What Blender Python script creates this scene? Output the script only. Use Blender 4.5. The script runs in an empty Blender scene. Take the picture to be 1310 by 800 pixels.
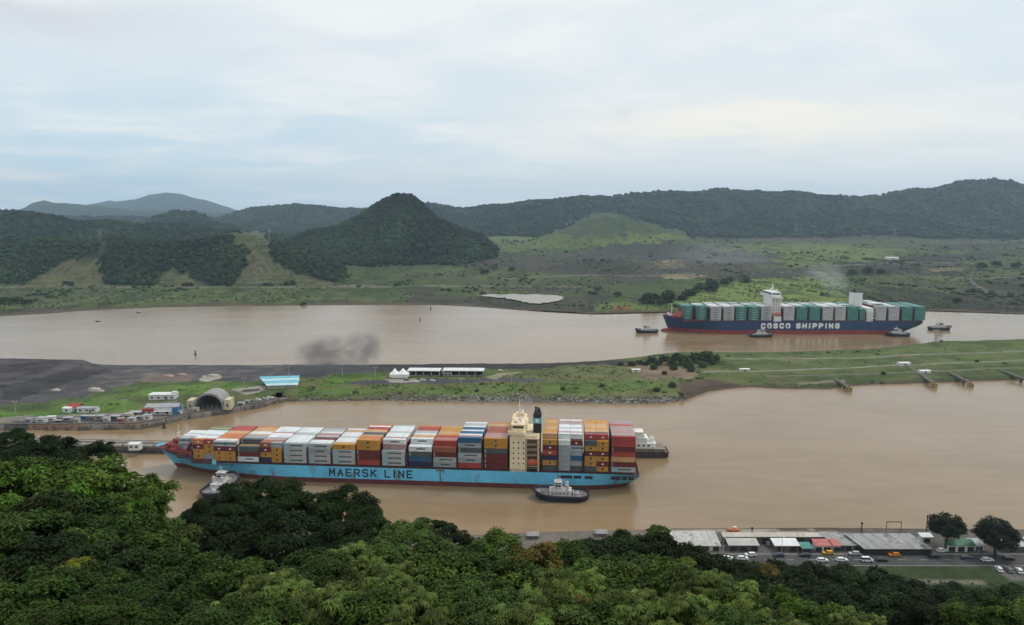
import bpy, math, random
import numpy as np
from mathutils import Vector, Matrix

# ------------------------------------------------------------------ camera, sky, sun, exposure
C = bpy.context.scene
COL = C.collection
R = math.radians
FPX, W0, H0, HOR = 940.0, 1310.0, 800.0, 270.0      # focal length and horizon measured in the photograph
CAMZ = 143.0
PITCH = math.atan((H0 / 2 - HOR) / FPX)
cam_d = bpy.data.cameras.new('camera')
cam_d.sensor_width = 36.0
cam_d.lens = 36.0 * FPX / W0
cam_d.clip_start = 0.5
cam_d.clip_end = 60000.0
cam = bpy.data.objects.new('camera', cam_d)
COL.objects.link(cam)
cam.location = (0, 0, CAMZ)
cam.rotation_euler = (R(90) - PITCH, 0, 0)
C.camera = cam

SUN_EL, SUN_AZ = 56.0, 62.0        # azimuth clockwise from the view direction (+Y)
SUN_STRENGTH = 1.5
SKY_STRENGTH = 0.10
HAZE_DENSITY = 0.000055
C.view_settings.view_transform = 'Standard'
C.view_settings.look = 'None'
C.view_settings.exposure = 0.12
C.view_settings.gamma = 1.0
C.view_settings.use_curve_mapping = False
C.render.engine = 'CYCLES'
C.cycles.use_denoising = True
try:
    C.cycles.denoiser = 'OPENIMAGEDENOISE'
except Exception:
    pass
C.cycles.max_bounces = 6
C.cycles.diffuse_bounces = 3
C.cycles.glossy_bounces = 3
C.cycles.transmission_bounces = 3
C.cycles.volume_bounces = 1
C.cycles.transparent_max_bounces = 8
C.cycles.caustics_reflective = False
C.cycles.caustics_refractive = False
C.cycles.volume_step_rate = 2.0
C.cycles.use_light_tree = False


class NT:
    """a small wrapper for writing node trees"""
    def __init__(self, tree):
        self.t = tree
        tree.nodes.clear()

    def n(self, typ, **kw):
        nd = self.t.nodes.new(typ)
        for k, v in kw.items():
            setattr(nd, k, v)
        return nd

    def l(self, a, b):
        self.t.links.new(a, b)

    def set(self, sock, v):
        if hasattr(v, 'is_linked'):
            self.l(v, sock)
        else:
            sock.default_value = v

    def math(self, op, a, b=0.0, c=0.0, clamp=False):
        nd = self.n('ShaderNodeMath', operation=op)
        nd.use_clamp = clamp
        self.set(nd.inputs[0], a); self.set(nd.inputs[1], b); self.set(nd.inputs[2], c)
        return nd.outputs[0]

    def ramp(self, v, a, b, c=0.0, d=1.0):
        nd = self.n('ShaderNodeMapRange', interpolation_type='SMOOTHSTEP')
        self.set(nd.inputs[0], v)
        for i, q in zip((1, 2, 3, 4), (a, b, c, d)):
            nd.inputs[i].default_value = q
        return nd.outputs[0]

    def mix(self, f, a, b, blend='MIX'):
        nd = self.n('ShaderNodeMix', data_type='RGBA', blend_type=blend)
        self.set(nd.inputs[0], f); self.set(nd.inputs[6], a); self.set(nd.inputs[7], b)
        return nd.outputs[2]

    def noise(self, vec, scale, detail=3.0, rough=0.55, dist=0.0):
        nd = self.n('ShaderNodeTexNoise')
        if vec is not None:
            self.l(vec, nd.inputs['Vector'])
        nd.inputs['Scale'].default_value = scale
        nd.inputs['Detail'].default_value = detail
        nd.inputs['Roughness'].default_value = rough
        nd.inputs['Distortion'].default_value = dist
        return nd.outputs[0]

    def vmul(self, vec, s):
        nd = self.n('ShaderNodeVectorMath', operation='MULTIPLY')
        self.l(vec, nd.inputs[0]); nd.inputs[1].default_value = s
        return nd.outputs[0]


world = bpy.data.worlds.new('World')
C.world = world
world.use_nodes = True
w = NT(world.node_tree)
out = w.n('ShaderNodeOutputWorld')
bg = w.n('ShaderNodeBackground')
sky = w.n('ShaderNodeTexSky', sky_type='NISHITA')
sky.sun_disc = False
sky.sun_elevation = R(SUN_EL)
sky.sun_rotation = R(SUN_AZ)
sky.air_density = 1.3
sky.dust_density = 2.0
tc = w.n('ShaderNodeTexCoord')
sep = w.n('ShaderNodeSeparateXYZ')
w.l(tc.outputs['Generated'], sep.inputs[0])
dx, dy, dz = sep.outputs
den = w.math('ADD', w.math('MAXIMUM', dz, 0.0), 0.11)
cmb = w.n('ShaderNodeCombineXYZ')
w.l(w.math('DIVIDE', dx, den), cmb.inputs[0])
w.l(w.math('DIVIDE', dy, den), cmb.inputs[1])
flat = cmb.outputs[0]                                  # the cloud deck, as a plane seen from below
n1 = w.noise(w.vmul(flat, (0.75, 1.0, 1.0)), 0.55, 5.0, 0.55, 0.5)
n2 = w.noise(w.vmul(flat, (0.8, 1.0, 1.0)), 1.5, 5.0, 0.55, 0.5)
nn = w.math('ADD', w.math('MULTIPLY', n1, 0.6), w.math('MULTIPLY', n2, 0.4))
cover = w.ramp(nn, 0.38, 0.58)
cloud = w.mix(w.ramp(nn, 0.42, 0.64), (7.8, 8.25, 8.5, 1), (8.75, 8.9, 8.8, 1))
gap = w.mix(0.8, sky.outputs[0], (6.5, 7.7, 8.4, 1))
skycol = w.mix(w.math('ADD', w.math('MULTIPLY', cover, 0.42), 0.56), gap, cloud)
# thinner cloud low on the left, where the sky turns pale blue
azl = w.ramp(dx, 0.25, -0.45)
lowb = w.math('MULTIPLY', w.math('MULTIPLY', w.ramp(dz, 0.24, 0.06), azl), w.ramp(n2, 0.80, 0.30))
skycol = w.mix(w.math('MULTIPLY', lowb, 0.85), skycol, (5.3, 7.1, 8.2, 1))
# heavier grey-lilac cloud overhead
skycol = w.mix(w.math('MULTIPLY', w.ramp(dz, 0.22, 0.45), 0.55), skycol, (7.6, 7.9, 8.2, 1))


def patch(px, py, wx, wz, amt, colr, wob):
    """a cloud of its own in a given direction of the sky"""
    global skycol
    d = ray(px, py)
    d = d / np.linalg.norm(d)
    ex = w.math('DIVIDE', w.math('SUBTRACT', dx, float(d[0])), wx)
    ez = w.math('DIVIDE', w.math('SUBTRACT', w.math('ADD', dz, w.math('MULTIPLY', w.math('SUBTRACT', n2, 0.5), wob)), float(d[2])), wz)
    rr = w.math('ADD', w.math('MULTIPLY', ex, ex), w.math('MULTIPLY', ez, ez))
    gl = w.math('MULTIPLY', w.math('POWER', 2.718, w.math('MULTIPLY', rr, -1.0)), w.ramp(dy, 0.0, 0.3))
    skycol = w.mix(w.math('MULTIPLY', gl, amt), skycol, colr)


# ---------- measuring helpers are needed by the sky's own clouds, so they stand here
CP, SP = math.cos(PITCH), math.sin(PITCH)


def ray(px, py):
    u, v = (px - W0 / 2) / FPX, (H0 / 2 - py) / FPX
    return np.array([u + 0 * v, CP + v * SP, -SP + v * CP])


patch(930, 160, 0.20, 0.032, 0.9, (9.7, 9.2, 8.1, 1), 0.10)      # brighter place where the sun stands behind the cloud
patch(1050, 165, 0.14, 0.020, 0.6, (9.8, 9.2, 8.0, 1), 0.08)
patch(60, 20, 0.10, 0.022, 0.85, (6.2, 6.5, 7.0, 1), 0.07)
patch(250, 60, 0.20, 0.03, 0.35, (7.3, 7.7, 8.2, 1), 0.08)      # grey cloud at the upper left
patch(797, 143, 0.014, 0.010, 0.45, (6.9, 7.2, 7.6, 1), 0.03)
patch(535, 222, 0.035, 0.010, 0.40, (7.2, 7.5, 7.8, 1), 0.03)
patch(275, 228, 0.03, 0.010, 0.5, (7.7, 7.9, 8.0, 1), 0.03)
patch(1000, 222, 0.40, 0.045, 0.6, (8.2, 8.55, 8.55, 1), 0.03)
patch(500, 235, 0.20, 0.03, 0.5, (7.9, 8.5, 8.6, 1), 0.04)       # pale glow over the middle hills
w.l(skycol, bg.inputs[0])
bg.inputs[1].default_value = SKY_STRENGTH
w.l(bg.outputs[0], out.inputs[0])

sun_d = bpy.data.lights.new('sun', 'SUN')
sun_d.energy = SUN_STRENGTH
sun_d.angle = R(11)
sun_d.color = (1.0, 0.96, 0.88)
sun = bpy.data.objects.new('sun', sun_d)
COL.objects.link(sun)
sdir = Vector((math.sin(R(SUN_AZ)) * math.cos(R(SUN_EL)), math.cos(R(SUN_AZ)) * math.cos(R(SUN_EL)), math.sin(R(SUN_EL))))
sun.rotation_euler = sdir.to_track_quat('Z', 'Y').to_euler()
sun.location = (0, 0, 900)

# ------------------------------------------------------------------ measuring helpers
def G(px, py, z=0.0):
    """ground point seen at photograph pixel px, py on the level z"""
    d = ray(px, py)
    t = (z - CAMZ) / d[2]
    return Vector((d[0] * t, d[1] * t, z))


def P(px, py, Y):
    """point seen at px, py at the distance Y"""
    d = ray(px, py)
    t = Y / d[1]
    return Vector((d[0] * t, Y, CAMZ + d[2] * t))


def proj(x, y, z):
    z = z - CAMZ
    f = y * CP - z * SP
    u = y * SP + z * CP
    return W0 / 2 + FPX * x / f, H0 / 2 - FPX * u / f


def interp(x, pts):
    a = np.array(pts, float)
    return np.interp(x, a[:, 0], a[:, 1])


rng = np.random.default_rng(7)
random.seed(11)


def hash2(ix, iy, seed):
    h = (ix.astype(np.int64) * 374761393 + iy.astype(np.int64) * 668265263 + seed * 974711) & 0x7fffffff
    h = ((h ^ (h >> 13)) * 1274126177) & 0x7fffffff
    h = h ^ (h >> 16)
    return (h & 0xffff) / 65535.0


def vnoise(x, y, seed=0):
    ix, iy = np.floor(x), np.floor(y)
    fx, fy = x - ix, y - iy
    fx, fy = fx * fx * (3 - 2 * fx), fy * fy * (3 - 2 * fy)
    a, b = hash2(ix, iy, seed), hash2(ix + 1, iy, seed)
    c, d = hash2(ix, iy + 1, seed), hash2(ix + 1, iy + 1, seed)
    return (a + (b - a) * fx) * (1 - fy) + (c + (d - c) * fx) * fy


def fbm(x, y, seed=0, octv=4):
    s, amp, tot = 0.0, 1.0, 0.0
    for k in range(octv):
        s = s + amp * vnoise(x * 2 ** k, y * 2 ** k, seed + k * 17)
        tot += amp
        amp *= 0.5
    return s / tot


def inside(px, py, poly):
    poly = np.array(poly, float)
    r = np.zeros(px.shape, bool)
    j = len(poly) - 1
    for i in range(len(poly)):
        xi, yi = poly[i]; xj, yj = poly[j]
        if yi != yj:
            r ^= ((yi > py) != (yj > py)) & (px < (xj - xi) * (py - yi) / (yj - yi) + xi)
        j = i
    return r


def smooth(a, b, x):
    t = np.clip((x - a) / (b - a), 0, 1)
    return t * t * (3 - 2 * t)


# ------------------------------------------------------------------ mesh helpers
def np_mesh(name, V, F, mats, midx=None, col=None, smooth_=False, parent=None, link=True, data_only=False):
    V = np.asarray(V, np.float32); F = np.asarray(F, np.int32)
    k = F.shape[1]
    me = bpy.data.meshes.new(name)
    me.vertices.add(len(V)); me.vertices.foreach_set('co', V.ravel())
    me.loops.add(F.size); me.loops.foreach_set('vertex_index', F.ravel())
    me.polygons.add(len(F))
    me.polygons.foreach_set('loop_start', np.arange(0, F.size, k, dtype=np.int32))
    me.polygons.foreach_set('loop_total', np.full(len(F), k, np.int32))
    if smooth_:
        me.polygons.foreach_set('use_smooth', np.ones(len(F), bool))
    if midx is not None:
        me.polygons.foreach_set('material_index', np.asarray(midx, np.int32))
    for m in (mats if isinstance(mats, (list, tuple)) else [mats]):
        me.materials.append(m)
    if col is not None:
        at = me.color_attributes.new('tint', 'FLOAT_COLOR', 'POINT')
        c4 = np.ones((len(V), 4), np.float32); c4[:, :3] = col
        at.data.foreach_set('color', c4.ravel())
    me.update(calc_edges=True)
    if data_only:
        return me
    o = bpy.data.objects.new(name, me)
    if link:
        COL.objects.link(o)
    if parent:
        o.parent = parent
    return o


class MB:
    """collects shapes, then links them as one mesh object"""
    def __init__(self):
        self.v, self.f, self.m, self.mi = [], [], [], 0

    def add(self, vs, fs):
        o = len(self.v)
        self.v += [tuple(p) for p in vs]
        self.f += [tuple(i + o for i in f) for f in fs]
        self.m += [self.mi] * len(fs)
        return self

    def box(self, x0, x1, y0, y1, z0, z1):
        return self.add([(x0, y0, z0), (x1, y0, z0), (x1, y1, z0), (x0, y1, z0), (x0, y0, z1), (x1, y0, z1), (x1, y1, z1), (x0, y1, z1)],
                        [(0, 3, 2, 1), (4, 5, 6, 7), (0, 1, 5, 4), (1, 2, 6, 5), (2, 3, 7, 6), (3, 0, 4, 7)])

    def cbox(self, c, s, rz=0.0, taper=1.0):
        hx, hy, hz = s[0] / 2, s[1] / 2, s[2] / 2
        vs = []
        for z, q in ((-hz, 1.0), (hz, taper)):
            for a, b in ((-1, -1), (1, -1), (1, 1), (-1, 1)):
                x, y = a * hx * q, b * hy * q
                vs.append((c[0] + x * math.cos(rz) - y * math.sin(rz), c[1] + x * math.sin(rz) + y * math.cos(rz), c[2] + z))
        return self.add(vs, [(0, 3, 2, 1), (4, 5, 6, 7), (0, 1, 5, 4), (1, 2, 6, 5), (2, 3, 7, 6), (3, 0, 4, 7)])

    def tube(self, pts, rad, n=8, caps=True):
        pts = [Vector(p) for p in pts]
        rad = rad if isinstance(rad, (list, tuple)) else [rad] * len(pts)
        vs, fs = [], []
        for i, p in enumerate(pts):
            d = (pts[min(i + 1, len(pts) - 1)] - pts[max(i - 1, 0)]).normalized()
            a = d.orthogonal().normalized() if abs(d.z) < 0.95 else Vector((1, 0, 0))
            a = (a - d * a.dot(d)).normalized()
            b = d.cross(a)
            for k in range(n):
                t = 2 * math.pi * k / n
                vs.append(p + (a * math.cos(t) + b * math.sin(t)) * rad[i])
        for i in range(len(pts) - 1):
            for k in range(n):
                fs.append((i * n + k, i * n + (k + 1) % n, (i + 1) * n + (k + 1) % n, (i + 1) * n + k))
        if caps:
            fs.append(tuple(range(n))[::-1]); fs.append(tuple((len(pts) - 1) * n + k for k in range(n)))
        return self.add(vs, fs)

    def prism(self, poly, z0, z1):
        n = len(poly)
        zz0 = z0 if isinstance(z0, (list, tuple)) else [z0] * n
        zz1 = z1 if isinstance(z1, (list, tuple)) else [z1] * n
        vs = [(p[0], p[1], a) for p, a in zip(poly, zz0)] + [(p[0], p[1], a) for p, a in zip(poly, zz1)]
        fs = [tuple(range(n))[::-1], tuple(range(n, 2 * n))] + [(i, (i + 1) % n, n + (i + 1) % n, n + i) for i in range(n)]
        return self.add(vs, fs)

    def side(self, prof, y0, y1):
        """a profile in x, z swept from y0 to y1"""
        n = len(prof)
        vs = [(p[0], y0, p[1]) for p in prof] + [(p[0], y1, p[1]) for p in prof]
        fs = [tuple(range(n)), tuple(range(n, 2 * n))[::-1]] + [(i, n + i, n + (i + 1) % n, (i + 1) % n) for i in range(n)]
        return self.add(vs, fs)

    def lump(self, c, r, seg=10, rings=6):
        vs, fs = [], []
        for i in range(rings + 1):
            th = math.pi * i / rings
            for k in range(seg):
                ph = 2 * math.pi * k / seg
                vs.append((c[0] + r[0] * math.sin(th) * math.cos(ph), c[1] + r[1] * math.sin(th) * math.sin(ph), c[2] + r[2] * math.cos(th)))
        for i in range(rings):
            for k in range(seg):
                fs.append((i * seg + k, (i + 1) * seg + k, (i + 1) * seg + (k + 1) % seg, i * seg + (k + 1) % seg))
        return self.add(vs, fs)

    def data(self, name, mats, smooth_=False):
        me = bpy.data.meshes.new(name)
        me.from_pydata(self.v, [], self.f)
        for m in (mats if isinstance(mats, (list, tuple)) else [mats]):
            me.materials.append(m)
        me.polygons.foreach_set('material_index', self.m)
        if smooth_:
            me.polygons.foreach_set('use_smooth', [True] * len(self.f))
        me.update()
        return me

    def build(self, name, mats, parent=None, smooth_=False):
        o = bpy.data.objects.new(name, self.data(name, mats, smooth_))
        COL.objects.link(o)
        if parent:
            o.parent = parent
        return o


LABELS = {}


def tag(o, label, cat, group=None):
    o['label'] = label
    o['category'] = cat
    if group:
        o['group'] = group
    return o


def thing(name, label, cat, loc=(0, 0, 0), rz=0.0, group=None):
    o = bpy.data.objects.new(name, None)
    o.empty_display_size = 1.0
    COL.objects.link(o)
    o.location = loc
    o.rotation_euler = (0, 0, rz)
    return tag(o, label, cat, group)


def kind(o, k):
    o['kind'] = k
    return o


def copy_tree(o, parent=None):
    c = o.copy()
    COL.objects.link(c)
    if parent:
        c.parent = parent
    for ch in list(o.children):
        copy_tree(ch, c)
    return c


# ------------------------------------------------------------------ materials
MATS = {}


def mat(name, col, rough=0.7, var=0.18, scale=0.6, metal=0.0, bump=0.0, bscale=6.0, stain=None, spec=0.4, stretch=(1, 1, 1)):
    """a paint-, stone- or plate-like surface: colour broken up by two noises, optional stains and bump"""
    if name in MATS:
        return MATS[name]
    m = bpy.data.materials.new(name)
    m.use_nodes = True
    t = NT(m.node_tree)
    o = t.n('ShaderNodeOutputMaterial'); b = t.n('ShaderNodeBsdfPrincipled')
    t.l(b.outputs[0], o.inputs[0])
    tcn = t.n('ShaderNodeTexCoord')
    v = t.vmul(tcn.outputs['Object'], stretch)
    a = t.noise(v, scale, 4.0, 0.6)
    a2 = t.noise(v, scale * 7.3, 3.0, 0.6)
    f = t.math('ADD', t.math('MULTIPLY', a, 0.65), t.math('MULTIPLY', a2, 0.35))
    lo = tuple(c * (1 - var * 1.6) for c in col) + (1,)
    hi = tuple(min(1, c * (1 + var * 1.4)) for c in col) + (1,)
    c = t.mix(t.ramp(f, 0.28, 0.72), lo, hi)
    if stain:
        sn = t.noise(t.vmul(tcn.outputs['Object'], stain[3] if len(stain) > 3 else (1, 1, 0.3)), stain[1], 5.0, 0.65)
        c = t.mix(t.ramp(sn, stain[2], stain[2] + 0.13), c, tuple(stain[0]) + (1,))
    t.l(c, b.inputs['Base Color'])
    b.inputs['Roughness'].default_value = rough
    b.inputs['Metallic'].default_value = metal
    b.inputs['Specular IOR Level'].default_value = spec
    if bump:
        bn = t.n('ShaderNodeBump'); bn.inputs['Strength'].default_value = bump
        t.l(t.noise(v, bscale, 3.0), bn.inputs['Height'])
        t.l(bn.outputs[0], b.inputs['Normal'])
    MATS[name] = m
    return m


def tint_mat(name, var=0.35, scale=0.05, scale2=0.6, rough=0.95, transl=0.0, objvar=0.0, bump=0.0):
    """surface whose own colour comes from the mesh's 'tint' attribute, broken up by noise"""
    m = bpy.data.materials.new(name)
    m.use_nodes = True
    t = NT(m.node_tree)
    o = t.n('ShaderNodeOutputMaterial'); b = t.n('ShaderNodeBsdfPrincipled')
    at = t.n('ShaderNodeAttribute', attribute_name='tint')
    c = at.outputs[0]
    if var:
        g = t.n('ShaderNodeNewGeometry')
        a = t.noise(g.outputs[0], scale, 5.0, 0.62)
        a2 = t.noise(g.outputs[0], scale2, 4.0, 0.62)
        f = t.math('ADD', t.math('MULTIPLY', a, 0.5), t.math('MULTIPLY', a2, 0.5))
        k = t.ramp(f, 0.3, 0.7, 1 - var, 1 + var)
        c = t.mix(1.0, c, k, 'MULTIPLY')
        if bump:
            bn = t.n('ShaderNodeBump'); bn.inputs['Strength'].default_value = bump; bn.inputs['Distance'].default_value = 1.0
            t.l(a2, bn.inputs['Height'])
            t.l(bn.outputs[0], b.inputs['Normal'])
    if objvar:
        oi = t.n('ShaderNodeObjectInfo')
        k = t.ramp(oi.outputs['Random'], 0.0, 1.0, 1 - objvar, 1 + objvar)
        c = t.mix(1.0, c, k, 'MULTIPLY')
    t.l(c, b.inputs['Base Color'])
    b.inputs['Roughness'].default_value = rough
    b.inputs['Specular IOR Level'].default_value = 0.12
    if transl:
        tr = t.n('ShaderNodeBsdfTranslucent'); t.l(c, tr.inputs[0])
        ms = t.n('ShaderNodeMixShader'); ms.inputs[0].default_value = transl
        t.l(b.outputs[0], ms.inputs[1]); t.l(tr.outputs[0], ms.inputs[2])
        t.l(ms.outputs[0], o.inputs[0])
    else:
        t.l(b.outputs[0], o.inputs[0])
    MATS[name] = m
    return m
# ------------------------------------------------------------------ the setting: water
def water_mat():
    m = bpy.data.materials.new('muddy_water')
    m.use_nodes = True
    t = NT(m.node_tree)
    o = t.n('ShaderNodeOutputMaterial'); b = t.n('ShaderNodeBsdfPrincipled')
    g = t.n('ShaderNodeNewGeometry')
    big = t.noise(t.vmul(g.outputs[0], (0.6, 1.6, 1)), 0.006, 4.0, 0.55, 0.8)
    mid = t.noise(t.vmul(g.outputs[0], (0.5, 1.6, 1)), 0.03, 4.0, 0.55, 1.2)
    f = t.math('ADD', t.math('MULTIPLY', big, 0.6), t.math('MULTIPLY', mid, 0.4))
    c = t.mix(t.ramp(f, 0.3, 0.7), (0.205, 0.136, 0.068, 1), (0.285, 0.200, 0.116, 1))
    t.l(c, b.inputs['Base Color'])
    t.l(t.ramp(mid, 0.35, 0.65, 0.05, 0.16), b.inputs['Roughness'])
    b.inputs['IOR'].default_value = 1.33
    b.inputs['Specular IOR Level'].default_value = 0.5
    w1 = t.noise(t.vmul(g.outputs[0], (1, 1.4, 1)), 0.33, 4.0, 0.6)
    w2 = t.noise(t.vmul(g.outputs[0], (1, 1.3, 1)), 1.6, 3.0, 0.6)
    bn = t.n('ShaderNodeBump'); bn.inputs['Strength'].default_value = 0.23; bn.inputs['Distance'].default_value = 0.5
    t.l(t.math('ADD', w1, t.math('MULTIPLY', w2, 0.3)), bn.inputs['Height'])
    t.l(bn.outputs[0], b.inputs['Normal'])
    t.l(b.outputs[0], o.inputs[0])
    return m


kind(np_mesh('water', [(-3200, 100, 0), (3200, 100, 0), (3200, 1500, 0), (-3200, 1500, 0)], [(0, 1, 2, 3)], water_mat()), 'structure')

# ------------------------------------------------------------------ the setting: far land, from the far shore to the mountains
SHORE = [(-900, 412), (-300, 408), (0, 403), (60, 400), (100, 396.5), (200, 392), (300, 390.5), (400, 389.5), (480, 389), (560, 389), (620, 392), (700, 398),
         (760, 401), (850, 399), (1000, 397), (1187, 397), (1250, 399), (1310, 401), (1700, 404), (2300, 408)]
LAYERS = [   # distance, depth before, depth behind, profile in photo pixels, canopy height
    (13000, 2200, 1500, [(-700, 276), (60, 276), (100, 268), (118, 263.5), (133, 262), (151, 256), (161, 257.6), (181, 255), (201, 249.6), (222, 247.3), (245, 249.6), (269, 255), (289, 262), (309, 269), (340, 277), (2000, 280)], 0),
    (9000, 1500, 1200, [(-700, 276), (20, 274), (44, 265), (54, 259.6), (69, 256), (84, 259.6), (104, 260), (122, 263.5), (150, 266), (180, 270), (215, 268), (250, 270), (320, 276), (2000, 282)], 0),
    (5500, 900, 900, [(-900, 274), (240, 277), (290, 277), (325, 267), (355, 264), (385, 260), (420, 266), (470, 267), (520, 268), (560, 268), (620, 272), (700, 276), (2200, 285)], 9),
    (4800, 1100, 900, [(-900, 290), (440, 285), (520, 268), (547, 262), (590, 265.6), (642, 263), (663, 259), (698, 256), (733, 251.6), (758, 252), (779, 251.6), (804, 247), (835, 246), (892, 245), (917, 242), (966, 246), (1011, 246), (1047, 250),
                       (1089, 251), (1117, 250), (1141, 244.6), (1166, 242), (1201, 239), (1222, 233), (1254, 230.5), (1275, 231), (1292, 236), (1310, 238), (1350, 243), (1500, 240), (1700, 252), (2300, 262)], 7),
    (3900, 500, 400, [(-900, 306), (150, 305), (180, 292), (205, 277), (230, 271), (255, 272), (275, 280), (310, 290), (360, 305), (880, 306), (940, 294), (1000, 284), (1060, 279), (1120, 281), (1170, 290), (1230, 300), (1300, 306), (2300, 306)], 9),
    (2900, 500, 500, [(-900, 318), (640, 318), (690, 306), (715, 295), (740, 284), (775, 275), (800, 279), (835, 290), (870, 300), (920, 318), (2300, 320)], 0),
    (2600, 450, 400, [(-900, 276), (-250, 276), (0, 270), (30, 269), (75, 274), (110, 283), (150, 281), (180, 285), (230, 286), (290, 292), (340, 299), (420, 303), (520, 324), (2300, 326)], 8),
    (2300, 420, 400, [(-900, 332), (330, 330), (375, 305), (400, 296), (421, 292), (439, 287), (456, 278), (475, 266), (489, 255.5), (500, 250.5), (511, 247.5), (522, 249.5), (534, 254.5), (544, 263), (558, 277), (575, 286), (597, 294), (618, 301), (632, 315), (648, 332), (2300, 334)], 7),
    (1620, 230, 330, [(-900, 310), (-250, 308), (0, 308), (60, 303), (120, 306), (150, 301), (200, 304), (250, 307), (290, 300), (310, 296), (332, 297), (352, 305), (380, 312), (415, 324), (445, 345), (470, 358), (520, 366), (2300, 368)], 8),
]
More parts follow.
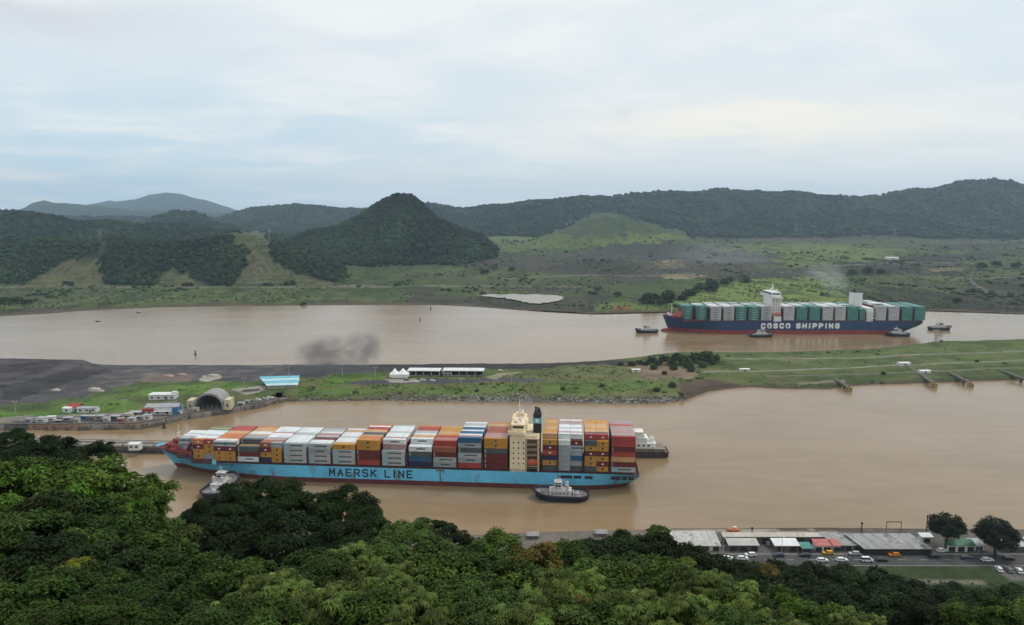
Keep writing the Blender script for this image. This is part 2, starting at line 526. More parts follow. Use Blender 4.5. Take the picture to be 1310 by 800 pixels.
# ground colours (their own colours, not light and shade): polygons in photograph pixels
cGR, cGB, cGD = (0.072, 0.096, 0.038), (0.125, 0.175, 0.048), (0.036, 0.054, 0.024)
cSO, cSP, cSB, cSD = (0.085, 0.075, 0.073), (0.080, 0.068, 0.066), (0.095, 0.078, 0.062), (0.052, 0.045, 0.040)
cTR, cTAN, cORA = (0.22, 0.20, 0.165), (0.30, 0.24, 0.17), (0.25, 0.12, 0.06)
cTER = (0.070, 0.082, 0.040)
FARPOLY = [
    (cGR, [(-900, 250), (2400, 250), (2400, 420), (-900, 420)], 0),
    ((0.060, 0.084, 0.042), [(690, 306), (740, 280), (775, 272), (810, 278), (880, 300), (880, 312), (690, 312)], 3),
    (cGR, [(440, 318), (640, 318), (720, 300), (760, 312), (740, 345), (640, 368), (420, 370)], 4),
    (cGB, [(620, 302), (690, 296), (760, 306), (860, 300), (880, 306), (800, 314), (700, 318), (640, 322)], 3),
    (cSP, [(560, 326), (640, 330), (700, 336), (640, 345), (560, 342), (500, 338)], 4),
    (cSO, [(640, 338), (700, 328), (780, 316), (870, 310), (900, 322), (900, 350), (820, 362), (760, 372), (690, 372), (640, 356)], 5),
    ((0.075, 0.067, 0.075), [(770, 312), (880, 308), (920, 318), (860, 338), (790, 350), (730, 352), (760, 330)], 4),
    (cGR, [(640, 352), (720, 350), (780, 356), (740, 366), (640, 366)], 3),
    (cSB, [(880, 296), (1000, 292), (1160, 287), (1310, 287), (1700, 288), (1700, 312), (1310, 314), (1150, 306), (1000, 310), (900, 306)], 3),
    ((0.090, 0.085, 0.060), [(1150, 290), (1330, 287), (1700, 288), (1700, 298), (1310, 300), (1180, 302)], 3),
    ((0.150, 0.190, 0.058), [(930, 312), (1000, 309), (1090, 314), (1170, 322), (1120, 336), (1040, 340), (960, 338), (900, 330)], 4),
    (cGR, [(1170, 312), (1310, 305), (1700, 305), (1700, 322), (1310, 322), (1200, 320)], 3),
    (cSO, [(860, 322), (960, 318), (1010, 330), (960, 346), (880, 350), (850, 345)], 5),
    (cSD, [(1050, 338), (1180, 326), (1310, 322), (1700, 322), (1700, 345), (1310, 350), (1180, 352), (1080, 350)], 4),
    (cSP, [(900, 348), (1010, 344), (1090, 352), (1000, 356), (900, 358)], 3),
    ((0.105, 0.080, 0.078), [(1000, 291), (1160, 288), (1310, 289), (1310, 293), (1150, 294), (1000, 297)], 2),
    ((0.062, 0.054, 0.056), [(900, 301), (1080, 300), (1310, 302), (1310, 306), (1100, 304), (900, 305)], 2),
    (cGR, [(880, 309), (1000, 308), (1200, 309), (1200, 312), (1000, 312), (880, 313)], 2),
    (cSD, [(1070, 344), (1130, 342), (1135, 352), (1075, 352)], 2),
    (cSP, [(1130, 336), (1250, 332), (1250, 338), (1140, 342)], 2),
    (cSD, [(690, 338), (790, 333), (835, 344), (760, 351)], 4),
    (cSD, [(1180, 314), (1310, 312), (1310, 318), (1190, 320)], 3),
    (cTR, [(640, 356), (760, 351), (870, 353), (870, 354.2), (760, 352.4), (640, 357.4)], 0.5),
    (cTR, [(1000, 342), (1180, 335), (1310, 337), (1310, 338), (1180, 336.2), (1000, 343)], 0.5),
    (cTAN, [(1180, 344), (1235, 342), (1240, 346), (1190, 347)], 2),
    (cTAN, [(850, 350), (890, 348), (905, 354), (870, 358), (850, 357)], 2),
    (cTAN, [(835, 337), (870, 334), (876, 338), (845, 341)], 2),
    ((0.170, 0.220, 0.062), [(840, 392), (890, 372), (960, 352), (1060, 352), (1150, 362), (1200, 372), (1200, 388), (1000, 394), (860, 398)], 4),
    (cGR, [(1080, 356), (1150, 360), (1220, 372), (1200, 392), (1100, 392)], 5),
    (cSD, [(1130, 368), (1240, 358), (1310, 352), (1700, 352), (1700, 408), (1310, 403), (1240, 400), (1150, 392), (1120, 380)], 6),
    (cGR, [(1160, 358), (1230, 356), (1250, 372), (1200, 376)], 4),
    (cGR, [(1240, 330), (1310, 326), (1700, 326), (1700, 350), (1310, 352), (1250, 352)], 4),
    (cSO, [(480, 374), (600, 370), (760, 372), (810, 388), (800, 402), (700, 403), (600, 396), (540, 393), (470, 384)], 4),
    (cGR, [(560, 372), (620, 371), (760, 376), (760, 380), (640, 378), (560, 378)], 2),
    (cGB, [(760, 388), (800, 385), (850, 388), (860, 400), (765, 402)], 2),
    (cORA, [(780, 390), (800, 389), (806, 398), (778, 398)], 2),
    (cGR, [(-900, 366), (0, 366), (440, 366), (520, 372), (520, 392), (300, 392), (0, 404), (-900, 412)], 2),
    ((0.105, 0.128, 0.052), [(-900, 396), (0, 386), (120, 380), (300, 376), (480, 376), (500, 386), (300, 386), (100, 392), (0, 398), (-900, 408)], 4),
    (cSB, [(-900, 404), (0, 397), (60, 394), (110, 394), (60, 402), (0, 405), (-900, 412)], 2),
    (cTER, [(22, 366), (40, 352), (75, 336), (105, 328), (126, 331), (131, 366)], 2),
    (cTER, [(192, 366), (208, 350), (222, 338), (236, 346), (258, 366)], 2),
    (cTER, [(288, 366), (306, 346), (318, 322), (328, 298), (342, 298), (346, 322), (366, 348), (410, 356), (440, 364)], 2),
    ((0.075, 0.085, 0.035), [(290, 303), (300, 296), (332, 296), (330, 306), (316, 322)], 2),
    ((0.20, 0.19, 0.15), [(-900, 366.3), (500, 366.3), (500, 368.2), (-900, 368.2)], 0.4),
    (cTR, [(430, 364.8), (760, 366.2), (760, 367.8), (430, 366.4)], 0.6),
    (cTR, [(1235, 356), (1240, 356), (1268, 376), (1262, 377)], 0.5),
    (cTR, [(1180, 354), (1400, 356), (1400, 357.2), (1180, 355.6)], 0.4),
]
TERR = [p for c, p, j in FARPOLY if c == cTER]
OPEN = [p for c, p, j in FARPOLY if c in (cTER,)] + [FARPOLY[1][1], [(290, 303), (300, 296), (332, 296), (330, 306), (316, 322)], [(126, 302), (133, 302), (133, 330), (126, 330)], [(238, 310), (260, 308), (262, 313), (240, 314)]]

cols = np.concatenate([np.linspace(-620, -60, 130, endpoint=False), np.linspace(-60, 1380, 760, endpoint=False), np.linspace(1380, 1960, 131)])
NR = 430
ug = np.linspace(0, 1, NR)
kx = (cols - W0 / 2) / FPX / CP                       # x per metre of distance on the horizon line (close enough for columns)
ysh = np.array([G(c, interp(c, SHORE), 0.0).y for c in cols])
ys = ysh[:, None] * 0 + (ysh[:, None] - 14) * ((15500 / (ysh[:, None] - 14)) ** ug[None, :])
xs = kx[:, None] * ys
shore_n = (fbm(xs / 22, ys / 22, 5, 4) - 0.5) * 26 + (fbm(xs / 90, ys / 90, 6, 3) - 0.5) * 30
dist = ys - ysh[:, None] + shore_n
z = np.clip(dist * 0.22, -3, 0) + smooth(0, 26, dist) * 3.2
z = z + smooth(60, 900, dist) * 4 + 0.0042 * np.clip(ys - 1400, 0, 5000)
z = z + (fbm(xs / 140, ys / 140, 9, 5) - 0.5) * 9 * smooth(200, 900, dist) * smooth(9000, 4000, ys)
z = z + (fbm(xs / 30, ys / 60, 12, 4) - 0.5) * 1.6 * smooth(10, 60, dist)
forest_h = np.zeros_like(z) - 99
canopy = np.zeros_like(z)
hillmask = np.zeros_like(z)
pxs = np.repeat(cols[:, None], NR, 1)
rel = fbm(xs / 420, ys / 420, 31, 5) - 0.5
rel2 = fbm(xs / 130, ys / 130, 33, 4) - 0.5
for (D, wf, wb, prof, can) in LAYERS:
    kk = interp(cols, prof) + (fbm(cols / 26, cols * 0 + D / 100.0, 37, 4) - 0.5) * (4.0 if D > 3000 else 1.0) * (interp(cols, prof) < 300)
    H = np.array([P(c, y, D).z for c, y in zip(cols, kk)]) - can
    Dn = D + rel * wf * 0.25
    t = np.where(ys < Dn, (Dn - ys) / wf, (ys - Dn) / wb)
    g = np.exp(-t * t * 1.6)
    amp = np.clip(H, 0, None)[:, None]
    spur = (np.abs(fbm(xs / 260 + D, ys / 700, 35, 4) - 0.5) * 2 - 0.28)
    hz = H[:, None] * g + (rel2 * 0.22 + rel * 0.16 - spur * 0.85) * amp * np.clip(t, 0, 1) * 1.4 * g * (0.25 if can == 0 else 1)
    hz = np.where(H[:, None] > 0, hz, -99)
    better = hz > z
    hillmask = np.where(better, (hz > z + 4) * 1.0 * (can > 0), hillmask)
    z = np.where(better, np.maximum(hz, z), z)
ppx, ppy = proj(xs, ys, z)
# benches cut into the three cleared slopes
z_pre = z.copy()
bench = np.zeros(z.shape, bool)
for p in TERR:
    bench |= inside(ppx, ppy, p)
step = 5.2
zq = np.floor(z / step) * step + step * smooth(0.62, 1.0, (z / step) % 1.0)
z = np.where(bench & (z > 5), zq, z)
jx = ((fbm(xs / 60, ys / 110, 41, 5) - 0.5) * 9 + (fbm(xs / 14, ys / 40, 44, 3) - 0.5) * 7) * 1.7
jy = ((fbm(xs / 60, ys / 110, 43, 5) - 0.5) + (fbm(xs / 14, ys / 40, 46, 3) - 0.5) * 0.6) * 1.7
colf = np.zeros(z.shape + (3,))
for c, p, j in FARPOLY:
    k = inside(ppx + jx * j, ppy + jy * j * 2.4, p)
    colf[k] = c
# patchy plant cover and bare soil over the open land
pn = fbm(xs / 45, ys / 90, 51, 5)
pn2 = fbm(xs / 160, ys / 260, 53, 5)
openl = (ys < 4300)
pn3 = fbm(xs / 22, ys / 55, 57, 4)
colf = np.where((colf[..., 1] < colf[..., 0] * 1.1)[..., None] & (ys < 4300)[..., None], colf * 0.84, colf)
soil = (colf[..., 1] < colf[..., 0] * 1.1)[..., None]
k1 = np.where(soil, 0.55, 1.0) * smooth(0.52, 0.62, pn * 0.4 + pn2 * 0.25 + pn3 * 0.35)[..., None] * openl[..., None]
colf = colf * (1 - k1 * 0.70) + np.array(cGD) * k1 * 0.70
k2 = smooth(0.47, 0.36, pn * 0.35 + pn2 * 0.35 + pn3 * 0.3)[..., None] * openl[..., None]
colf = colf * (1 - k2 * 0.66) + np.array((0.088, 0.076, 0.062)) * k2 * 0.66
k3 = np.where(soil, 0.25, 1.0) * smooth(0.60, 0.68, fbm(xs / 30, ys / 80, 59, 4))[..., None] * openl[..., None]
colf = colf * (1 - k3 * 0.5) + np.array((0.13, 0.15, 0.055)) * k3 * 0.5
lines = (np.abs(((z_pre / step + (fbm(xs / 40, ys / 40, 67, 3) - 0.5) * 0.5) % 1.0) - 0.55) < 0.22) & (fbm(xs / 25, ys / 25, 65, 3) > 0.36)
colf = np.where((bench & lines)[..., None], np.array((0.150, 0.128, 0.082)), colf)
shore_soil = (dist < 9)[..., None]  # bare soil colour along the water's edge
colf = np.where(shore_soil, np.array((0.105, 0.085, 0.062)), colf)
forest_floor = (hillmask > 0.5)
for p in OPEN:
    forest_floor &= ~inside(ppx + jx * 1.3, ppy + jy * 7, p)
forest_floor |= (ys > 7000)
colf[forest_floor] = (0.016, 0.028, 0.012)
colf = colf * np.array((0.72, 0.75, 0.66))


def grid_faces(a, b):
    i, j = np.meshgrid(np.arange(a - 1), np.arange(b - 1), indexing='ij')
    q = (i * b + j).ravel()
    return np.stack([q, q + b, q + b + 1, q + 1], 1)


LAND = tint_mat('open_land', 0.30, 0.018, 0.16, 0.97, bump=0.6)
kind(np_mesh('far_land', np.stack([xs, ys, z], -1).reshape(-1, 3), grid_faces(len(cols), NR), LAND, col=colf.reshape(-1, 3), smooth_=True), 'structure')

# the pond behind the far shore
pp = []
_po = [(612, 377.6), (650, 376.9), (688, 377.0), (716, 378.8), (723, 381.2), (716, 384.6), (703, 387.6), (686, 388.9), (670, 387.2), (660, 384.2), (645, 381.8), (622, 379.8)]
for k_ in range(len(_po)):
    a_, b_ = _po[k_], _po[(k_ + 1) % len(_po)]
    for f_ in (0, .2, .4, .6, .8):
        q_ = k_ * 5 + f_ * 5
        w_ = 0 if f_ == 0 else 1
        pp.append(G(a_[0] + (b_[0] - a_[0]) * f_ + math.sin(q_ * 2.3) * 3.0, a_[1] + (b_[1] - a_[1]) * f_ + math.sin(q_ * 1.7 + 1) * 0.45, 4.9))
pm = MB(); pm.add([(p.x, p.y, p.z + 0.5) for p in pp], [tuple(range(len(pp)))])
kind(pm.build('pond_water', mat('pond', (0.22, 0.175, 0.125), 0.24, 0.12, 0.05, spec=0.45)), 'structure')

# ------------------------------------------------------------------ far woods: masses nobody could count
def ico(sub):
    t = (1 + 5 ** 0.5) / 2
    V = [(-1, t, 0), (1, t, 0), (-1, -t, 0), (1, -t, 0), (0, -1, t), (0, 1, t), (0, -1, -t), (0, 1, -t), (t, 0, -1), (t, 0, 1), (-t, 0, -1), (-t, 0, 1)]
    F = [(0, 11, 5), (0, 5, 1), (0, 1, 7), (0, 7, 10), (0, 10, 11), (1, 5, 9), (5, 11, 4), (11, 10, 2), (10, 7, 6), (7, 1, 8),
         (3, 9, 4), (3, 4, 2), (3, 2, 6), (3, 6, 8), (3, 8, 9), (4, 9, 5), (2, 4, 11), (6, 2, 10), (8, 6, 7), (9, 8, 1)]
    V = [np.array(v) / np.linalg.norm(v) for v in V]
    for _ in range(sub):
        mid, F2 = {}, []
        def m_(a, b):
            k = (min(a, b), max(a, b))
            if k not in mid:
                q = V[a] + V[b]; V.append(q / np.linalg.norm(q)); mid[k] = len(V) - 1
            return mid[k]
        for a, b, c in F:
            x, y, q = m_(a, b), m_(b, c), m_(c, a)
            F2 += [(a, x, q), (b, y, x), (c, q, y), (x, y, q)]
        F = F2
    return np.array(V), np.array(F)


ICO0, ICO1 = ico(0), ico(1)
FOREST = tint_mat('woods', 0.35, 0.02, 0.35, 0.95)


def height_at(px_, y_):
    """far land height from the grid: column by pixel, row by log distance"""
    ci = np.clip(np.interp(px_, cols, np.arange(len(cols))), 0, len(cols) - 1).astype(int)
    y0 = ysh[ci] - 14
    rj = np.clip(np.log(y_ / y0) / np.log(15500 / y0) * (NR - 1), 0, NR - 1)
    j0 = np.clip(rj.astype(int), 0, NR - 2); fr = rj - j0
    return z[ci, j0] * (1 - fr) + z[ci, j0 + 1] * fr, ci, j0


def woods(name, ymin, ymax, n, r0, r1, base, pxr=(-500, 1850), icos=ICO0):
    px_ = rng.uniform(pxr[0], pxr[1], n)
    y_ = np.exp(rng.uniform(np.log(ymin), np.log(ymax), n))
    zz, ci, j0 = height_at(px_, y_)
    keep = forest_floor[ci, j0]
    px_, y_, zz = px_[keep], y_[keep], zz[keep]
    x_ = (px_ - W0 / 2) / FPX / CP * y_
    m_ = len(x_)
    r = rng.uniform(r0, r1, m_) * (0.8 + 0.5 * vnoise(x_ / 60, y_ / 60, 3))
    V0, F0 = icos
    nV = len(V0)
    ns = 1 + rng.uniform(-0.42, 0.36, (m_, nV))
    V = V0[None] * ns[..., None] * r[:, None, None] * np.array([1, 1, 0.85])
    V[..., 0] += x_[:, None]; V[..., 1] += y_[:, None]
    V[..., 2] += (zz + r * rng.uniform(0.2, 0.75, m_))[:, None]
    F = (F0[None] + (np.arange(m_) * nV)[:, None, None]).reshape(-1, 3)
    hue = np.array(base) * (0.55 + 0.8 * rng.random((m_, 1)) ** 1.5 + 2.4 * (fbm(x_ / 110, y_ / 170, 61, 4)[:, None] - 0.5))
    hue = np.clip(hue, np.array(base) * 0.3, None)
    r = r * np.where(rng.random(m_) < 0.08, 1.7, 1.0)
    hue = hue * (1 + rng.uniform(-0.10, 0.14, (m_, 3)))
    colv = np.repeat(hue, nV, 0)
    return kind(np_mesh(name, V.reshape(-1, 3), F, FOREST, col=np.clip(colv, 0.004, 1), smooth_=False), 'stuff')


woods('forest_far', 3300, 6600, 60000, 6, 13, (0.020, 0.035, 0.018), icos=ICO0)
woods('forest_hills', 1900, 3300, 62000, 4.0, 8, (0.017, 0.033, 0.013))
woods('forest_slope', 1330, 1900, 38000, 2.6, 5.4, (0.018, 0.034, 0.013))

# ------------------------------------------------------------------ scrub on the open land: thickets too many to count
def scrub(name, n, pxr, yr, base, r0, r1, thr, seed):
    px_ = rng.uniform(pxr[0], pxr[1], n)
    py_ = rng.uniform(yr[0], yr[1], n)
    pts = [G(a, b, 5.0) for a, b in zip(px_, py_)]
    x_ = np.array([p.x for p in pts]); y_ = np.array([p.y for p in pts])
    zz, ci, j0 = height_at(px_, y_)
    msk = (fbm(x_ / 70, y_ / 130, seed, 4) > thr) & (zz > 2.2) & ~bench[ci, j0] & (zz < 60)
    x_, y_, zz = x_[msk], y_[msk], zz[msk]
    m_ = len(x_)
    r = rng.uniform(r0, r1, m_) * (y_ / 1500) ** 0.5
    V0, F0 = ICO0
    nV = len(V0)
    V = V0[None] * (1 + rng.uniform(-0.3, 0.3, (m_, nV)))[..., None] * r[:, None, None] * np.array([1.2, 1.2, 0.7])
    V += np.stack([x_, y_, zz + r * 0.3], -1)[:, None]
    F = (F0[None] + (np.arange(m_) * nV)[:, None, None]).reshape(-1, 3)
    hue = np.array(base) * rng.uniform(0.6, 1.5, (m_, 1)) * (1 + rng.uniform(-0.15, 0.15, (m_, 3)))
    return kind(np_mesh(name, V.reshape(-1, 3), F, FOREST, col=np.repeat(hue, nV, 0)), 'stuff')


scrub('scrub', 16000, (-200, 1500), (300, 401), (0.058, 0.084, 0.032), 1.0, 2.7, 0.50, 71)
scrub('thicket', 7000, (-200, 1500), (300, 396), (0.026, 0.044, 0.016), 2.2, 5.2, 0.60, 75)
scrub('pale_scrub', 9000, (-200, 1500), (300, 399), (0.105, 0.125, 0.045), 0.8, 2.2, 0.50, 79)

# ------------------------------------------------------------------ the setting: the strip of land between the two channels
NEAR_E = [(-700, 556), (-300, 552), (0, 549), (100, 549), (180, 547.5), (205, 543), (230, 537), (280, 529.5), (330, 521), (362, 513.5), (400, 512.5), (480, 511.5), (600, 512.5), (700, 513.5), (800, 515.5),
          (850, 515), (878, 511), (890, 506), (905, 500.5), (930, 497), (960, 494.5), (1000, 497), (1060, 497), (1080, 494), (1120, 491.5), (1200, 489), (1310, 485), (1500, 478), (2000, 465)]
FAR_E = [(-700, 466), (0, 467), (80, 468.5), (115, 469), (300, 469.5), (480, 469), (700, 467.5), (760, 465), (790, 462), (860, 456), (900, 454.5), (935, 454), (1000, 453), (1100, 450), (1160, 446), (1200, 441.5), (1310, 438.5), (1500, 432), (2000, 420)]
iu = np.concatenate([np.linspace(-420, -20, 90, endpoint=False), np.linspace(-20, 1330, 820, endpoint=False), np.linspace(1330, 1800, 90)])
NV_ = 120
vv = np.linspace(0, 1, NV_)
ZI = 4.0
gn = np.array([G(a, interp(a, NEAR_E), 0.5)[:2] for a in iu]); gf = np.array([G(a, interp(a, FAR_E), 0.5)[:2] for a in iu])
# run past both edges, so that the banks go under water
dv = gf - gn
ln = np.linalg.norm(dv, axis=1)[:, None]
gn2 = gn - dv / ln * 6; gf2 = gf + dv / ln * 6
ix = gn2[:, None, 0] * (1 - vv) + gf2[:, None, 0] * vv
iy = gn2[:, None, 1] * (1 - vv) + gf2[:, None, 1] * vv
L_ = np.linalg.norm(gf2 - gn2, axis=1)[:, None]
d0 = vv[None] * L_ + (fbm(ix / 8, iy / 8, 81, 4) - 0.5) * 4.0
d1 = (1 - vv[None]) * L_ + (fbm(ix / 14, iy / 14, 83, 4) - 0.5) * 5
quay = (iu < 362)[:, None] * np.ones((1, NV_), bool)
prof0 = np.where(quay, np.clip((d0 - 4.0) * 6.0, -2.5, 3.4), np.clip((d0 - 5.5) * 0.55, -2.5, ZI))
prof1 = np.clip((d1 - 5.5) * 0.5, -2.5, ZI)
iz = np.minimum(prof0, prof1)
ipx, ipy = proj(ix, iy, np.full_like(ix, ZI))
inl = smooth(0, 10, d0 - 12) * smooth(0, 10, d1 - 10)
iz = iz + (fbm(ix / 18, iy / 18, 85, 4) - 0.5) * 1.1 * inl
iz = iz + (fbm(ix / 50, iy / 50, 86, 3) - 0.5) * 1.6 * inl * (ipx > 380)
# the dark stone mound at the left, and the higher bank at the right
mound = smooth(-14, 10, np.minimum(interp(ipx.ravel(), [(-400, 0), (60, 60), (118, -6), (400, -60)]).reshape(ipx.shape), interp(ipx.ravel(), [(-400, 520), (0, 505), (60, 488), (115, 470)]).reshape(ipx.shape) - ipy)) 
iz = iz + 4.5 * mound * smooth(0, 6, d1 - 6) * (ipx < 130)
iz = iz + (fbm(ix / 9, iy / 6, 115, 4) - 0.5) * 2.4 * mound * inl
hump = smooth(1100, 1200, ipx) * smooth(0, 25, d1 - 6) * smooth(90, 30, d1)
iz = iz + 4.0 * hump
low = smooth(0, 16, 16 - np.abs(d0 - 16)) * (ipx > 880)
iz = iz - 1.2 * low * smooth(890, 930, ipx)
hill2 = np.exp(-((ipx - 880) / 42.0) ** 2) * np.exp(-((ipy - 460) / 10.0) ** 2)
iz = iz + 3.0 * hill2
gGR, gGB, gOL = (0.072, 0.100, 0.032), (0.090, 0.160, 0.030), (0.105, 0.115, 0.045)
gAS, gAD, gCO, gDI = (0.072, 0.068, 0.072), (0.042, 0.039, 0.041), (0.30, 0.28, 0.24), (0.17, 0.125, 0.085)
ISL = [
    (gGR, [(-900, 400), (2200, 400), (2200, 600), (-900, 600)], 0),
    (gAS, [(-900, 455), (480, 460), (480, 476), (400, 484), (300, 487), (200, 484), (110, 506), (40, 516), (0, 520), (-900, 530)], 4),
    ((0.058, 0.052, 0.056), [(-900, 460), (90, 462), (60, 480), (0, 498), (-900, 510)], 3),
    (gAD, [(120, 466), (150, 474), (80, 492), (20, 512), (0, 512), (0, 500), (60, 486)], 3),
    (gAD, [(-900, 480), (30, 472), (80, 474), (20, 482), (-900, 492)], 3),
    ((0.085, 0.080, 0.080), [(150, 472), (380, 472), (380, 478), (250, 484), (160, 490), (110, 500), (90, 498)], 4),
    ((0.135, 0.108, 0.092), [(190, 478), (240, 476), (250, 486), (200, 490), (170, 488)], 5),
    (gCO, [(255, 481), (282, 478), (284, 484), (262, 487)], 3),
    (gCO, [(112, 497), (135, 497), (138, 500), (115, 500)], 2),
    (gGB, [(0, 524), (60, 520), (140, 504), (196, 495), (300, 487), (316, 492), (300, 505), (190, 512), (200, 526), (130, 532), (0, 538)], 4),
    (gGR, [(0, 516), (60, 514), (130, 506), (60, 523), (0, 527)], 4),
    (gGR, [(140, 506), (260, 501), (320, 497), (340, 500), (370, 497), (370, 510), (310, 518), (220, 521), (160, 514)], 4),
    ((0.17, 0.15, 0.13), [(-900, 530), (0, 534), (100, 528), (170, 528), (190, 516), (225, 512), (240, 524), (300, 521), (340, 508), (368, 506), (372, 516), (230, 540), (180, 550), (0, 552), (-900, 560)], 3),
    ((0.055, 0.055, 0.058), [(20, 538), (120, 531), (155, 531), (150, 539), (40, 544), (0, 545)], 2),
    ((0.20, 0.12, 0.075), [(0, 545), (60, 541), (120, 543), (170, 541), (180, 548), (0, 550)], 2),
    (gDI, [(155, 532), (182, 528), (186, 542), (158, 543)], 2),
    (gCO, [(296, 498), (330, 492), (345, 494), (336, 500), (316, 504)], 2),
    (gOL, [(370, 484), (500, 482), (640, 482), (780, 478), (860, 484), (880, 500), (860, 512), (370, 512)], 3),
    (gGB, [(420, 478), (490, 476), (494, 486), (430, 492), (400, 496)], 3),
    ((0.085, 0.135, 0.03), [(380, 496), (500, 492), (620, 494), (740, 490), (850, 488), (860, 500), (740, 503), (500, 503), (380, 506)], 3),
    ((0.044, 0.038, 0.038), [(430, 466), (700, 464), (790, 461), (840, 464), (800, 469), (700, 472.5), (620, 472.5), (430, 474)], 1.2),
    (gAS, [(450, 487), (560, 484), (640, 485), (700, 486), (700, 489), (560, 491), (440, 492)], 2),
    (gCO, [(490, 485), (530, 484), (540, 488), (500, 489)], 2),
    ((0.21, 0.20, 0.13), [(622, 484), (640, 478), (665, 475), (668, 477), (646, 482), (636, 487)], 1),
    (gAD, [(380, 507), (850, 509), (900, 500), (905, 520), (380, 520)], 3.0),
    (gOL, [(690, 470), (800, 466), (880, 470), (900, 482), (860, 488), (700, 482)], 4),
    (gDI, [(800, 470), (850, 467), (900, 478), (880, 486), (820, 482)], 4),
    ((0.085, 0.062, 0.046), [(868, 492), (900, 486), (960, 488), (1000, 492), (970, 500), (905, 504), (872, 512)], 3),
    (cORA, [(945, 491), (968, 490), (974, 496), (946, 497)], 2),
    ((0.085, 0.112, 0.036), [(890, 470), (1000, 466), (1310, 452), (2200, 430), (2200, 480), (1310, 478), (1100, 488), (960, 490), (900, 486)], 2),
    ((0.062, 0.085, 0.030), [(960, 480), (1310, 466), (2200, 440), (2200, 480), (1310, 484), (1060, 496), (960, 494)], 3),
    ((0.098, 0.125, 0.042), [(920, 457), (1100, 452), (1310, 440), (2200, 424), (2200, 436), (1310, 452), (1100, 460), (940, 466)], 2),
    (gAD, [(960, 494), (1060, 491), (1100, 488), (1310, 481), (1310, 490), (1060, 500), (960, 499)], 2),
    ((0.17, 0.165, 0.125), [(925, 459.5), (1100, 457), (1180, 454), (1310, 449), (1310, 450.4), (1180, 455.4), (1100, 458.6), (925, 461)], 0.5),
    ((0.20, 0.195, 0.15), [(900, 475), (985, 474), (1160, 466.5), (1310, 461), (1310, 462.2), (1160, 468), (985, 475.6), (900, 477)], 0.5),
    ((0.14, 0.14, 0.095), [(985, 481), (1100, 478), (1310, 470), (1310, 471.2), (1100, 479.4), (985, 482.4)], 0.8),
    ((0.15, 0.145, 0.10), [(1020, 488), (1080, 485), (1083, 487), (1022, 490)], 1),
]
jx = (fbm(ix / 12, iy / 12, 91, 5) - 0.5) * 6
jy = (fbm(ix / 12, iy / 12, 93, 5) - 0.5) * 3.2
ci_ = np.zeros(ix.shape + (3,))
for c, p, j in ISL:
    ci_[inside(ipx + jx * j, ipy + jy * j * 0.6, p)] = c
pn = fbm(ix / 15, iy / 15, 95, 5)
green = (ci_[..., 1] > ci_[..., 0] * 1.12)[..., None]
q = smooth(0.52, 0.66, pn)[..., None]
ci_ = np.where(green, ci_ * (1 - q * 0.45) + np.array((0.035, 0.055, 0.018)) * q * 0.45, ci_)
q = smooth(0.45, 0.34, pn)[..., None]
ci_ = np.where(green, ci_ * (1 - q * 0.5) + np.array((0.13, 0.115, 0.055)) * q * 0.5, ci_ * (1 + (pn[..., None] - 0.5) * 0.7))
yard = (~green) & (ci_.max(-1) < 0.1)[..., None] & (ipx < 480)[..., None]
st_n = fbm(ix / 40 + iy / 60, (iy - ix * 0.25) / 7, 111, 5)[..., None]
ci_ = np.where(yard, ci_ * (0.55 + 0.9 * st_n), ci_)
st_p = smooth(0.60, 0.70, fbm(ix / 16, iy / 7, 113, 5))[..., None]
ci_ = np.where(yard & (ipx > 90)[..., None], ci_ * (1 - st_p * 0.5) + np.array((0.15, 0.135, 0.12)) * st_p * 0.5, ci_)
wet = (iz < 1.2)[..., None]
ci_ = np.where(wet, np.array((0.085, 0.065, 0.048)), ci_)
q = quay & (iz < 3.0) & (d0 < 10)
ci_[q] = (0.075, 0.058, 0.045)
ISLAND_MAT = tint_mat('canal_bank', 0.30, 0.05, 0.6, 0.96, bump=0.5)
kind(np_mesh('bank_ground', np.stack([ix, iy, iz], -1).reshape(-1, 3), grid_faces(len(iu), NV_), ISLAND_MAT, col=ci_.reshape(-1, 3), smooth_=True), 'structure')


def island_z(x, y):
    k = np.argmin((ix - x) ** 2 + (iy - y) ** 2)
    return float(iz.ravel()[k])


def I(px, py):
    """a point on the strip between the channels"""
    p = G(px, py, ZI)
    p.z = island_z(p.x, p.y)
    p2 = G(px, py, p.z)
    return p2


# stones along the banks
STONE = mat('bank_stone', (0.20, 0.19, 0.175), 0.9, 0.45, 0.25)
def stones(name, spans, n, s0, s1):
    V0, F0 = ICO0
    k = rng.integers(0, len(spans), n)
    sp = np.array(spans, float)
    px_ = rng.uniform(sp[k, 0], sp[k, 1])
    V, F = [], []
    for i in range(n):
        u = np.interp(px_[i], iu, np.arange(len(iu)))
        a = int(u)
        dd = 5.0 + 6.5 * rng.random() ** 1.6 * (0.5 + fbm(np.array([px_[i] / 9]), np.array([0.5]), 77, 3)[0] * 1.2)
        b = gn2[a] + dv[a] / ln[a] * dd
        b = b + rng.uniform(-0.6, 0.6, 2)
        s = rng.uniform(s0, s1)
        zc = np.clip((dd - 5.5) * 0.55, -0.3, 4.0)
        V.append(V0 * (1 + rng.uniform(-0.35, 0.35, (12, 1))) * s * np.array([1.2, 1, 0.75]) + np.array([b[0], b[1], zc]))
        F.append(F0 + 12 * i)
    return kind(np_mesh(name, np.concatenate(V), np.concatenate(F), STONE), 'stuff')
stones('riprap_stones', [(380, 880), (500, 870), (600, 860)], 1500, 0.3, 1.15)

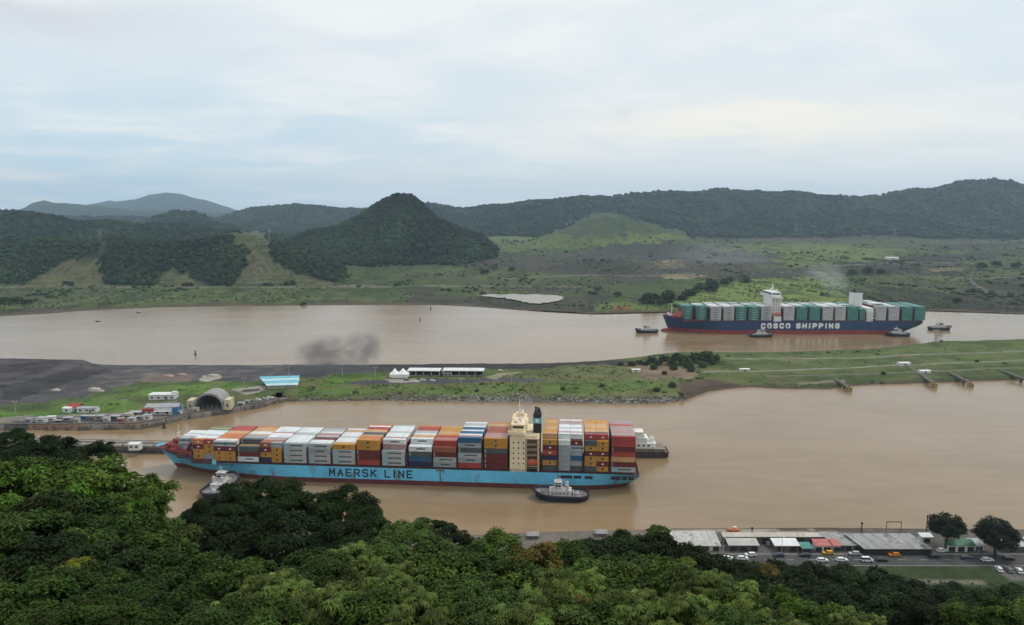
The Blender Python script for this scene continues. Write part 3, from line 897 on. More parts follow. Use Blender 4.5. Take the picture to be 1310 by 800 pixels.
# shaggy grass and low bushes over the strip
def tufts(n, seed):
    V0, F0 = ICO0
    px_ = rng.uniform(-100, 1500, n); t = rng.uniform(0.05, 0.95, n)
    a = np.interp(px_, iu, np.arange(len(iu))).astype(int); b = (t * (NV_ - 1)).astype(int)
    x_, y_, zz = ix[a, b], iy[a, b], iz[a, b]
    x_ = x_ + rng.uniform(-1, 1, n); y_ = y_ + rng.uniform(-1, 1, n)
    cc = ci_[a, b]
    ok = (cc[:, 1] > cc[:, 0] * 1.08) & (zz > 1.0) & (fbm(x_ / 16, y_ / 16, seed, 4) > 0.47) & ((px_ > 380) | (rng.random(n) < 0.15)) & ((px_ < 930) | (rng.random(n) < 0.22))
    x_, y_, zz, cc = x_[ok], y_[ok], zz[ok], cc[ok]
    m_ = len(x_)
    r = rng.uniform(0.25, 0.8, m_) * np.where(rng.random(m_) < 0.08, 2.2, 1.0)
    V = V0[None] * (1 + rng.uniform(-0.4, 0.4, (m_, 12)))[..., None] * r[:, None, None] * np.array([1.4, 1.4, 0.8]) + np.stack([x_, y_, zz + r * 0.2], -1)[:, None]
    F = (F0[None] + (np.arange(m_) * 12)[:, None, None]).reshape(-1, 3)
    hue = cc * rng.uniform(0.55, 1.15, (m_, 1))
    return kind(np_mesh('grass_tufts', V.reshape(-1, 3), F, FOREST, col=np.repeat(hue, 12, 0)), 'stuff')
tufts(9000, 97)

# ------------------------------------------------------------------ the setting: the near hillside, the near bank and its road
def hill_z(x, y):
    d = np.sqrt(x * x + y * y)
    k = np.clip((CAMZ - 8.5) - 0.462 * d - 0.13 * np.clip(x, 0, 70) * smooth(20, 60, d), 3.4, None)
    k = np.where(d < 17, np.maximum(k, CAMZ - 1.7 - 0.86 * np.clip(d - 2, 0, 20)), k)
    return k


NB = [(-700, 690), (0, 690), (500, 690), (560, 689), (600, 688), (700, 684), (830, 681), (860, 679.5), (1060, 678.5), (1190, 680), (1310, 681), (1900, 684)]
bu = np.concatenate([np.linspace(-500, 1800, 300)])
bn_ = np.array([G(a, interp(a, NB), 0.5)[:2] for a in bu])
bv = np.concatenate([[0, 2.5 / 320, 3.4 / 320], np.linspace(6, 318, 110) / 320])
hx = bn_[:, None, 0] * (1 - bv) + 0 * bv
hy = bn_[:, None, 1] * (1 - bv)
hz = hill_z(hx, hy)
hz = hz + (fbm(hx / 14, hy / 14, 101, 4) - 0.5) * 2.2 * smooth(4, 12, hz)
hz[:, 0] = -2.5; hz[:, 1] = 0.4; hz[:, 2] = 3.2
hpx, hpy = proj(hx, hy, hz)
hc = np.zeros(hx.shape + (3,))
hc[:] = (0.045, 0.055, 0.025)
HB = [
    ((0.15, 0.13, 0.11), [(-900, 670), (2200, 670), (2200, 712), (-900, 712)], 1),
    ((0.11, 0.10, 0.09), [(830, 676), (2200, 676), (2200, 735), (830, 720)], 1),
    ((0.034, 0.050, 0.018), [(1020, 725), (2200, 722), (2200, 756), (1000, 752)], 3),
    ((0.17, 0.15, 0.12), [(1180, 741), (1260, 742), (1262, 746), (1180, 746)], 2),
    ((0.12, 0.115, 0.11), [(1262, 718), (2200, 722), (2200, 744), (1290, 742)], 2),
    ((0.30, 0.27, 0.22), [(840, 677), (1070, 676), (1070, 682), (840, 683)], 1),
    ((0.085, 0.068, 0.05), [(840, 670), (2200, 670), (2200, 679.5), (840, 678)], 0.5),
]
for c, p, j in HB:
    hc[inside(hpx + (fbm(hx / 6, hy / 6, 103, 4) - 0.5) * j * 6, hpy + (fbm(hx / 6, hy / 6, 104, 4) - 0.5) * j * 3, p) & (hz < 9)] = c
hc = hc * (0.8 + 0.4 * fbm(hx / 5, hy / 5, 105, 4))[..., None]
kind(np_mesh('hillside_ground', np.stack([hx, hy, hz], -1).reshape(-1, 3), grid_faces(len(bu), len(bv)), ISLAND_MAT, col=hc.reshape(-1, 3), smooth_=True), 'structure')


def B(px, py):
    """a point on the flat near bank"""
    return G(px, py, 3.4)


# the road along the near bank: one sheet, a kerb, painted lines
ASPH = mat('asphalt', (0.058, 0.056, 0.056), 0.9, 0.25, 0.12, bump=0.2)
KERB = mat('kerb_concrete', (0.26, 0.25, 0.235), 0.9, 0.2, 0.6)
PAINT = mat('road_paint', (0.55, 0.54, 0.50), 0.8, 0.25, 0.4)
RL = [(560, 0), (900, 0), (1310, 0), (1900, 0)]
ry0, ry1 = B(1100, 724).y, B(1100, 709).y
rx0, rx1 = -60.0, 420.0
def road_sheet(name, y0, y1, z0, m, x0=rx0, x1=rx1, dash=0):
    mb = MB()
    if dash:
        x = x0
        while x < x1:
            mb.add([(x, y0, z0), (x + dash, y0, z0), (x + dash, y1, z0), (x, y1, z0)], [(0, 1, 2, 3)]); x += dash * 3
    else:
        mb.add([(x0, y0, z0), (x1, y0, z0), (x1, y1, z0), (x0, y1, z0)], [(0, 1, 2, 3)])
    return kind(mb.build(name, m), 'structure')
RZ = 3.46
road_sheet('road', ry0, ry1, RZ, ASPH)
road_sheet('road_centre_marking', (ry0 + ry1) / 2 - 0.08, (ry0 + ry1) / 2 + 0.08, RZ + 0.004, PAINT, dash=3.0)
road_sheet('road_edge_marking', ry1 - 0.5, ry1 - 0.36, RZ + 0.004, PAINT)
kb = MB(); kb.box(rx0, rx1, ry1, ry1 + 0.3, 3.3, 3.6); kb.box(rx0, rx1, ry0 - 0.3, ry0, 3.3, 3.6)
kind(kb.build('road_kerb', KERB), 'structure')

# ------------------------------------------------------------------ haze
hm = bpy.data.materials.new('haze')
hm.use_nodes = True
t = NT(hm.node_tree)
o = t.n('ShaderNodeOutputMaterial'); pv = t.n('ShaderNodeVolumePrincipled')
pv.inputs['Color'].default_value = (0.60, 0.80, 1.0, 1)
pv.inputs['Density'].default_value = HAZE_DENSITY
pv.inputs['Anisotropy'].default_value = 0.2
t.l(pv.outputs[0], o.inputs['Volume'])
hb = MB(); hb.box(-16500, 16500, -300, 16800, -6.0, 720)
kind(hb.build('haze', hm), 'stuff')
# ------------------------------------------------------------------ ships
PAL = {   # container paint
    'G': ('light grey', (0.40, 0.43, 0.43)), 'g': ('mid grey', (0.30, 0.325, 0.34)), 'W': ('white', (0.66, 0.68, 0.68)), 'Y': ('ochre yellow', (0.47, 0.235, 0.035)),
    'R': ('maroon', (0.13, 0.020, 0.018)), 'r': ('bright red', (0.36, 0.055, 0.042)), 'O': ('orange', (0.52, 0.17, 0.05)), 'T': ('tan', (0.52, 0.31, 0.16)),
    'B': ('blue', (0.025, 0.095, 0.20)), 'N': ('navy blue', (0.02, 0.022, 0.075)), 'D': ('charcoal', (0.075, 0.09, 0.095)), 'P': ('faded pink', (0.40, 0.24, 0.235)),
    'K': ('teal green', (0.060, 0.200, 0.172)), 'C': ('silver grey', (0.40, 0.41, 0.41)), 'b': ('rust brown', (0.28, 0.10, 0.05)),
}


def paint(code):
    n, c = PAL[code]
    return mat('container_paint_' + n.replace(' ', '_'), c, 0.55, 0.16, 0.22, bump=0.0, stain=(tuple(x * 0.5 + 0.04 for x in c), 0.45, 0.62, (1, 1, 0.35)), spec=0.35)


MARK_D = mat('container_mark_dark', (0.035, 0.05, 0.06), 0.6, 0.2, 1.0)
MARK_L = mat('container_mark_light', (0.62, 0.70, 0.70), 0.6, 0.15, 1.0)
MARK_B = mat('container_mark_blue', (0.20, 0.42, 0.52), 0.6, 0.15, 1.0)
CW, CHH = 2.44, 2.62
CMESH = {}


def container_mesh(code, L, marks=True):
    key = (code, round(L, 2), marks)
    if key in CMESH:
        return CMESH[key]
    mb = MB()
    h, w_ = CHH, CW
    mb.box(-L / 2 + 0.05, L / 2 - 0.05, -w_ / 2 + 0.09, w_ / 2 - 0.06, 0.06, h - 0.05)
    for sx in (-1, 1):                                       # corner posts, then rails
        for sy in (-1, 1):
            x, y = sx * (L / 2 - 0.09), sy * (w_ / 2 - 0.09)
            mb.box(x - 0.09, x + 0.09, y - 0.09, y + 0.09, 0, h)
    for sy in (-1, 1):
        y = sy * (w_ / 2 - 0.05)
        for z0, z1 in ((0.0, 0.17), (h - 0.13, h - 0.004)):
            mb.box(-L / 2 + 0.185, L / 2 - 0.185, y - 0.045, y + 0.045, z0, z1)
    n = int(L / 0.55)                                        # pressed ribs of the long sides
    for k in range(n):
        x = -L / 2 + 0.4 + (L - 0.8) * k / (n - 1)
        mb.box(x - 0.09, x + 0.09, -w_ / 2 + 0.025, -w_ / 2 + 0.1, 0.2, h - 0.15)
    y0 = -w_ / 2 - 0.012
    if marks:
        mb.mi = 1
        if code == 'G':
            for k in range(6):
                mb.box(-2.6 + k * 1.15, -2.6 + k * 1.15 + 0.9, y0, y0 + 0.05, 0.95, 1.75)
            mb.mi = 2
            mb.box(-L / 2 + 1.0, -L / 2 + 2.7, y0, y0 + 0.05, 0.5, 2.1)
        elif code == 'Y':
            mb.box(-0.55 - 0.0, 0.55, y0, y0 + 0.05, 0.75, 1.85)
        elif code in 'K':
            mb.mi = 2
            mb.box(-2.4, 3.2, y0, y0 + 0.05, 1.2, 1.5)
        elif code in 'WCg' and L > 8:
            mb.box(-2.0, 2.6, y0, y0 + 0.05, 1.05, 1.7)
        elif code in 'RrbO' and L < 8:
            mb.mi = 2
            mb.box(-0.5, 0.6, y0, y0 + 0.05, 0.9, 1.6)
        elif code in 'DR' and L > 8:
            mb.mi = 2
            mb.box(-L / 2 + 0.55, -L / 2 + 0.8, y0, y0 + 0.05, 0.4, 2.2)
    me = mb.data('container_' + PAL[code][0].replace(' ', '_'), [paint(code), MARK_D, MARK_B if code == 'G' else MARK_L])
    CMESH[key] = me
    return me


BOXES = []      # every container: dict(ship, x, row, tier, code, L, score, world pos...)


def plan_bay(ship, bay, xc, lens, rows, nrow, tiers, sides, tops, z0, side2=None):
    """lens: list of container lengths along the bay; sides: list (tier from below) of codes, one per length;
    tiers: tiers per row from the near side; tops: one code per row"""
    nl = len(lens)
    tot = sum(lens) + 0.08 * (nl - 1)
    xoff = -tot / 2
    for li, L in enumerate(lens):
        x = xc + xoff + L / 2
        xoff += L + 0.08
        for r in range(nrow):
            y = rows[r]
            for t in range(tiers[r]):
                top = t == tiers[r] - 1
                front = tiers[r - 1] if r else 0
                seen = t >= front
                if seen and r == 0:
                    code = sides[li][min(t, len(sides[li]) - 1)]
                elif seen or top:
                    code = tops[min(r, len(tops) - 1)] if top else (side2 or 'GgRY')[(t + r + bay) % len(side2 or 'GgRY')]
                else:
                    code = 'R'
                vis = 0.0
                if top:
                    hid = max([max(0, tiers[q] - tiers[r]) * 7.2 - (r - q - 1) * 2.5 for q in range(r)] + [0])
                    vis += max(0, 1 - hid / 2.5) * CW * 0.35
                if seen:
                    vis += 0.94 * CHH
                BOXES.append(dict(ship=ship, bay=bay, li=li, nl=nl, x=x, y=y, row=r, nrow=nrow, tier=t, ntier=tiers[r], top=top, code=code, L=L, z=z0 + t * (CHH + 0.09),
                                  score=vis * L * ship['scale'] ** 2, seen=seen, vis=vis))


def spread(s, n):
    return [s[int(i * len(s) / n)] for i in range(n)]


def ship_hull(L, B, hd, wl0, flare_p, bow_len_w, bow_len_d, stern_w, zred, n=64, zlow=-2.0, round_stern=0.0):
    """half-breadths by station; returns station list of (x, [(z, halfbreadth)])"""
    st = []
    for i in range(n + 1):
        u = i / n
        s = L * (u ** 1.35 if u < 1 else 1)
        h = hd(s)
        bd = B / 2 * math.sin(math.pi / 2 * min(1, (s / bow_len_d))) ** 0.62
        sw = max(0.0, s - wl0)
        bw = B / 2 * math.sin(math.pi / 2 * min(1, sw / bow_len_w)) ** 0.95
        if round_stern and s > L - round_stern:
            k_ = max(0.32, math.sqrt(max(0, 1 - ((s - (L - round_stern)) / round_stern) ** 2)))
            bd *= k_; bw *= k_
        tail = max(0.0, (s - (L - stern_w)) / stern_w)
        bw *= 1 - 0.45 * tail ** 2
        row = []
        for z in (zlow, 0.0, zred * 0.999, zred, zred + (h - zred) * 0.35, zred + (h - zred) * 0.7, h):
            q = max(0.0, min(1.0, z / h)) ** flare_p
            row.append((z, bw + (bd - bw) * q))
        st.append((s, h, row))
    return st


def hull_parts(st, L, rake, zs_red, ox, mats, root, hull_name='hull', low_name='hull_bottom', deck_drop=0.9, deck_mat=None, counter=(0, 1)):
    def xs(s, z, h):
        q = max(0, min(1, 1 - z / counter[1])) * counter[0] * max(0, (s - (L - 45)) / 45) ** 1.5
        return s - q + rake * (1 - max(0, z) / h) * max(0, 1 - s / (rake * 2.4)) - L / 2 + ox

    def shell(sel):
        V, F = [], []
        m = len(sel)
        for s, h, row in st:
            for k in sel:
                V.append((xs(s, row[k][0], h), -row[k][1], row[k][0]))
        n = len(st)
        for i in range(n - 1):
            for k in range(m - 1):
                a = i * m + k
                F.append((a, a + m, a + m + 1, a + 1))
        o = len(V)
        V += [(x, -y, z_) for x, y, z_ in V]
        F += [tuple(q + o for q in f[::-1]) for f in F]
        e = (n - 1) * m                                       # transom
        for k in range(m - 1):
            F.append((e + k, o + e + k, o + e + k + 1, e + k + 1))
        for k in range(m - 1):
            F.append((k, k + 1, o + k + 1, o + k))
        return V, F
    V, F = shell([0, 1, 2]); mb = MB(); mb.add(V, F); mb.build(low_name, mats[1], root)
    V, F = shell([3, 4, 5, 6]); mb = MB(); mb.add(V, F); mb.build(hull_name, mats[0], root)
    mb = MB()
    V = []
    for s, h, row in st:
        z_ = h - deck_drop
        V += [(s - L / 2 + ox + 0.3, -max(0, row[6][1] - 0.25), z_), (s - L / 2 + ox + 0.3, max(0, row[6][1] - 0.25), z_)]
    V[-2] = (V[-2][0] - 0.8, V[-2][1], V[-2][2]); V[-1] = (V[-1][0] - 0.8, V[-1][1], V[-1][2])
    mb.add(V, [(2 * i, 2 * i + 2, 2 * i + 3, 2 * i + 1) for i in range(len(st) - 1)])
    mb.build('deck', deck_mat, root)


GLYPH = {   # strokes on a 0..1 x 0..1 grid
    'M': [[(0, 0), (0, 1), (.5, .35), (1, 1), (1, 0)]], 'A': [[(0, 0), (.5, 1), (1, 0)], [(.2, .32), (.8, .32)]], 'E': [[(1, 0), (0, 0), (0, 1), (1, 1)], [(0, .5), (.8, .5)]],
    'R': [[(0, 0), (0, 1), (.75, 1), (1, .85), (1, .62), (.75, .46), (0, .46)], [(.5, .46), (1, 0)]], 'S': [[(0, .12), (.25, 0), (.75, 0), (1, .18), (1, .38), (.75, .5), (.25, .5), (0, .64), (0, .85), (.25, 1), (.75, 1), (1, .88)]],
    'K': [[(0, 0), (0, 1)], [(1, 1), (0, .42)], [(.3, .58), (1, 0)]], 'L': [[(0, 1), (0, 0), (1, 0)]], 'I': [[(.5, 0), (.5, 1)]], 'N': [[(0, 0), (0, 1), (1, 0), (1, 1)]],
    'C': [[(1, .2), (.8, 0), (.2, 0), (0, .2), (0, .8), (.2, 1), (.8, 1), (1, .8)]], 'O': [[(.2, 0), (0, .2), (0, .8), (.2, 1), (.8, 1), (1, .8), (1, .2), (.8, 0), (.2, 0)]],
    'H': [[(0, 0), (0, 1)], [(1, 0), (1, 1)], [(0, .5), (1, .5)]], 'P': [[(0, 0), (0, 1), (.75, 1), (1, .85), (1, .6), (.75, .44), (0, .44)]],
    'G': [[(1, .8), (.8, 1), (.2, 1), (0, .8), (0, .2), (.2, 0), (.8, 0), (1, .2), (1, .48), (.55, .48)]],
}


def lettering(text, height, width, wt, m, root, x0, y, z0, name='letter'):
    """painted letters, one part each, as strokes of the width wt"""
    adv = [0.55 if c == ' ' else (0.5 if c == 'I' else 1.0) for c in text]
    tot = sum(adv) + 0.36 * (len(text) - 1)
    u = width / tot
    x = x0
    ly = 0
    for c, a in zip(text, adv):
        if c != ' ':
            mb = MB()
            w_ = u * a - wt
            for st_ in GLYPH[c]:
                pts = [(x + wt / 2 + (w_ * p[0] if c != 'I' else w_ / 2), z0 + wt / 2 + (height - wt) * p[1]) for p in st_]
                for (ax, az), (bx, bz) in zip(pts[:-1], pts[1:]):
                    dx_, dz_ = bx - ax, bz - az
                    l_ = math.hypot(dx_, dz_)
                    ex, ez = dx_ / l_ * wt * 0.42, dz_ / l_ * wt * 0.42
                    nx, nz = -dz_ / l_ * wt / 2, dx_ / l_ * wt / 2
                    ly += 1
                    yy = y - 0.004 * (ly % 7)
                    mb.add([(ax - ex + nx, yy, az - ez + nz), (ax - ex - nx, yy, az - ez - nz), (bx + ex - nx, yy, bz + ez - nz), (bx + ex + nx, yy, bz + ez + nz)], [(0, 1, 2, 3)])
            mb.build(name, m, root)
        x += u * (a + 0.36)


def pieces(name, boxes, m, parent):
    for b in boxes:
        MB().box(*b).build(name, m, parent)


def local_x(px, ship, z_):
    """ship-local x on the near side wall seen at photograph column px"""
    lo, hi = -ship['L'] / 2 - 20, ship['L'] / 2 + 20
    for _ in range(40):
        mid = (lo + hi) / 2
        wp = ship['M'] @ Vector((mid, -ship['B'] / 2, z_))
        if proj(wp.x, wp.y, wp.z)[0] < px:
            lo = mid
        else:
            hi = mid
    return lo


# ---- the near ship: pale blue hull
def near_ship():
    L, B = 267.0, 32.2
    yaw = R(-4.7)
    stern = Vector((66.6, 377.2, 0))
    ctr = stern - Vector((math.cos(yaw), math.sin(yaw), 0)) * (L / 2)
    root = thing('container_ship', 'container ship with pale blue hull lettered MAERSK LINE and beige deckhouse', 'ship', ctr, yaw)
    ship = dict(L=L, B=B, M=Matrix.Translation(ctr) @ Matrix.Rotation(yaw, 4, 'Z'), scale=2.40, label='pale blue ship', bow='bow')
    BLUE = mat('hull_pale_blue', (0.125, 0.49, 0.74), 0.5, 0.12, 0.05, stain=((0.12, 0.24, 0.28), 0.16, 0.56, (1, 1, 0.35)))
    RED = mat('hull_red', (0.115, 0.022, 0.022), 0.7, 0.25, 0.12, stain=((0.06, 0.028, 0.022), 0.2, 0.55))
    DECK = mat('deck_maroon', (0.085, 0.025, 0.024), 0.8, 0.3, 0.3)
    BEIGE = mat('deckhouse_beige', (0.76, 0.63, 0.43), 0.6, 0.10, 0.3, stain=((0.45, 0.31, 0.18), 0.35, 0.63, (1, 1, 0.25)))
    BEIGED = mat('deckhouse_beige_deck', (0.40, 0.30, 0.20), 0.8, 0.25, 0.5)
    DARK = mat('ship_dark_steel', (0.022, 0.020, 0.021), 0.7, 0.3, 0.6)
    GLASS = mat('ship_glass', (0.02, 0.03, 0.035), 0.12, 0.1, 1.0, spec=0.6)
    WHITE = mat('ship_white', (0.70, 0.70, 0.67), 0.6, 0.10, 0.5)
    RUSTR = mat('deck_gear_red', (0.27, 0.05, 0.04), 0.7, 0.35, 0.8)
    ORNG = mat('lifeboat_orange', (0.62, 0.07, 0.025), 0.5, 0.12, 0.6)
    BLACK = mat('funnel_black', (0.016, 0.016, 0.018), 0.6, 0.3, 0.4)
    hd = lambda s: 9.0 + 4.2 * max(0.0, 1 - s / 44.0) ** 1.3
    st = ship_hull(L, B, hd, 10.0, 1.7, 78.0, 48.0, 36.0, 2.5)
    hull_parts(st, L, 11.0, 2.5, 0, (BLUE, RED), root, deck_mat=DECK, counter=(7.0, 6.0))
    x = lambda px, z_=9.0: local_x(px, ship, z_)
    # forecastle: deck, bulwark breakwater, mooring gear, foremast
    mb = MB()
    x1, x2 = -L / 2 + 6, -L / 2 + 26
    mb.prism([(x1, -4.5), (x2, -11), (x2, 11), (x1, 4.5)], 11.2, 12.9)
    mb.build('forecastle', RUSTR, root)
    for k, (a, b) in enumerate(((9, -4), (9, 4), (16, -6), (16, 6))):
        mb = MB(); q = -L / 2 + a
        mb.tube([(q, b - 1.9, 14.4), (q, b + 1.9, 14.4)], 1.3, 12); mb.box(q - 1.6, q + 1.6, b - 0.4, b + 0.4, 12.9, 15.2)
        mb.box(q + 1.7, q + 3.2, b - 1.4, b + 1.4, 12.9, 14.6)
        mb.build('winch', RUSTR, root)
    mb = MB(); q = -L / 2 + 22
    mb.side([(q, 12.9), (q + 0.5, 12.9), (q + 2.6, 17.2), (q + 2.1, 17.2)], -10.5, 10.5); mb.build('breakwater', RUSTR, root)
    mb = MB(); q = -L / 2 + 13
    mb.tube([(q, 0, 12), (q, 0, 25)], [0.34, 0.16], 8); mb.box(q - 0.3, q + 0.3, -1.4, 1.4, 20, 20.3); mb.box(q - 0.7, q + 0.7, -0.9, 0.9, 18.4, 18.6)
    mb.build('foremast', BEIGE, root)
    mb = MB()
    q = x(274); mb.box(q - 1.1, q + 1.1, -B / 2 - 0.05, -B / 2 + 0.35, 8.2, 10.8); mb.build('bulwark_end', mat('bulwark_blue', (0.22, 0.52, 0.66), 0.5, 0.1, 0.2), root)
    # hatch coamings and deck walkway
    mb = MB()
    mb.box(x(243), x(652) - 0.6, -B / 2 + 1.2, B / 2 - 1.2, 8.05, 9.75); mb.box(x(691), L / 2 - 3.0, -B / 2 + 1.2, B / 2 - 1.2, 8.05, 9.75)
    mb.box(x(221), x(243) - 0.2, -B / 2 + 4.2, B / 2 - 4.2, 9.6, 11.4)
    mb.build('hatch_coaming', DECK, root)
    mb = MB()
    q = x(276)
    while q < L / 2 - 2:
        mb.box(q - 0.06, q + 0.06, -B / 2 + 0.20, -B / 2 + 0.32, 8.1, 10.1); q += 3.0
    mb.box(x(276), L / 2 - 2, -B / 2 + 0.21, -B / 2 + 0.31, 9.98, 10.07)
    mb.build('railing', DARK, root)
    # rust streaks, fairleads and the mooring openings near the stern
    pieces('mooring_opening', [(x(a, 7), x(b, 7), -B / 2 - 0.06, -B / 2 + 0.3, 6.2, 7.7) for a, b in ((714, 732), (734, 743.5), (748, 758), (782, 793), (796, 802), (804, 811))], DARK, root)
    mb = MB(); q = x(563); mb.box(q - 0.25, q + 0.25, -B / 2 - 0.12, -B / 2 + 0.1, 1.0, 8.9); mb.box(q - 2.2, q + 2.2, -B / 2 - 0.12, -B / 2 + 0.1, 8.0, 8.7)
    mb.build('pilot_ladder', mat('rust', (0.12, 0.08, 0.05), 0.9, 0.4, 0.8), root)
    x0 = x(421, 5.5); x1 = x(528, 5.5)
    lettering('MAERSK LINE', 4.4, x1 - x0, 0.78, mat('lettering_navy', (0.012, 0.03, 0.055), 0.6, 0.2, 0.2), root, x0, -B / 2 - 0.05, 3.6)
    # deckhouse across the whole beam
    a0, a1, a2 = x(652, 14), x(671.5, 14), x(690, 14)
    mb = MB(); mb.box(a0, a1, -B / 2 + 0.9, B / 2 - 0.9, 8.1, 28.6)
    mb.build('deckhouse', BEIGE, root)
    dk = MB()
    dk.box(a1 + 0.003, a2 - 0.4, -B / 2 + 7.0, B / 2 - 3.0, 8.1, 26.0); dk.build('engine_casing', BEIGE, root)
    for zz in (11.5, 14.4, 17.3, 20.2, 23.1, 26.1):
        mb = MB(); mb.box(a1 + 0.01, a2, -B / 2 + 1.0, -B / 2 + 7.2, zz, zz + 0.18)
        for k in range(5):
            q = a1 + 0.3 + (a2 - a1 - 0.6) * k / 4
            mb.box(q - 0.04, q + 0.04, -B / 2 + 1.02, -B / 2 + 1.1, zz + 0.18, zz + 1.2)
        mb.box(a1 + 0.02, a2, -B / 2 + 1.02, -B / 2 + 1.1, zz + 1.1, zz + 1.2)
        mb.build('side_deck', BEIGED, root)
    mb = MB()
    for q in (a1 + 0.5, a2 - 0.5):
        mb.box(q - 0.25, q + 0.25, -B / 2 + 1.3, -B / 2 + 1.8, 8.1, 26.0)
    mb.box(a2 - 1.2, a2 - 0.6, -B / 2 + 1.85, -B / 2 + 6.9, 9, 26.3)
    mb.build('deck_stanchion', BEIGE, root)
    lb = MB(); cx = a1 + 4.1
    lb.lump((cx, -B / 2 + 2.4, 13.4), (3.9, 1.5, 1.35), 14, 8); lb.box(cx - 1.6, cx + 1.4, -B / 2 + 1.6, -B / 2 + 3.2, 14.0, 15.2)
    lifeboat = lb.build('lifeboat', ORNG, root, True)
    for q in (cx - 3.2, cx + 3.2):
        MB().tube([(q, -B / 2 + 4.6, 11.6), (q, -B / 2 + 4.4, 16.2), (q, -B / 2 + 2.3, 16.8)], 0.2, 6).build('davit', BEIGE, lifeboat)
    pieces('porthole', [(a0 + 1.6 + k * 2.6, a0 + 2.3 + k * 2.6, -B / 2 + 0.86, -B / 2 + 0.95, zz, zz + 0.8) for zz in (12.6, 15.4, 18.2, 21.0, 23.8) for k in range(3)], GLASS, root)
    pieces('window_strip', [(a0 - 0.04, a0 + 0.05, -B / 2 + 2.4, B / 2 - 2.4, zz, zz + 0.8) for zz in (19.0, 22.0, 25.0)], GLASS, root)
    br = MB()
    br.box(a0 - 0.8, a1 - 0.2, -B / 2 - 0.3, B / 2 + 0.3, 28.6, 29.0); br.box(a0 - 0.8, a1 - 0.2, -B / 2 - 0.25, -B / 2 - 0.1, 29.0, 30.2); br.box(a0 - 0.8, a0 - 0.65, -B / 2 - 0.1, B / 2 + 0.1, 29.0, 30.2)
    br.build('bridge_wing', BEIGE, root)
    br = MB(); br.box(a0 + 0.6, a1 - 0.8, -10.5, 10.5, 29.0, 32.2); br.box(a0 + 0.2, a1 - 0.4, -11, 11, 32.2, 32.55)
    wh = br.build('wheelhouse', BEIGE, root)
    br = MB(); br.box(a0 + 0.55, a0 + 0.62, -10.2, 10.2, 30.4, 31.7); br.box(a0 + 1.2, a1 - 1.2, -10.56, -10.49, 30.4, 31.7); br.build('bridge_window', GLASS, wh)
    ms = MB(); q = (a0 + a1) / 2
    ms.tube([(q, 0, 32.5), (q, 0, 43.0)], [0.55, 0.25], 8); ms.box(q - 0.25, q + 0.25, -3.2, 3.2, 37.4, 37.8); ms.box(q - 0.2, q + 0.2, -2.0, 2.0, 40.0, 40.3); ms.box(q - 1.6, q + 0.2, -0.8, 0.8, 35.2, 35.5)
    for yy in (-2.8, 2.8):
        ms.tube([(q, yy, 37.8), (q, yy, 40.6)], 0.1, 5)
    ms.build('radar_mast', BEIGE, root)
    for yy in (-9, -5.5, 5.2, 8.6):
        ms = MB(); ms.tube([(q + 1, yy, 32.5), (q + 1, yy, 35.8)], 0.12, 5); ms.lump((q + 1, yy, 34.6), (0.75, 0.75, 0.9), 8, 5); ms.build('antenna_dome', WHITE, root)
    pieces('deck_locker', [(q - 2.2, q - 0.8, -8, -6.2, 32.56, 34.0), (q - 1.8, q + 2.2, 4.4, 7.4, 32.56, 34.4)], BEIGE, root)
    ra = MB(); ra.box(q - 1.8, q - 1.3, -2.1, 2.1, 35.75, 36.15); ra.box(q - 1.65, q - 1.45, -0.1, 0.1, 35.5, 35.8); ra.build('radar', WHITE, root)
    # funnel: black, with a pale blue band carrying a white square
    f0, f1 = x(677.5, 14), x(690, 14)
    f0 += 1.1; f1 += 0.3
    fn = MB(); fn.box(f0, f1, -3.3, 2.6, 26.0, 31.2); fu = fn.build('funnel', BLACK, root)
    fn = MB(); fn.box(f0 - 0.06, f1 + 0.06, -3.36, 2.66, 31.2, 34.2); band = fn.build('funnel_band', mat('funnel_band_blue', (0.11, 0.40, 0.52), 0.5, 0.1, 0.3), fu)
    fn = MB(); q = (f0 + f1) / 2; fn.box(q - 0.9, q + 0.9, -3.42, -3.3, 31.8, 33.6); fn.build('funnel_emblem', WHITE, fu)
    fn = MB(); fn.box(f0, f1, -3.3, 2.6, 34.2, 36.2)
    for dx_, dy_ in ((1.4, -2), (3.4, -1.4), (2.4, 1.6), (1.2, 2.4)):
        fn.tube([(f0 + dx_, dy_, 36.4), (f0 + dx_ - 0.2, dy_, 39.0)], 0.5, 8)
    fn.build('funnel_top', BLACK, fu)
    mb = MB(); q = x(696, 14); mb.tube([(q, -3, 9.7), (q, -3, 40)], [0.3, 0.12], 6); mb.box(q - 0.1, q + 0.1, -5.2, -0.8, 36, 36.3); mb.build('aft_mast', BEIGE, root)
    # lashing bridges between the stacks
    spans = [(243.5, 0), (271, 0), (301.5, 0), (331, 0), (360.5, 0), (393, 0), (423, 0), (454.5, 0), (485.5, 0), (520, 0), (552, 0), (584, 0), (617, 0), (712.8, 0), (745.3, 0), (781, 0)]
    for px, _ in spans:
        q = x(px, 11)
        hb_ = B / 2 - 0.9 if px > 275 else B / 2 - 5.5
        mb = MB()
        for yy in np.arange(-hb_, hb_ + 0.1, hb_ / 3):
            mb.box(q - 0.3, q + 0.3, yy - 0.14, yy + 0.14, 8.15, 16.0)
        for zz in (11.0, 13.5, 16.0):
            mb.box(q - 0.42, q + 0.42, -hb_ - 0.1, hb_ + 0.1, zz, zz + 0.16)
        mb.build('lashing_bridge', DECK, root)
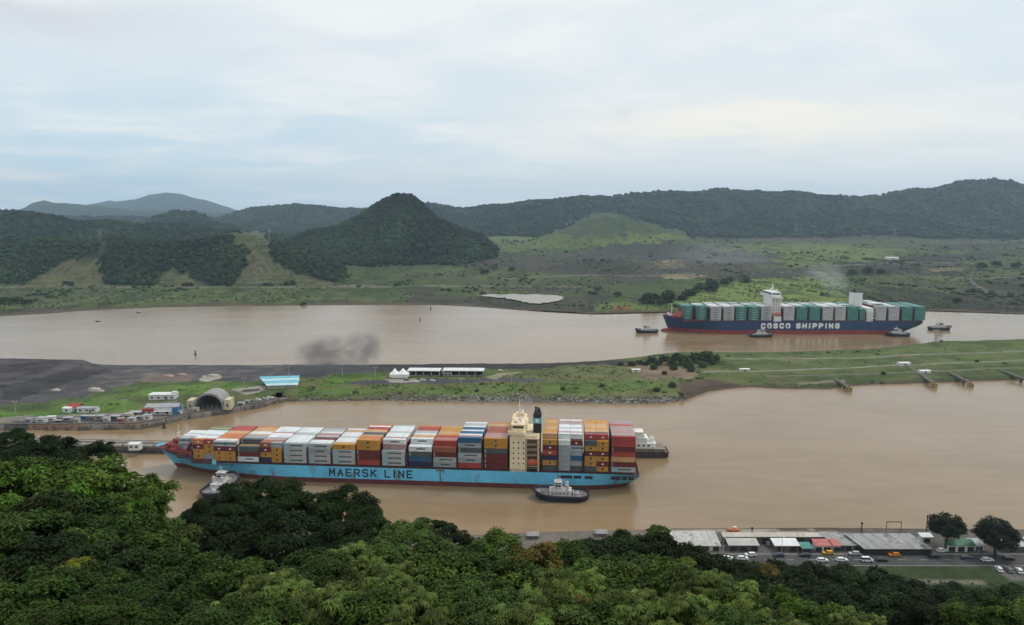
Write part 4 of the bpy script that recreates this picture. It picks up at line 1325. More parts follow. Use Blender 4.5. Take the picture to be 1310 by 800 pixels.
    # containers
    bays = [  # px left, px right, lengths, tiers by row, near-side codes from below (one string per length), tops, upper-step codes
        (221, 243, '20', (3, 3, 3), ['gGG', 'GGg'], 'WgWGWWW', 'Gg'),
        (243, 270, '20', (4, 4, 4), ['YYRO', 'gYYr'], 'WWGWWWKYK', 'WG'),
        (272, 300, '20t', (4, 4, 4), ['YYRG', 'YYRG'], 'WOOOTTrrr', 'O'),
        (303, 330, '40', (3, 3, 4, 4), ['WRD'], 'TDgTWTTO', 'gT'),
        (332, 359.5, '20', (4, 4, 4), ['NYRb', 'YYYg'], 'bPgWWPWWW', 'PG'),
        (361, 391.5, '40', (4, 4, 4), ['GGGG'], 'WWWWGWWW', 'G'),
        (394, 421.5, '40', (4, 4, 4), ['GGgG'], 'WWRGPWGg', 'RG'),
        (425, 453, '40', (4, 4, 4), ['GGGY'], 'TWWGWWTW', 'W'),
        (456, 484, '40', (5, 5, 5), ['rRRYY'], 'OOTDTTrWO', 'O'),
        (487, 518, '40', (3, 5, 5), ['GGG'], 'WPWWGWWWG', 'GP'),
        (522, 552, '40', (4, 4, 5), ['NBDW'], 'WWTWGrrO', 'Wr'),
        (554, 582.5, '40', (4, 5, 5), ['gGRb'], 'rPrYTYYT', 'Rr'),
        (586, 615, '40', (6, 6, 6), ['rgGDgB'], 'PWBWBWGW', 'B'),
        (619, 648.5, '40', (6, 6, 6), ['RRRDYY'], 'PPbrbTO', 'b'),
        (694, 712.5, '25', (6, 7, 7), ['DYNrRY'], 'TYTTYTY', 'YT'),
        (714.5, 744.5, '20', (6, 7, 7), ['gggggW', 'DgBgGR'], 'WPWGWgPW', 'PW'),
        (747, 779.5, '20', (6, 7, 7), ['DYYRYD', 'YRYRYY'], 'rDTYTTYY', 'rY'),
        (783, 812, '40', (7, 7, 7), ['GRTrRrr'], 'gPPgPrPg', 'P'),
    ]
    for bi, (p0, p1, kd, tr, sides, tops, s2) in enumerate(bays):
        z0 = 9.8
        xc = (x(p0, 13) + x(p1, 13)) / 2
        nrow = 13
        rows = [-B / 2 + 1.45 + CW / 2 + r * 2.44 for r in range(12)]
        nrow = 12
        if bi == 0:
            rows = rows[3:9]; nrow = 6; z0 = 11.45
        elif bi == 1:
            rows = rows[1:11]; nrow = 10
        tiers = [tr[min(r, len(tr) - 1)] for r in range(nrow)]
        lens = {'20': [6.06, 6.06], '20t': [6.06, 6.06], '40': [12.19], '25': [7.6]}[kd]
        tp = spread(tops, nrow)
        if bi in (5, 9, 6) :
            pass
        plan_bay(ship, bi, xc, lens, rows, nrow, tiers, sides, tp, z0, s2)
    ship['root'] = root
    return ship


# ---- the far ship: navy hull
def far_ship():
    L, B = 301.0, 48.0
    ctr = Vector((181 + L / 2, 875.0, 0))
    root = thing('container_ship', 'container ship with navy blue hull lettered COSCO SHIPPING and teal containers', 'ship', ctr, 0)
    ship = dict(L=L, B=B, M=Matrix.Translation(ctr), scale=1.105, label='navy ship')
    NAVY = mat('hull_navy', (0.016, 0.045, 0.125), 0.5, 0.18, 0.05)
    RED = mat('hull_red_far', (0.25, 0.035, 0.03), 0.7, 0.2, 0.12)
    DECK = mat('deck_red_far', (0.16, 0.05, 0.045), 0.8, 0.3, 0.3)
    WHITE = MATS['ship_white']; GLASS = MATS['ship_glass']; DARK = MATS['ship_dark_steel']
    hd = lambda s: 14.6 + 5.0 * max(0.0, 1 - s / 42.0) ** 1.2
    st = ship_hull(L, B, hd, 8.0, 1.5, 80.0, 50.0, 40.0, 4.2, zlow=-2)
    hull_parts(st, L, 8.0, 4.2, 0, (NAVY, RED), root, deck_mat=DECK, counter=(19.0, 9.5))
    mb = MB(); mb.lump((-L / 2 + 6, 0, 0.4), (7.5, 3.0, 2.6), 14, 8); mb.build('bulbous_bow', RED, root, True)
    x = lambda px, z_=14.0: local_x(px, ship, z_)
    GEAR = MATS['deck_gear_red']
    mb = MB(); mb.prism([(-L / 2 + 5, -6), (-L / 2 + 21, -15), (-L / 2 + 21, 15), (-L / 2 + 5, 6)], 17.6, 19.0); mb.build('forecastle', GEAR, root)
    mb = MB(); q = -L / 2 + 18; mb.side([(q, 19), (q + 0.6, 19), (q + 4.5, 25), (q + 3.9, 25)], -15, 15); mb.build('breakwater', GEAR, root)
    for a, b in ((8, -5), (8, 5), (13, -8), (13, 8)):
        mb = MB(); q = -L / 2 + a; mb.tube([(q, b - 1.8, 20.2), (q, b + 1.8, 20.2)], 1.2, 10); mb.box(q - 1.4, q + 1.4, b - 0.4, b + 0.4, 19, 21); mb.build('winch', WHITE if a == 8 else GEAR, root)
    mb = MB(); q = -L / 2 + 11; mb.tube([(q, 0, 19), (q, 0, 33)], [0.5, 0.25], 8); mb.box(q - 0.3, q + 0.3, -2, 2, 28, 28.4); mb.build('foremast', WHITE, root)
    mb = MB(); mb.box(x(875), x(989), -B / 2 + 1.6, B / 2 - 1.6, 13.75, 15.6); mb.box(x(1003), x(1108), -B / 2 + 1.6, B / 2 - 1.6, 13.75, 15.6); mb.box(x(1120), L / 2 - 0.5, -B / 2 + 1.6, B / 2 - 1.6, 13.75, 15.6)
    mb.build('hatch_coaming', MATS['deck_maroon'], root)
    x0, x1 = x(973.5, 9), x(1074, 9)
    lettering('COSCO SHIPPING', 6.4, x1 - x0, 1.75, mat('lettering_white', (0.78, 0.78, 0.76), 0.6, 0.05, 0.2), root, x0, -B / 2 - 0.06, 6.3)
    # forward deckhouse with bridge
    a0, a1 = x(990, 20), x(1002, 20)
    mb = MB(); mb.box(a0, a1, -B / 2 + 9.0, B / 2 - 9, 13.75, 44.0); mb.box(a0 + 1, a1 - 1, -B / 2 + 3, -B / 2 + 9.003, 13.75, 20.0); mb.build('deckhouse', WHITE, root)
    mb = MB(); mb.box(a0 - 0.6, a1 - 1.0, -B / 2 - 0.3, B / 2 + 0.3, 41.4, 42.2); mb.box(a0 - 0.6, a0 - 0.2, -B / 2 - 0.3, B / 2 + 0.3, 42.2, 43.6); mb.box(a0 - 0.6, a1 - 1.0, -B / 2 - 0.3, -B / 2, 42.2, 43.6)
    mb.build('bridge_wing', WHITE, root)
    mb = MB(); mb.box(a0 - 0.4, a1 - 0.6, -14.0, 14.0, 44.0, 47.4); mb.box(a0 - 0.8, a1 - 0.2, -14.4, 14.4, 47.4, 47.9); wh = mb.build('wheelhouse', WHITE, root)
    mb = MB(); mb.box(a0 - 0.46, a0 - 0.38, -13.6, 13.6, 45.2, 46.7); mb.box(a0 + 0.6, a1 - 1.4, -14.07, -13.98, 45.2, 46.7); mb.build('bridge_window', GLASS, wh)
    pieces('porthole', [(a0 + 2 + k * 3, a0 + 3 + k * 3, -B / 2 + 8.95, -B / 2 + 9.05, zz + 0.8, zz + 1.8) for zz in range(26, 41, 3) for k in range(3)], GLASS, root)
    mb = MB(); q = (a0 + a1) / 2
    mb.tube([(q, 0, 47.8), (q, 0, 58)], [0.9, 0.35], 8); mb.box(q - 0.4, q + 0.4, -4.2, 4.2, 52, 52.6); mb.box(q - 2.6, q + 0.3, -1, 1, 50, 50.9); mb.box(q - 2.8, q - 2.0, -2.6, 2.6, 50.85, 51.5); mb.build('radar_mast', WHITE, root)
    for yy in (-7, 7):
        MB().lump((q + 2, yy, 49.2), (1.3, 1.3, 1.6), 8, 6).build('antenna_dome', WHITE, root)
    lb = MB(); lb.lump((q, -B / 2 + 3.4, 22.6), (4.6, 1.7, 1.6), 14, 8); lb.box(q - 2, q + 1.6, -B / 2 + 2.6, -B / 2 + 4.2, 23.4, 24.7)
    lf = lb.build('lifeboat', mat('lifeboat_red', (0.45, 0.09, 0.07), 0.5, 0.1, 0.5), root, True)
    for k in (-4, 4):
        MB().tube([(q + k, -B / 2 + 5.6, 20.2), (q + k, -B / 2 + 5.2, 26.5), (q + k, -B / 2 + 3.2, 26.8)], 0.25, 6).build('davit', WHITE, lf)
    # aft funnel and casing
    c0, c1 = x(1109.5, 20), x(1119.5, 20)
    f0 = x(1098, 25)
    mb = MB(); mb.box(c0, c1 - 0.8, -B / 2 + 3, B / 2 - 6, 13.75, 30); mb.build('engine_casing', WHITE, root)
    for zz in (18, 21.5, 25):
        mb = MB(); mb.box(c0 + 0.3, c1 - 0.4, -B / 2 + 1.4, -B / 2 + 3.003, zz, zz + 0.3); mb.box(c0 + 0.3, c1 - 0.4, -B / 2 + 1.4, -B / 2 + 1.55, zz + 0.3, zz + 1.4); mb.build('side_deck', WHITE, root)
    mb = MB(); mb.box(f0 + 1.8, c0 + 1.6, -6.0, 6.0, 30.0 - 0.0, 46.5); fu = mb.build('funnel', WHITE, root)
    mb = MB(); mb.box(f0 + 2.2, c0 + 1.2, -5.6, 5.6, 46.5, 47.6)
    for a, b in ((4, -2.4), (6.5, 1.8), (5, 3)):
        mb.tube([(f0 + a, b, 47.6), (f0 + a, b, 50)], 0.7, 8)
    mb.build('funnel_top', MATS['funnel_black'], fu)
    bays = [(875, 890, 'KKKKKK', 4, 'K'), (891.5, 907, 'KKKKKK', 2, 'KKWK'), (909, 924, 'CCCCCC', 0, 'CWCC'), (926, 940.5, 'CCCCCC', 0, 'CWCC'), (941.5, 956.5, 'KKKKKK', 0, 'KCCKC'), (958, 973, 'KKKKKK', 0, 'KKCCK'), (974, 988.5, 'CCCCCC', 0, 'CWCC'),
            (1003, 1018, 'CCCCCC', 0, 'CWCC'), (1019.5, 1034.5, 'KKKKKK', 0, 'KCWCK'), (1036, 1051, 'KKKKKK', 0, 'KKCC'), (1053, 1067.5, 'CCCCCC', 0, 'CWCC'), (1069, 1083.5, 'CCCCCC', 0, 'CCWC'), (1085, 1099.5, 'KKKKKK', 0, 'KKWKK'), (1101, 1108, 'KKKKK', 0, 'K'),
            (1121, 1135.5, 'CCCCCC', 0, 'CWCC'), (1137, 1153, 'CCCCCC', 0, 'CCWC'), (1154.5, 1169.5, 'KKKKKK', 0, 'K'), (1171, 1186, 'KKKKKK', 0, 'KK')]
    for bi, (p0, p1, sd, inset, tops) in enumerate(bays):
        xc = (x(p0, 24) + x(p1, 24)) / 2
        rows = [-B / 2 + 2.0 + CW / 2 + r * 2.44 for r in range(18)]
        if inset:
            rows = rows[inset:18 - inset]
        n = len(sd)
        tiers = [n] * len(rows)
        if bi == 14:
            tiers = [n, n, n] + [n + 1] * (len(rows) - 3)
        plan_bay(ship, bi, xc, [12.19 if p1 - p0 > 10 else 6.06], rows, len(rows), tiers, [sd], spread(tops, len(rows)), 15.65, 'KC')
    for p0, p1, *_ in bays[:-1]:
        q = x(p1 + 0.8, 20)
        mb = MB()
        for yy in np.arange(-B / 2 + 2, B / 2 - 1.9, 7.3):
            mb.box(q - 0.35, q + 0.35, yy - 0.2, yy + 0.2, 13.8, 24)
        for zz in (18.5, 24):
            mb.box(q - 0.5, q + 0.5, -B / 2 + 1.7, B / 2 - 1.7, zz, zz + 0.2)
        mb.build('lashing_bridge', MATS['deck_maroon'], root)
    ship['root'] = root
    return ship


NEAR = near_ship()
FAR = far_ship()

# ---- the containers: the three hundred that show largest are objects, the rest one mass
ORD = ['first', 'second', 'third', 'fourth', 'fifth', 'sixth', 'seventh', 'eighth', 'ninth', 'tenth', 'eleventh', 'twelfth', 'thirteenth', 'fourteenth', 'fifteenth', 'sixteenth', 'seventeenth', 'eighteenth', 'nineteenth']
BOXES.sort(key=lambda b: -b['score'])
shown, rest = [b for b in BOXES if b['vis'] > 0][:300], []
ids = set(id(b) for b in shown)
rest = [b for b in BOXES if id(b) not in ids]


def box_label(b):
    c = PAL[b['code']][0]
    s = b['ship']['label']
    nb = len([1 for _ in range(18)])
    st_ = ORD[b['bay']] + ' stack from bow'
    half = '' if b['nl'] == 1 else ('bow-end ' if b['li'] == 0 else 'stern-end ')
    if b['row'] == 0:
        t = ORD[b['tier']] + ' tier' if not b['top'] else 'topmost'
        return f"{half}{c} container, {t}, near side, {st_}, {s}"
    r = ORD[b['row']] + ' row in'
    if b['top']:
        return f"{half}{c} container atop {r}, {st_}, {s}"
    return f"{half}{c} container {ORD[b['tier']]} tier, {r}, {st_}, {s}"


for b in shown:
    o = bpy.data.objects.new('shipping_container', container_mesh(b['code'], b['L']))
    COL.objects.link(o)
    yaw = b['ship']['root'].rotation_euler.z
    j = random.uniform(-0.06, 0.06)
    o.location = b['ship']['M'] @ Vector((b['x'] + j, b['y'], b['z']))
    o.rotation_euler = (0, 0, yaw)
    tag(o, box_label(b), 'container', 'containers stacked on the ' + b['ship']['label'])
codes = sorted(set(b['code'] for b in rest))
mb = MB()
for b in rest:
    mb.mi = codes.index(b['code'])
    M = b['ship']['M']
    vs = []
    hx_, hy_ = b['L'] / 2 - 0.03, CW / 2 - 0.03
    for z_ in (b['z'] + 0.02, b['z'] + CHH - 0.02):
        for sx, sy in ((-1, -1), (1, -1), (1, 1), (-1, 1)):
            vs.append(M @ Vector((b['x'] + sx * hx_, b['y'] + sy * hy_, z_)))
    mb.add(vs, [(0, 3, 2, 1), (4, 5, 6, 7), (0, 1, 5, 4), (1, 2, 6, 5), (2, 3, 7, 6), (3, 0, 4, 7)])
    if b['code'] in 'K' and b['seen']:
        pass
o = mb.build('stacked_containers', [paint(c) for c in codes])
kind(o, 'stuff')
print('containers', len(shown), len(rest), 'far shown', len([1 for b in shown if b['ship'] is FAR]))


# ---- tugs
def make_tug(name, label, loc, rz, cat='tugboat', group='tugboats around the ships', L=27.5, B=12.2):
    root = thing(name, label, cat, loc, rz, group)
    BLK = mat('tug_black', (0.014, 0.014, 0.022), 0.7, 0.3, 0.4)
    GRY = mat('tug_deck_grey', (0.20, 0.18, 0.18), 0.85, 0.35, 0.5)
    WHT = mat('tug_white', (0.50, 0.49, 0.48), 0.6, 0.2, 0.8, stain=((0.2, 0.18, 0.17), 0.7, 0.6, (1, 1, 0.4)))
    hd = lambda s: 3.0 + 1.7 * max(0, 1 - s / 12.0) ** 1.3
    st = ship_hull(L, B, hd, 0.6, 1.0, 9.0, 7.0, 8.0, 0.8, n=30, zlow=-0.8, round_stern=5.0)
    hull_parts(st, L, 1.4, 0.8, 0, (BLK, BLK), root, deck_drop=0.8, deck_mat=GRY)
    fd = MB()
    pts = [(s - L / 2, -row[6][1] - 0.1, h - 0.35) for s, h, row in st]
    loop = pts + [(a, -b, c) for a, b, c in pts[::-1]]
    fd.tube(loop + [loop[0]], 0.62, 7, caps=False)
    fd.build('fender', BLK, root)
    mb = MB(); mb.side([(-5.8, 1.85), (5.4, 1.85), (5.4, 4.5), (4.2, 4.8), (-4.8, 4.8), (-5.8, 4.4)], -3.2, 3.2); dh = mb.build('deckhouse', WHT, root)
    pieces('porthole', [(-4.2 + k * 1.8, -3.5 + k * 1.8, a, a + 0.09, 3.1, 3.8) for k in range(5) for a in (-3.24, 3.15)], MATS['ship_glass'], dh)
    mb = MB(); mb.box(-3.6, 0.6, -2.3, 2.3, 4.803, 6.3); mb.box(-3.0, 0.2, -2.0, 2.0, 7.5, 7.9); mb.box(-3.4, 0.5, -2.4, 2.4, 8.6, 8.85)
    for a in (-2.9, -1.4, 0.1):
        for b in (-1.9, 1.9):
            mb.box(a - 0.14, a + 0.14, b - 0.14, b + 0.14, 6.3, 8.6)
    wh = mb.build('wheelhouse', WHT, root)
    mb = MB(); mb.box(-2.8, 0.0, -1.86, 1.86, 6.35, 8.55); mb.build('window', MATS['ship_glass'], wh)
    for b in (-2.2, 2.2):
        mb = MB(); mb.box(2.2, 3.8, b - 0.6, b + 0.6, 4.803, 7.2); mb.box(2.1, 3.9, b - 0.66, b + 0.66, 7.2, 7.6); mb.tube([(3, b, 7.6), (3.2, b, 8.4)], 0.28, 8); mb.build('funnel', WHT, root)
    mb = MB(); mb.tube([(-0.6, 0, 8.85), (-0.6, 0, 13.0)], [0.2, 0.09], 6); mb.box(-0.7, -0.5, -1.3, 1.3, 11.4, 11.55); mb.box(-1.5, -0.6, -0.4, 0.4, 10.0, 10.15); mb.tube([(-0.6, 0, 10), (1.4, 0, 8.85)], 0.07, 5); mb.build('mast', WHT, root)
    mb = MB(); mb.tube([(-9.0, -1.3, 3.2), (-9.0, 1.3, 3.2)], 0.9, 12); mb.box(-9.8, -8.2, -1.9, -1.4, 2.2, 4.0); mb.box(-9.8, -8.2, 1.4, 1.9, 2.2, 4.0); mb.build('winch', GRY, root)
    mb = MB(); mb.box(7.2, 9.2, -1.0, 1.0, 1.85, 3.0); mb.tube([(8.2, 0, 3.0), (8.2, 0, 3.5)], 0.5, 8); mb.box(6.0, 6.4, -2.6, 2.6, 1.85, 3.5); mb.build('towing_bitts', WHT, root)
    mb = MB()
    for k in range(16):
        s, h, row = st[4 + k]
        for sg in (-1, 1):
            mb.tube([(s - L / 2, sg * (row[6][1] - 0.4), h - 0.8), (s - L / 2, sg * (row[6][1] - 0.4), h + 0.9)], 0.05, 4)
    mb.build('railing', WHT, root)
    return root


def sea(px, py):
    p = G(px, py, 0.0)
    return Vector((p.x, p.y, 0.0))


tug = make_tug('tugboat', 'black hulled tugboat with white wheelhouse alongside the stern of the pale blue ship', sea(717.5, 637), R(-4))
for px, py, rz, lb in [
    (283, 626, R(266), 'tugboat pushing end-on against the bow side of the pale blue ship'),
    (827, 425.5, R(4), 'tugboat on open water just ahead of the navy ship'),
    (974, 431, R(182), 'low tugboat alongside the navy ship below the COSCO lettering'),
    (1147.5, 430, R(-3), 'tugboat with tall white wheelhouse alongside the stern quarter of the navy ship'),
    (1202, 422, R(181), 'tugboat following behind the stern of the navy ship'),
]:
    c = copy_tree(tug)
    c.location = sea(px, py); c.rotation_euler = (0, 0, rz)
    c['label'] = lb


# ---- the smaller vessel beyond the stern
def far_vessel():
    p = sea(834, 586)
    L, B = 46.0, 11.0
    stern = p + Vector((10.0, 6.0, 0))
    root = thing('work_vessel', 'brown hulled work vessel with stepped white deckhouse behind the pale blue ship', 'vessel', stern - Vector((L / 2, 0, 0)), R(-3))
    BR = mat('barge_brown', (0.055, 0.038, 0.032), 0.8, 0.35, 0.3, stain=((0.20, 0.15, 0.11), 0.25, 0.6))
    TN = mat('barge_deck', (0.22, 0.17, 0.13), 0.85, 0.3, 0.4)
    W_ = MATS['ship_white']
    st = ship_hull(L, B, lambda s: 3.6, 1.0, 1.0, 10.0, 8.0, 8.0, 0.9, n=24, zlow=-1)
    hull_parts(st, L, 1.0, 0.9, 0, (BR, BR), root, deck_drop=0.5, deck_mat=TN)
    mb = MB(); mb.box(-15, L / 2 - 2.2, -4.9, 4.9, 3.14, 5.6); mb.build('lower_deckhouse', TN, root)
    mb = MB(); mb.box(-14, 15.6, -4.3, 4.3, 5.603, 8.4); a = mb.build('deckhouse', W_, root)
    mb = MB(); mb.box(-12, 10.5, -4.0, 4.0, 8.403, 11.2); mb.box(-12.4, 11, -4.4, 4.4, 11.2, 11.45); mb.build('upper_deckhouse', W_, root)
    mb = MB(); mb.box(-8, 7.5, -3.4, 3.4, 11.45, 14.6); mb.side([(7.5, 11.45), (9.4, 11.45), (8.0, 14.6), (7.5, 14.6)], -3.4, 3.4); mb.box(-8.4, 8.4, -3.8, 3.8, 14.6, 14.85); mb.build('wheelhouse', W_, root)
    pieces('window', [(-12.6 + k * 2.9, -11.2 + k * 2.9, -4.35, -4.25, 6.5, 7.5) for k in range(9)], MATS['ship_glass'], a)
    mb = MB()
    for k in range(12):
        q = -14 + k * 2.9
        mb.box(q, q + 0.1, -5.2, -5.1, 5.6, 6.7)
    mb.box(-14.8, L / 2 - 2.2, -5.2, -5.1, 6.6, 6.7); mb.box(-14.8, L / 2 - 2.2, -5.25, -4.9, 5.45, 5.603); mb.build('railing', W_, root)
    mb = MB(); mb.tube([(4, 0, 14.85), (4, 0, 19.5)], [0.25, 0.1], 6); mb.box(3.9, 4.1, -1.5, 1.5, 17.6, 17.8); mb.build('mast', W_, root)
    mb = MB(); mb.cbox((13.5, 0, 9.5), (2.6, 3.0, 2.2)); mb.tube([(13.5, 0, 10.6), (13.5, 0, 12.0)], 0.5, 8); mb.build('funnel', W_, root)
far_vessel()
# ------------------------------------------------------------------ things on the strip between the channels
CONC = mat('concrete', (0.24, 0.222, 0.19), 0.9, 0.22, 0.3, stain=((0.14, 0.12, 0.10), 0.35, 0.58))
CONCD = mat('old_concrete', (0.115, 0.095, 0.078), 0.92, 0.3, 0.3, stain=((0.06, 0.05, 0.04), 0.3, 0.52))
WALLW = mat('wall_white', (0.62, 0.61, 0.58), 0.8, 0.12, 0.3, stain=((0.36, 0.33, 0.28), 0.4, 0.62))
WALLC = mat('wall_cream', (0.52, 0.46, 0.34), 0.8, 0.12, 0.3)
ROOFG = mat('roof_grey', (0.34, 0.35, 0.36), 0.6, 0.18, 0.25, stain=((0.20, 0.18, 0.16), 0.3, 0.60))
ROOFW = mat('roof_white', (0.66, 0.67, 0.66), 0.6, 0.10, 0.25)
ROOFT = mat('roof_turquoise', (0.13, 0.42, 0.52), 0.55, 0.15, 0.2)
ROOFTL = mat('roof_turquoise_pale', (0.42, 0.60, 0.64), 0.55, 0.12, 0.2)
BLUEP = mat('panel_blue', (0.05, 0.15, 0.33), 0.6, 0.15, 0.4)
REDP = mat('panel_red', (0.36, 0.045, 0.04), 0.6, 0.2, 0.4)
REDF = mat('roof_faded_red', (0.42, 0.12, 0.11), 0.65, 0.2, 0.3)
GREENP = mat('roof_green', (0.03, 0.17, 0.085), 0.6, 0.2, 0.3)
TEALP = mat('awning_teal', (0.05, 0.20, 0.17), 0.6, 0.2, 0.4)
GLS = MATS['ship_glass']; DKS = MATS['ship_dark_steel']
POLE = mat('pole_galvanised', (0.42, 0.42, 0.41), 0.6, 0.15, 1.0)
YELL = mat('worn_yellow', (0.27, 0.19, 0.075), 0.8, 0.35, 0.5)


def scale_at(p):
    return FPX / p.y


def house(name, label, cat, loc, rz, L, D, H, wall, roof, pitch=1.2, ov=0.4, windows=3, door=True, group=None, wmat=None, roof_kind='gable', wz=None):
    """a long shed or house: wall (> nothing), roof, windows with frames, a door; near side faces -Y"""
    t = thing(name, label, cat, loc, rz, group)
    MB().box(-L / 2, L / 2, 0, D, -0.6, H).build('wall', wall, t)
    mb = MB()
    if roof_kind == 'gable':
        e = 0.14
        mb.add([(-L / 2 - ov, -ov, H + 0.003), (L / 2 + ov, -ov, H + 0.003), (L / 2 + ov, D / 2, H + pitch), (-L / 2 - ov, D / 2, H + pitch), (-L / 2 - ov, D + ov, H + 0.003), (L / 2 + ov, D + ov, H + 0.003),
                (-L / 2 - ov, -ov, H + e), (L / 2 + ov, -ov, H + e), (L / 2 + ov, D / 2, H + pitch + e), (-L / 2 - ov, D / 2, H + pitch + e), (-L / 2 - ov, D + ov, H + e), (L / 2 + ov, D + ov, H + e)],
               [(0, 3, 2, 1), (3, 4, 5, 2), (6, 7, 8, 9), (9, 8, 11, 10), (0, 1, 7, 6), (5, 4, 10, 11), (1, 2, 8, 7), (2, 5, 11, 8), (3, 0, 6, 9), (4, 3, 9, 10)])
    elif roof_kind == 'shed':
        mb.prism([(-L / 2 - ov, -ov), (L / 2 + ov, -ov), (L / 2 + ov, D + ov), (-L / 2 - ov, D + ov)], [H + 0.003, H + 0.003, H + pitch, H + pitch], [H + 0.18, H + 0.18, H + pitch + 0.18, H + pitch + 0.18])
    else:
        mb.box(-L / 2 - ov, L / 2 + ov, -ov, D + ov, H + 0.003, H + 0.3)
    mb.build('roof', roof, t)
    if windows:
        ww = L / windows
        for k in range(windows):
            q = -L / 2 + ww * (k + 0.5)
            a = min(0.8, ww * 0.3); zz = wz or min(1.0, H * 0.35)
            f = MB().box(q - a - 0.12, q + a + 0.12, -0.05, 0.06, zz - 0.12, min(H - 0.2, zz + 1.3)).build('window', wmat or WALLW, t)
            MB().box(q - a, q + a, -0.09, -0.045, zz, min(H - 0.32, zz + 1.18)).build('pane', GLS, f)
    if door:
        q = L * 0.18
        MB().box(q - 0.5, q + 0.5, -0.07, 0.05, 0.0, min(2.1, H - 0.3)).build('door', DKS, t)
    return t


def place(px, py):
    p = I(px, py)
    return p


# the domed shelter: an arched grey shell open towards the channel, cream end walls either side
p = I(267, 525)
s_ = scale_at(p)
t = thing('arched_shelter', 'grey arched shelter with a dark open mouth facing the canal', 'shelter', p, R(4))
ro, ri, dp = 10.6, 9.4, 19.0
hgt = 12.4
n = 20
mb = MB()
V, F = [], []
for yy, k in ((0.0, 1.0), (dp, 0.93)):
    for r_, h_ in ((ro, hgt), (ri, hgt - 1.5)):
        for i in range(n + 1):
            a = math.pi * i / n
            V.append((-r_ * k * math.cos(a), yy, h_ * k * math.sin(a) ** 0.8))
m1 = n + 1
for i in range(n):
    F += [(i, i + 1, m1 + i + 1, m1 + i), (2 * m1 + i, 3 * m1 + i, 3 * m1 + i + 1, 2 * m1 + i + 1), (i, 2 * m1 + i, 2 * m1 + i + 1, i + 1), (m1 + i, m1 + i + 1, 3 * m1 + i + 1, 3 * m1 + i)]
mb.add(V, F)
mb.build('arched_roof', mat('shelter_shell', (0.27, 0.265, 0.255), 0.75, 0.15, 0.3, stain=((0.17, 0.155, 0.14), 0.25, 0.58)), t)
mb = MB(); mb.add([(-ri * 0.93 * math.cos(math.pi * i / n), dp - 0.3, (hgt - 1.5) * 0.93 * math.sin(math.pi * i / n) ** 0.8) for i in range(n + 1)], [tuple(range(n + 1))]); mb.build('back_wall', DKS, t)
for sx, lab in ((-1, ''), (1, '')):
    mb = MB(); mb.cbox((sx * 12.8, 5.0, 3.4), (4.2, 9.0, 7.4)); w_ = mb.build('side_block', WALLC, t)
    MB().cbox((sx * 12.8, 0.45, 3.2), (1.0, 0.12, 2.2)).build('doorway', DKS, w_)
MB().box(-9.0, 9.0, 2.0, 17.5, -0.4, 0.9).build('stage_floor', CONCD, t)
mb = MB()
for k in range(5):
    mb.box(-7 + k * 3.4, -5.0 + k * 3.4, 5, 7, 0.9, 2.4)
    mb.box(-7 + k * 3.4, -6.8 + k * 3.4, 6, 6.2, 2.4, 5)
for k in range(5):
    MB().box(-7 + k * 3.4, -5.0 + k * 3.4, 5, 7, 0.903, 2.4).build('crate', CONCD, t)

# small white flat-roofed building
p = I(207, 511.5)
t = house('flat_roof_building', 'small white building with pale flat roof on the green lawn behind the blue-ended shed', 'building', p, R(3), 19, 7.5, 3.6, WALLW, ROOFW, windows=4, roof_kind='flat')
MB().cbox((8.2, 3.4, 4.6), (3.2, 4.0, 1.4)).build('roof_hut', WALLW, t)
# grey shed with a blue end and red and white goods before it
p = I(207, 531)
t = house('canal_shed', 'grey roofed shed with bright blue end panel beside the arched shelter', 'shed', p, R(4), 22, 9, 5.4, WALLW, ROOFG, pitch=1.6, windows=4)
MB().box(7.2, 11.05, -0.2, 8.0, 0.0, 5.2).build('end_panel', BLUEP, t)
MB().box(-12.4, -5.2, -1.2, -0.1, 2.8, 4.8).build('awning', REDP, t)
MB().box(-4.6, 6.8, -2.4, -0.1, 2.9, 3.1).build('canopy', ROOFW, t)
for lx, ly, lab, m_, sz in [(188, 537.5, 'white stacked boxes on the quay left of the blue-ended shed', WALLW, (5, 3, 3.2)), (193, 540.5, 'pale grey kiosk at the quay edge near the blue-ended shed', ROOFG, (4, 3, 2.4)), (222, 534.5, 'white hut on the quay between the blue-ended shed and the arched shelter', WALLW, (5, 3, 2.6)),
                             (214, 536, 'low white hut in front of the blue-ended shed', ROOFW, (3.4, 2.4, 2.2))]:
    p = I(lx, ly)
    house('kiosk', lab, 'hut', p, R(5), sz[0], sz[1], sz[2], m_, ROOFG, pitch=0.4, windows=1, door=False)
# red-roofed house and its neighbours
p = I(94, 527)
t = house('red_roof_house', 'small house with red roof on the lawn at the far left bank', 'house', p, R(-4), 8, 6, 3.2, WALLW, REDP, pitch=2.0, windows=2)
p = I(85, 528); house('white_hut', 'white hut on the left side of the red-roofed house', 'hut', p, R(-8), 6, 4.5, 3.0, ROOFW, ROOFW, pitch=0.5, windows=1, door=False)
p = I(111, 528); house('grey_hut', 'long grey hut on the right side of the red-roofed house', 'hut', p, R(4), 13, 5, 3.0, WALLW, ROOFG, pitch=0.7, windows=3)
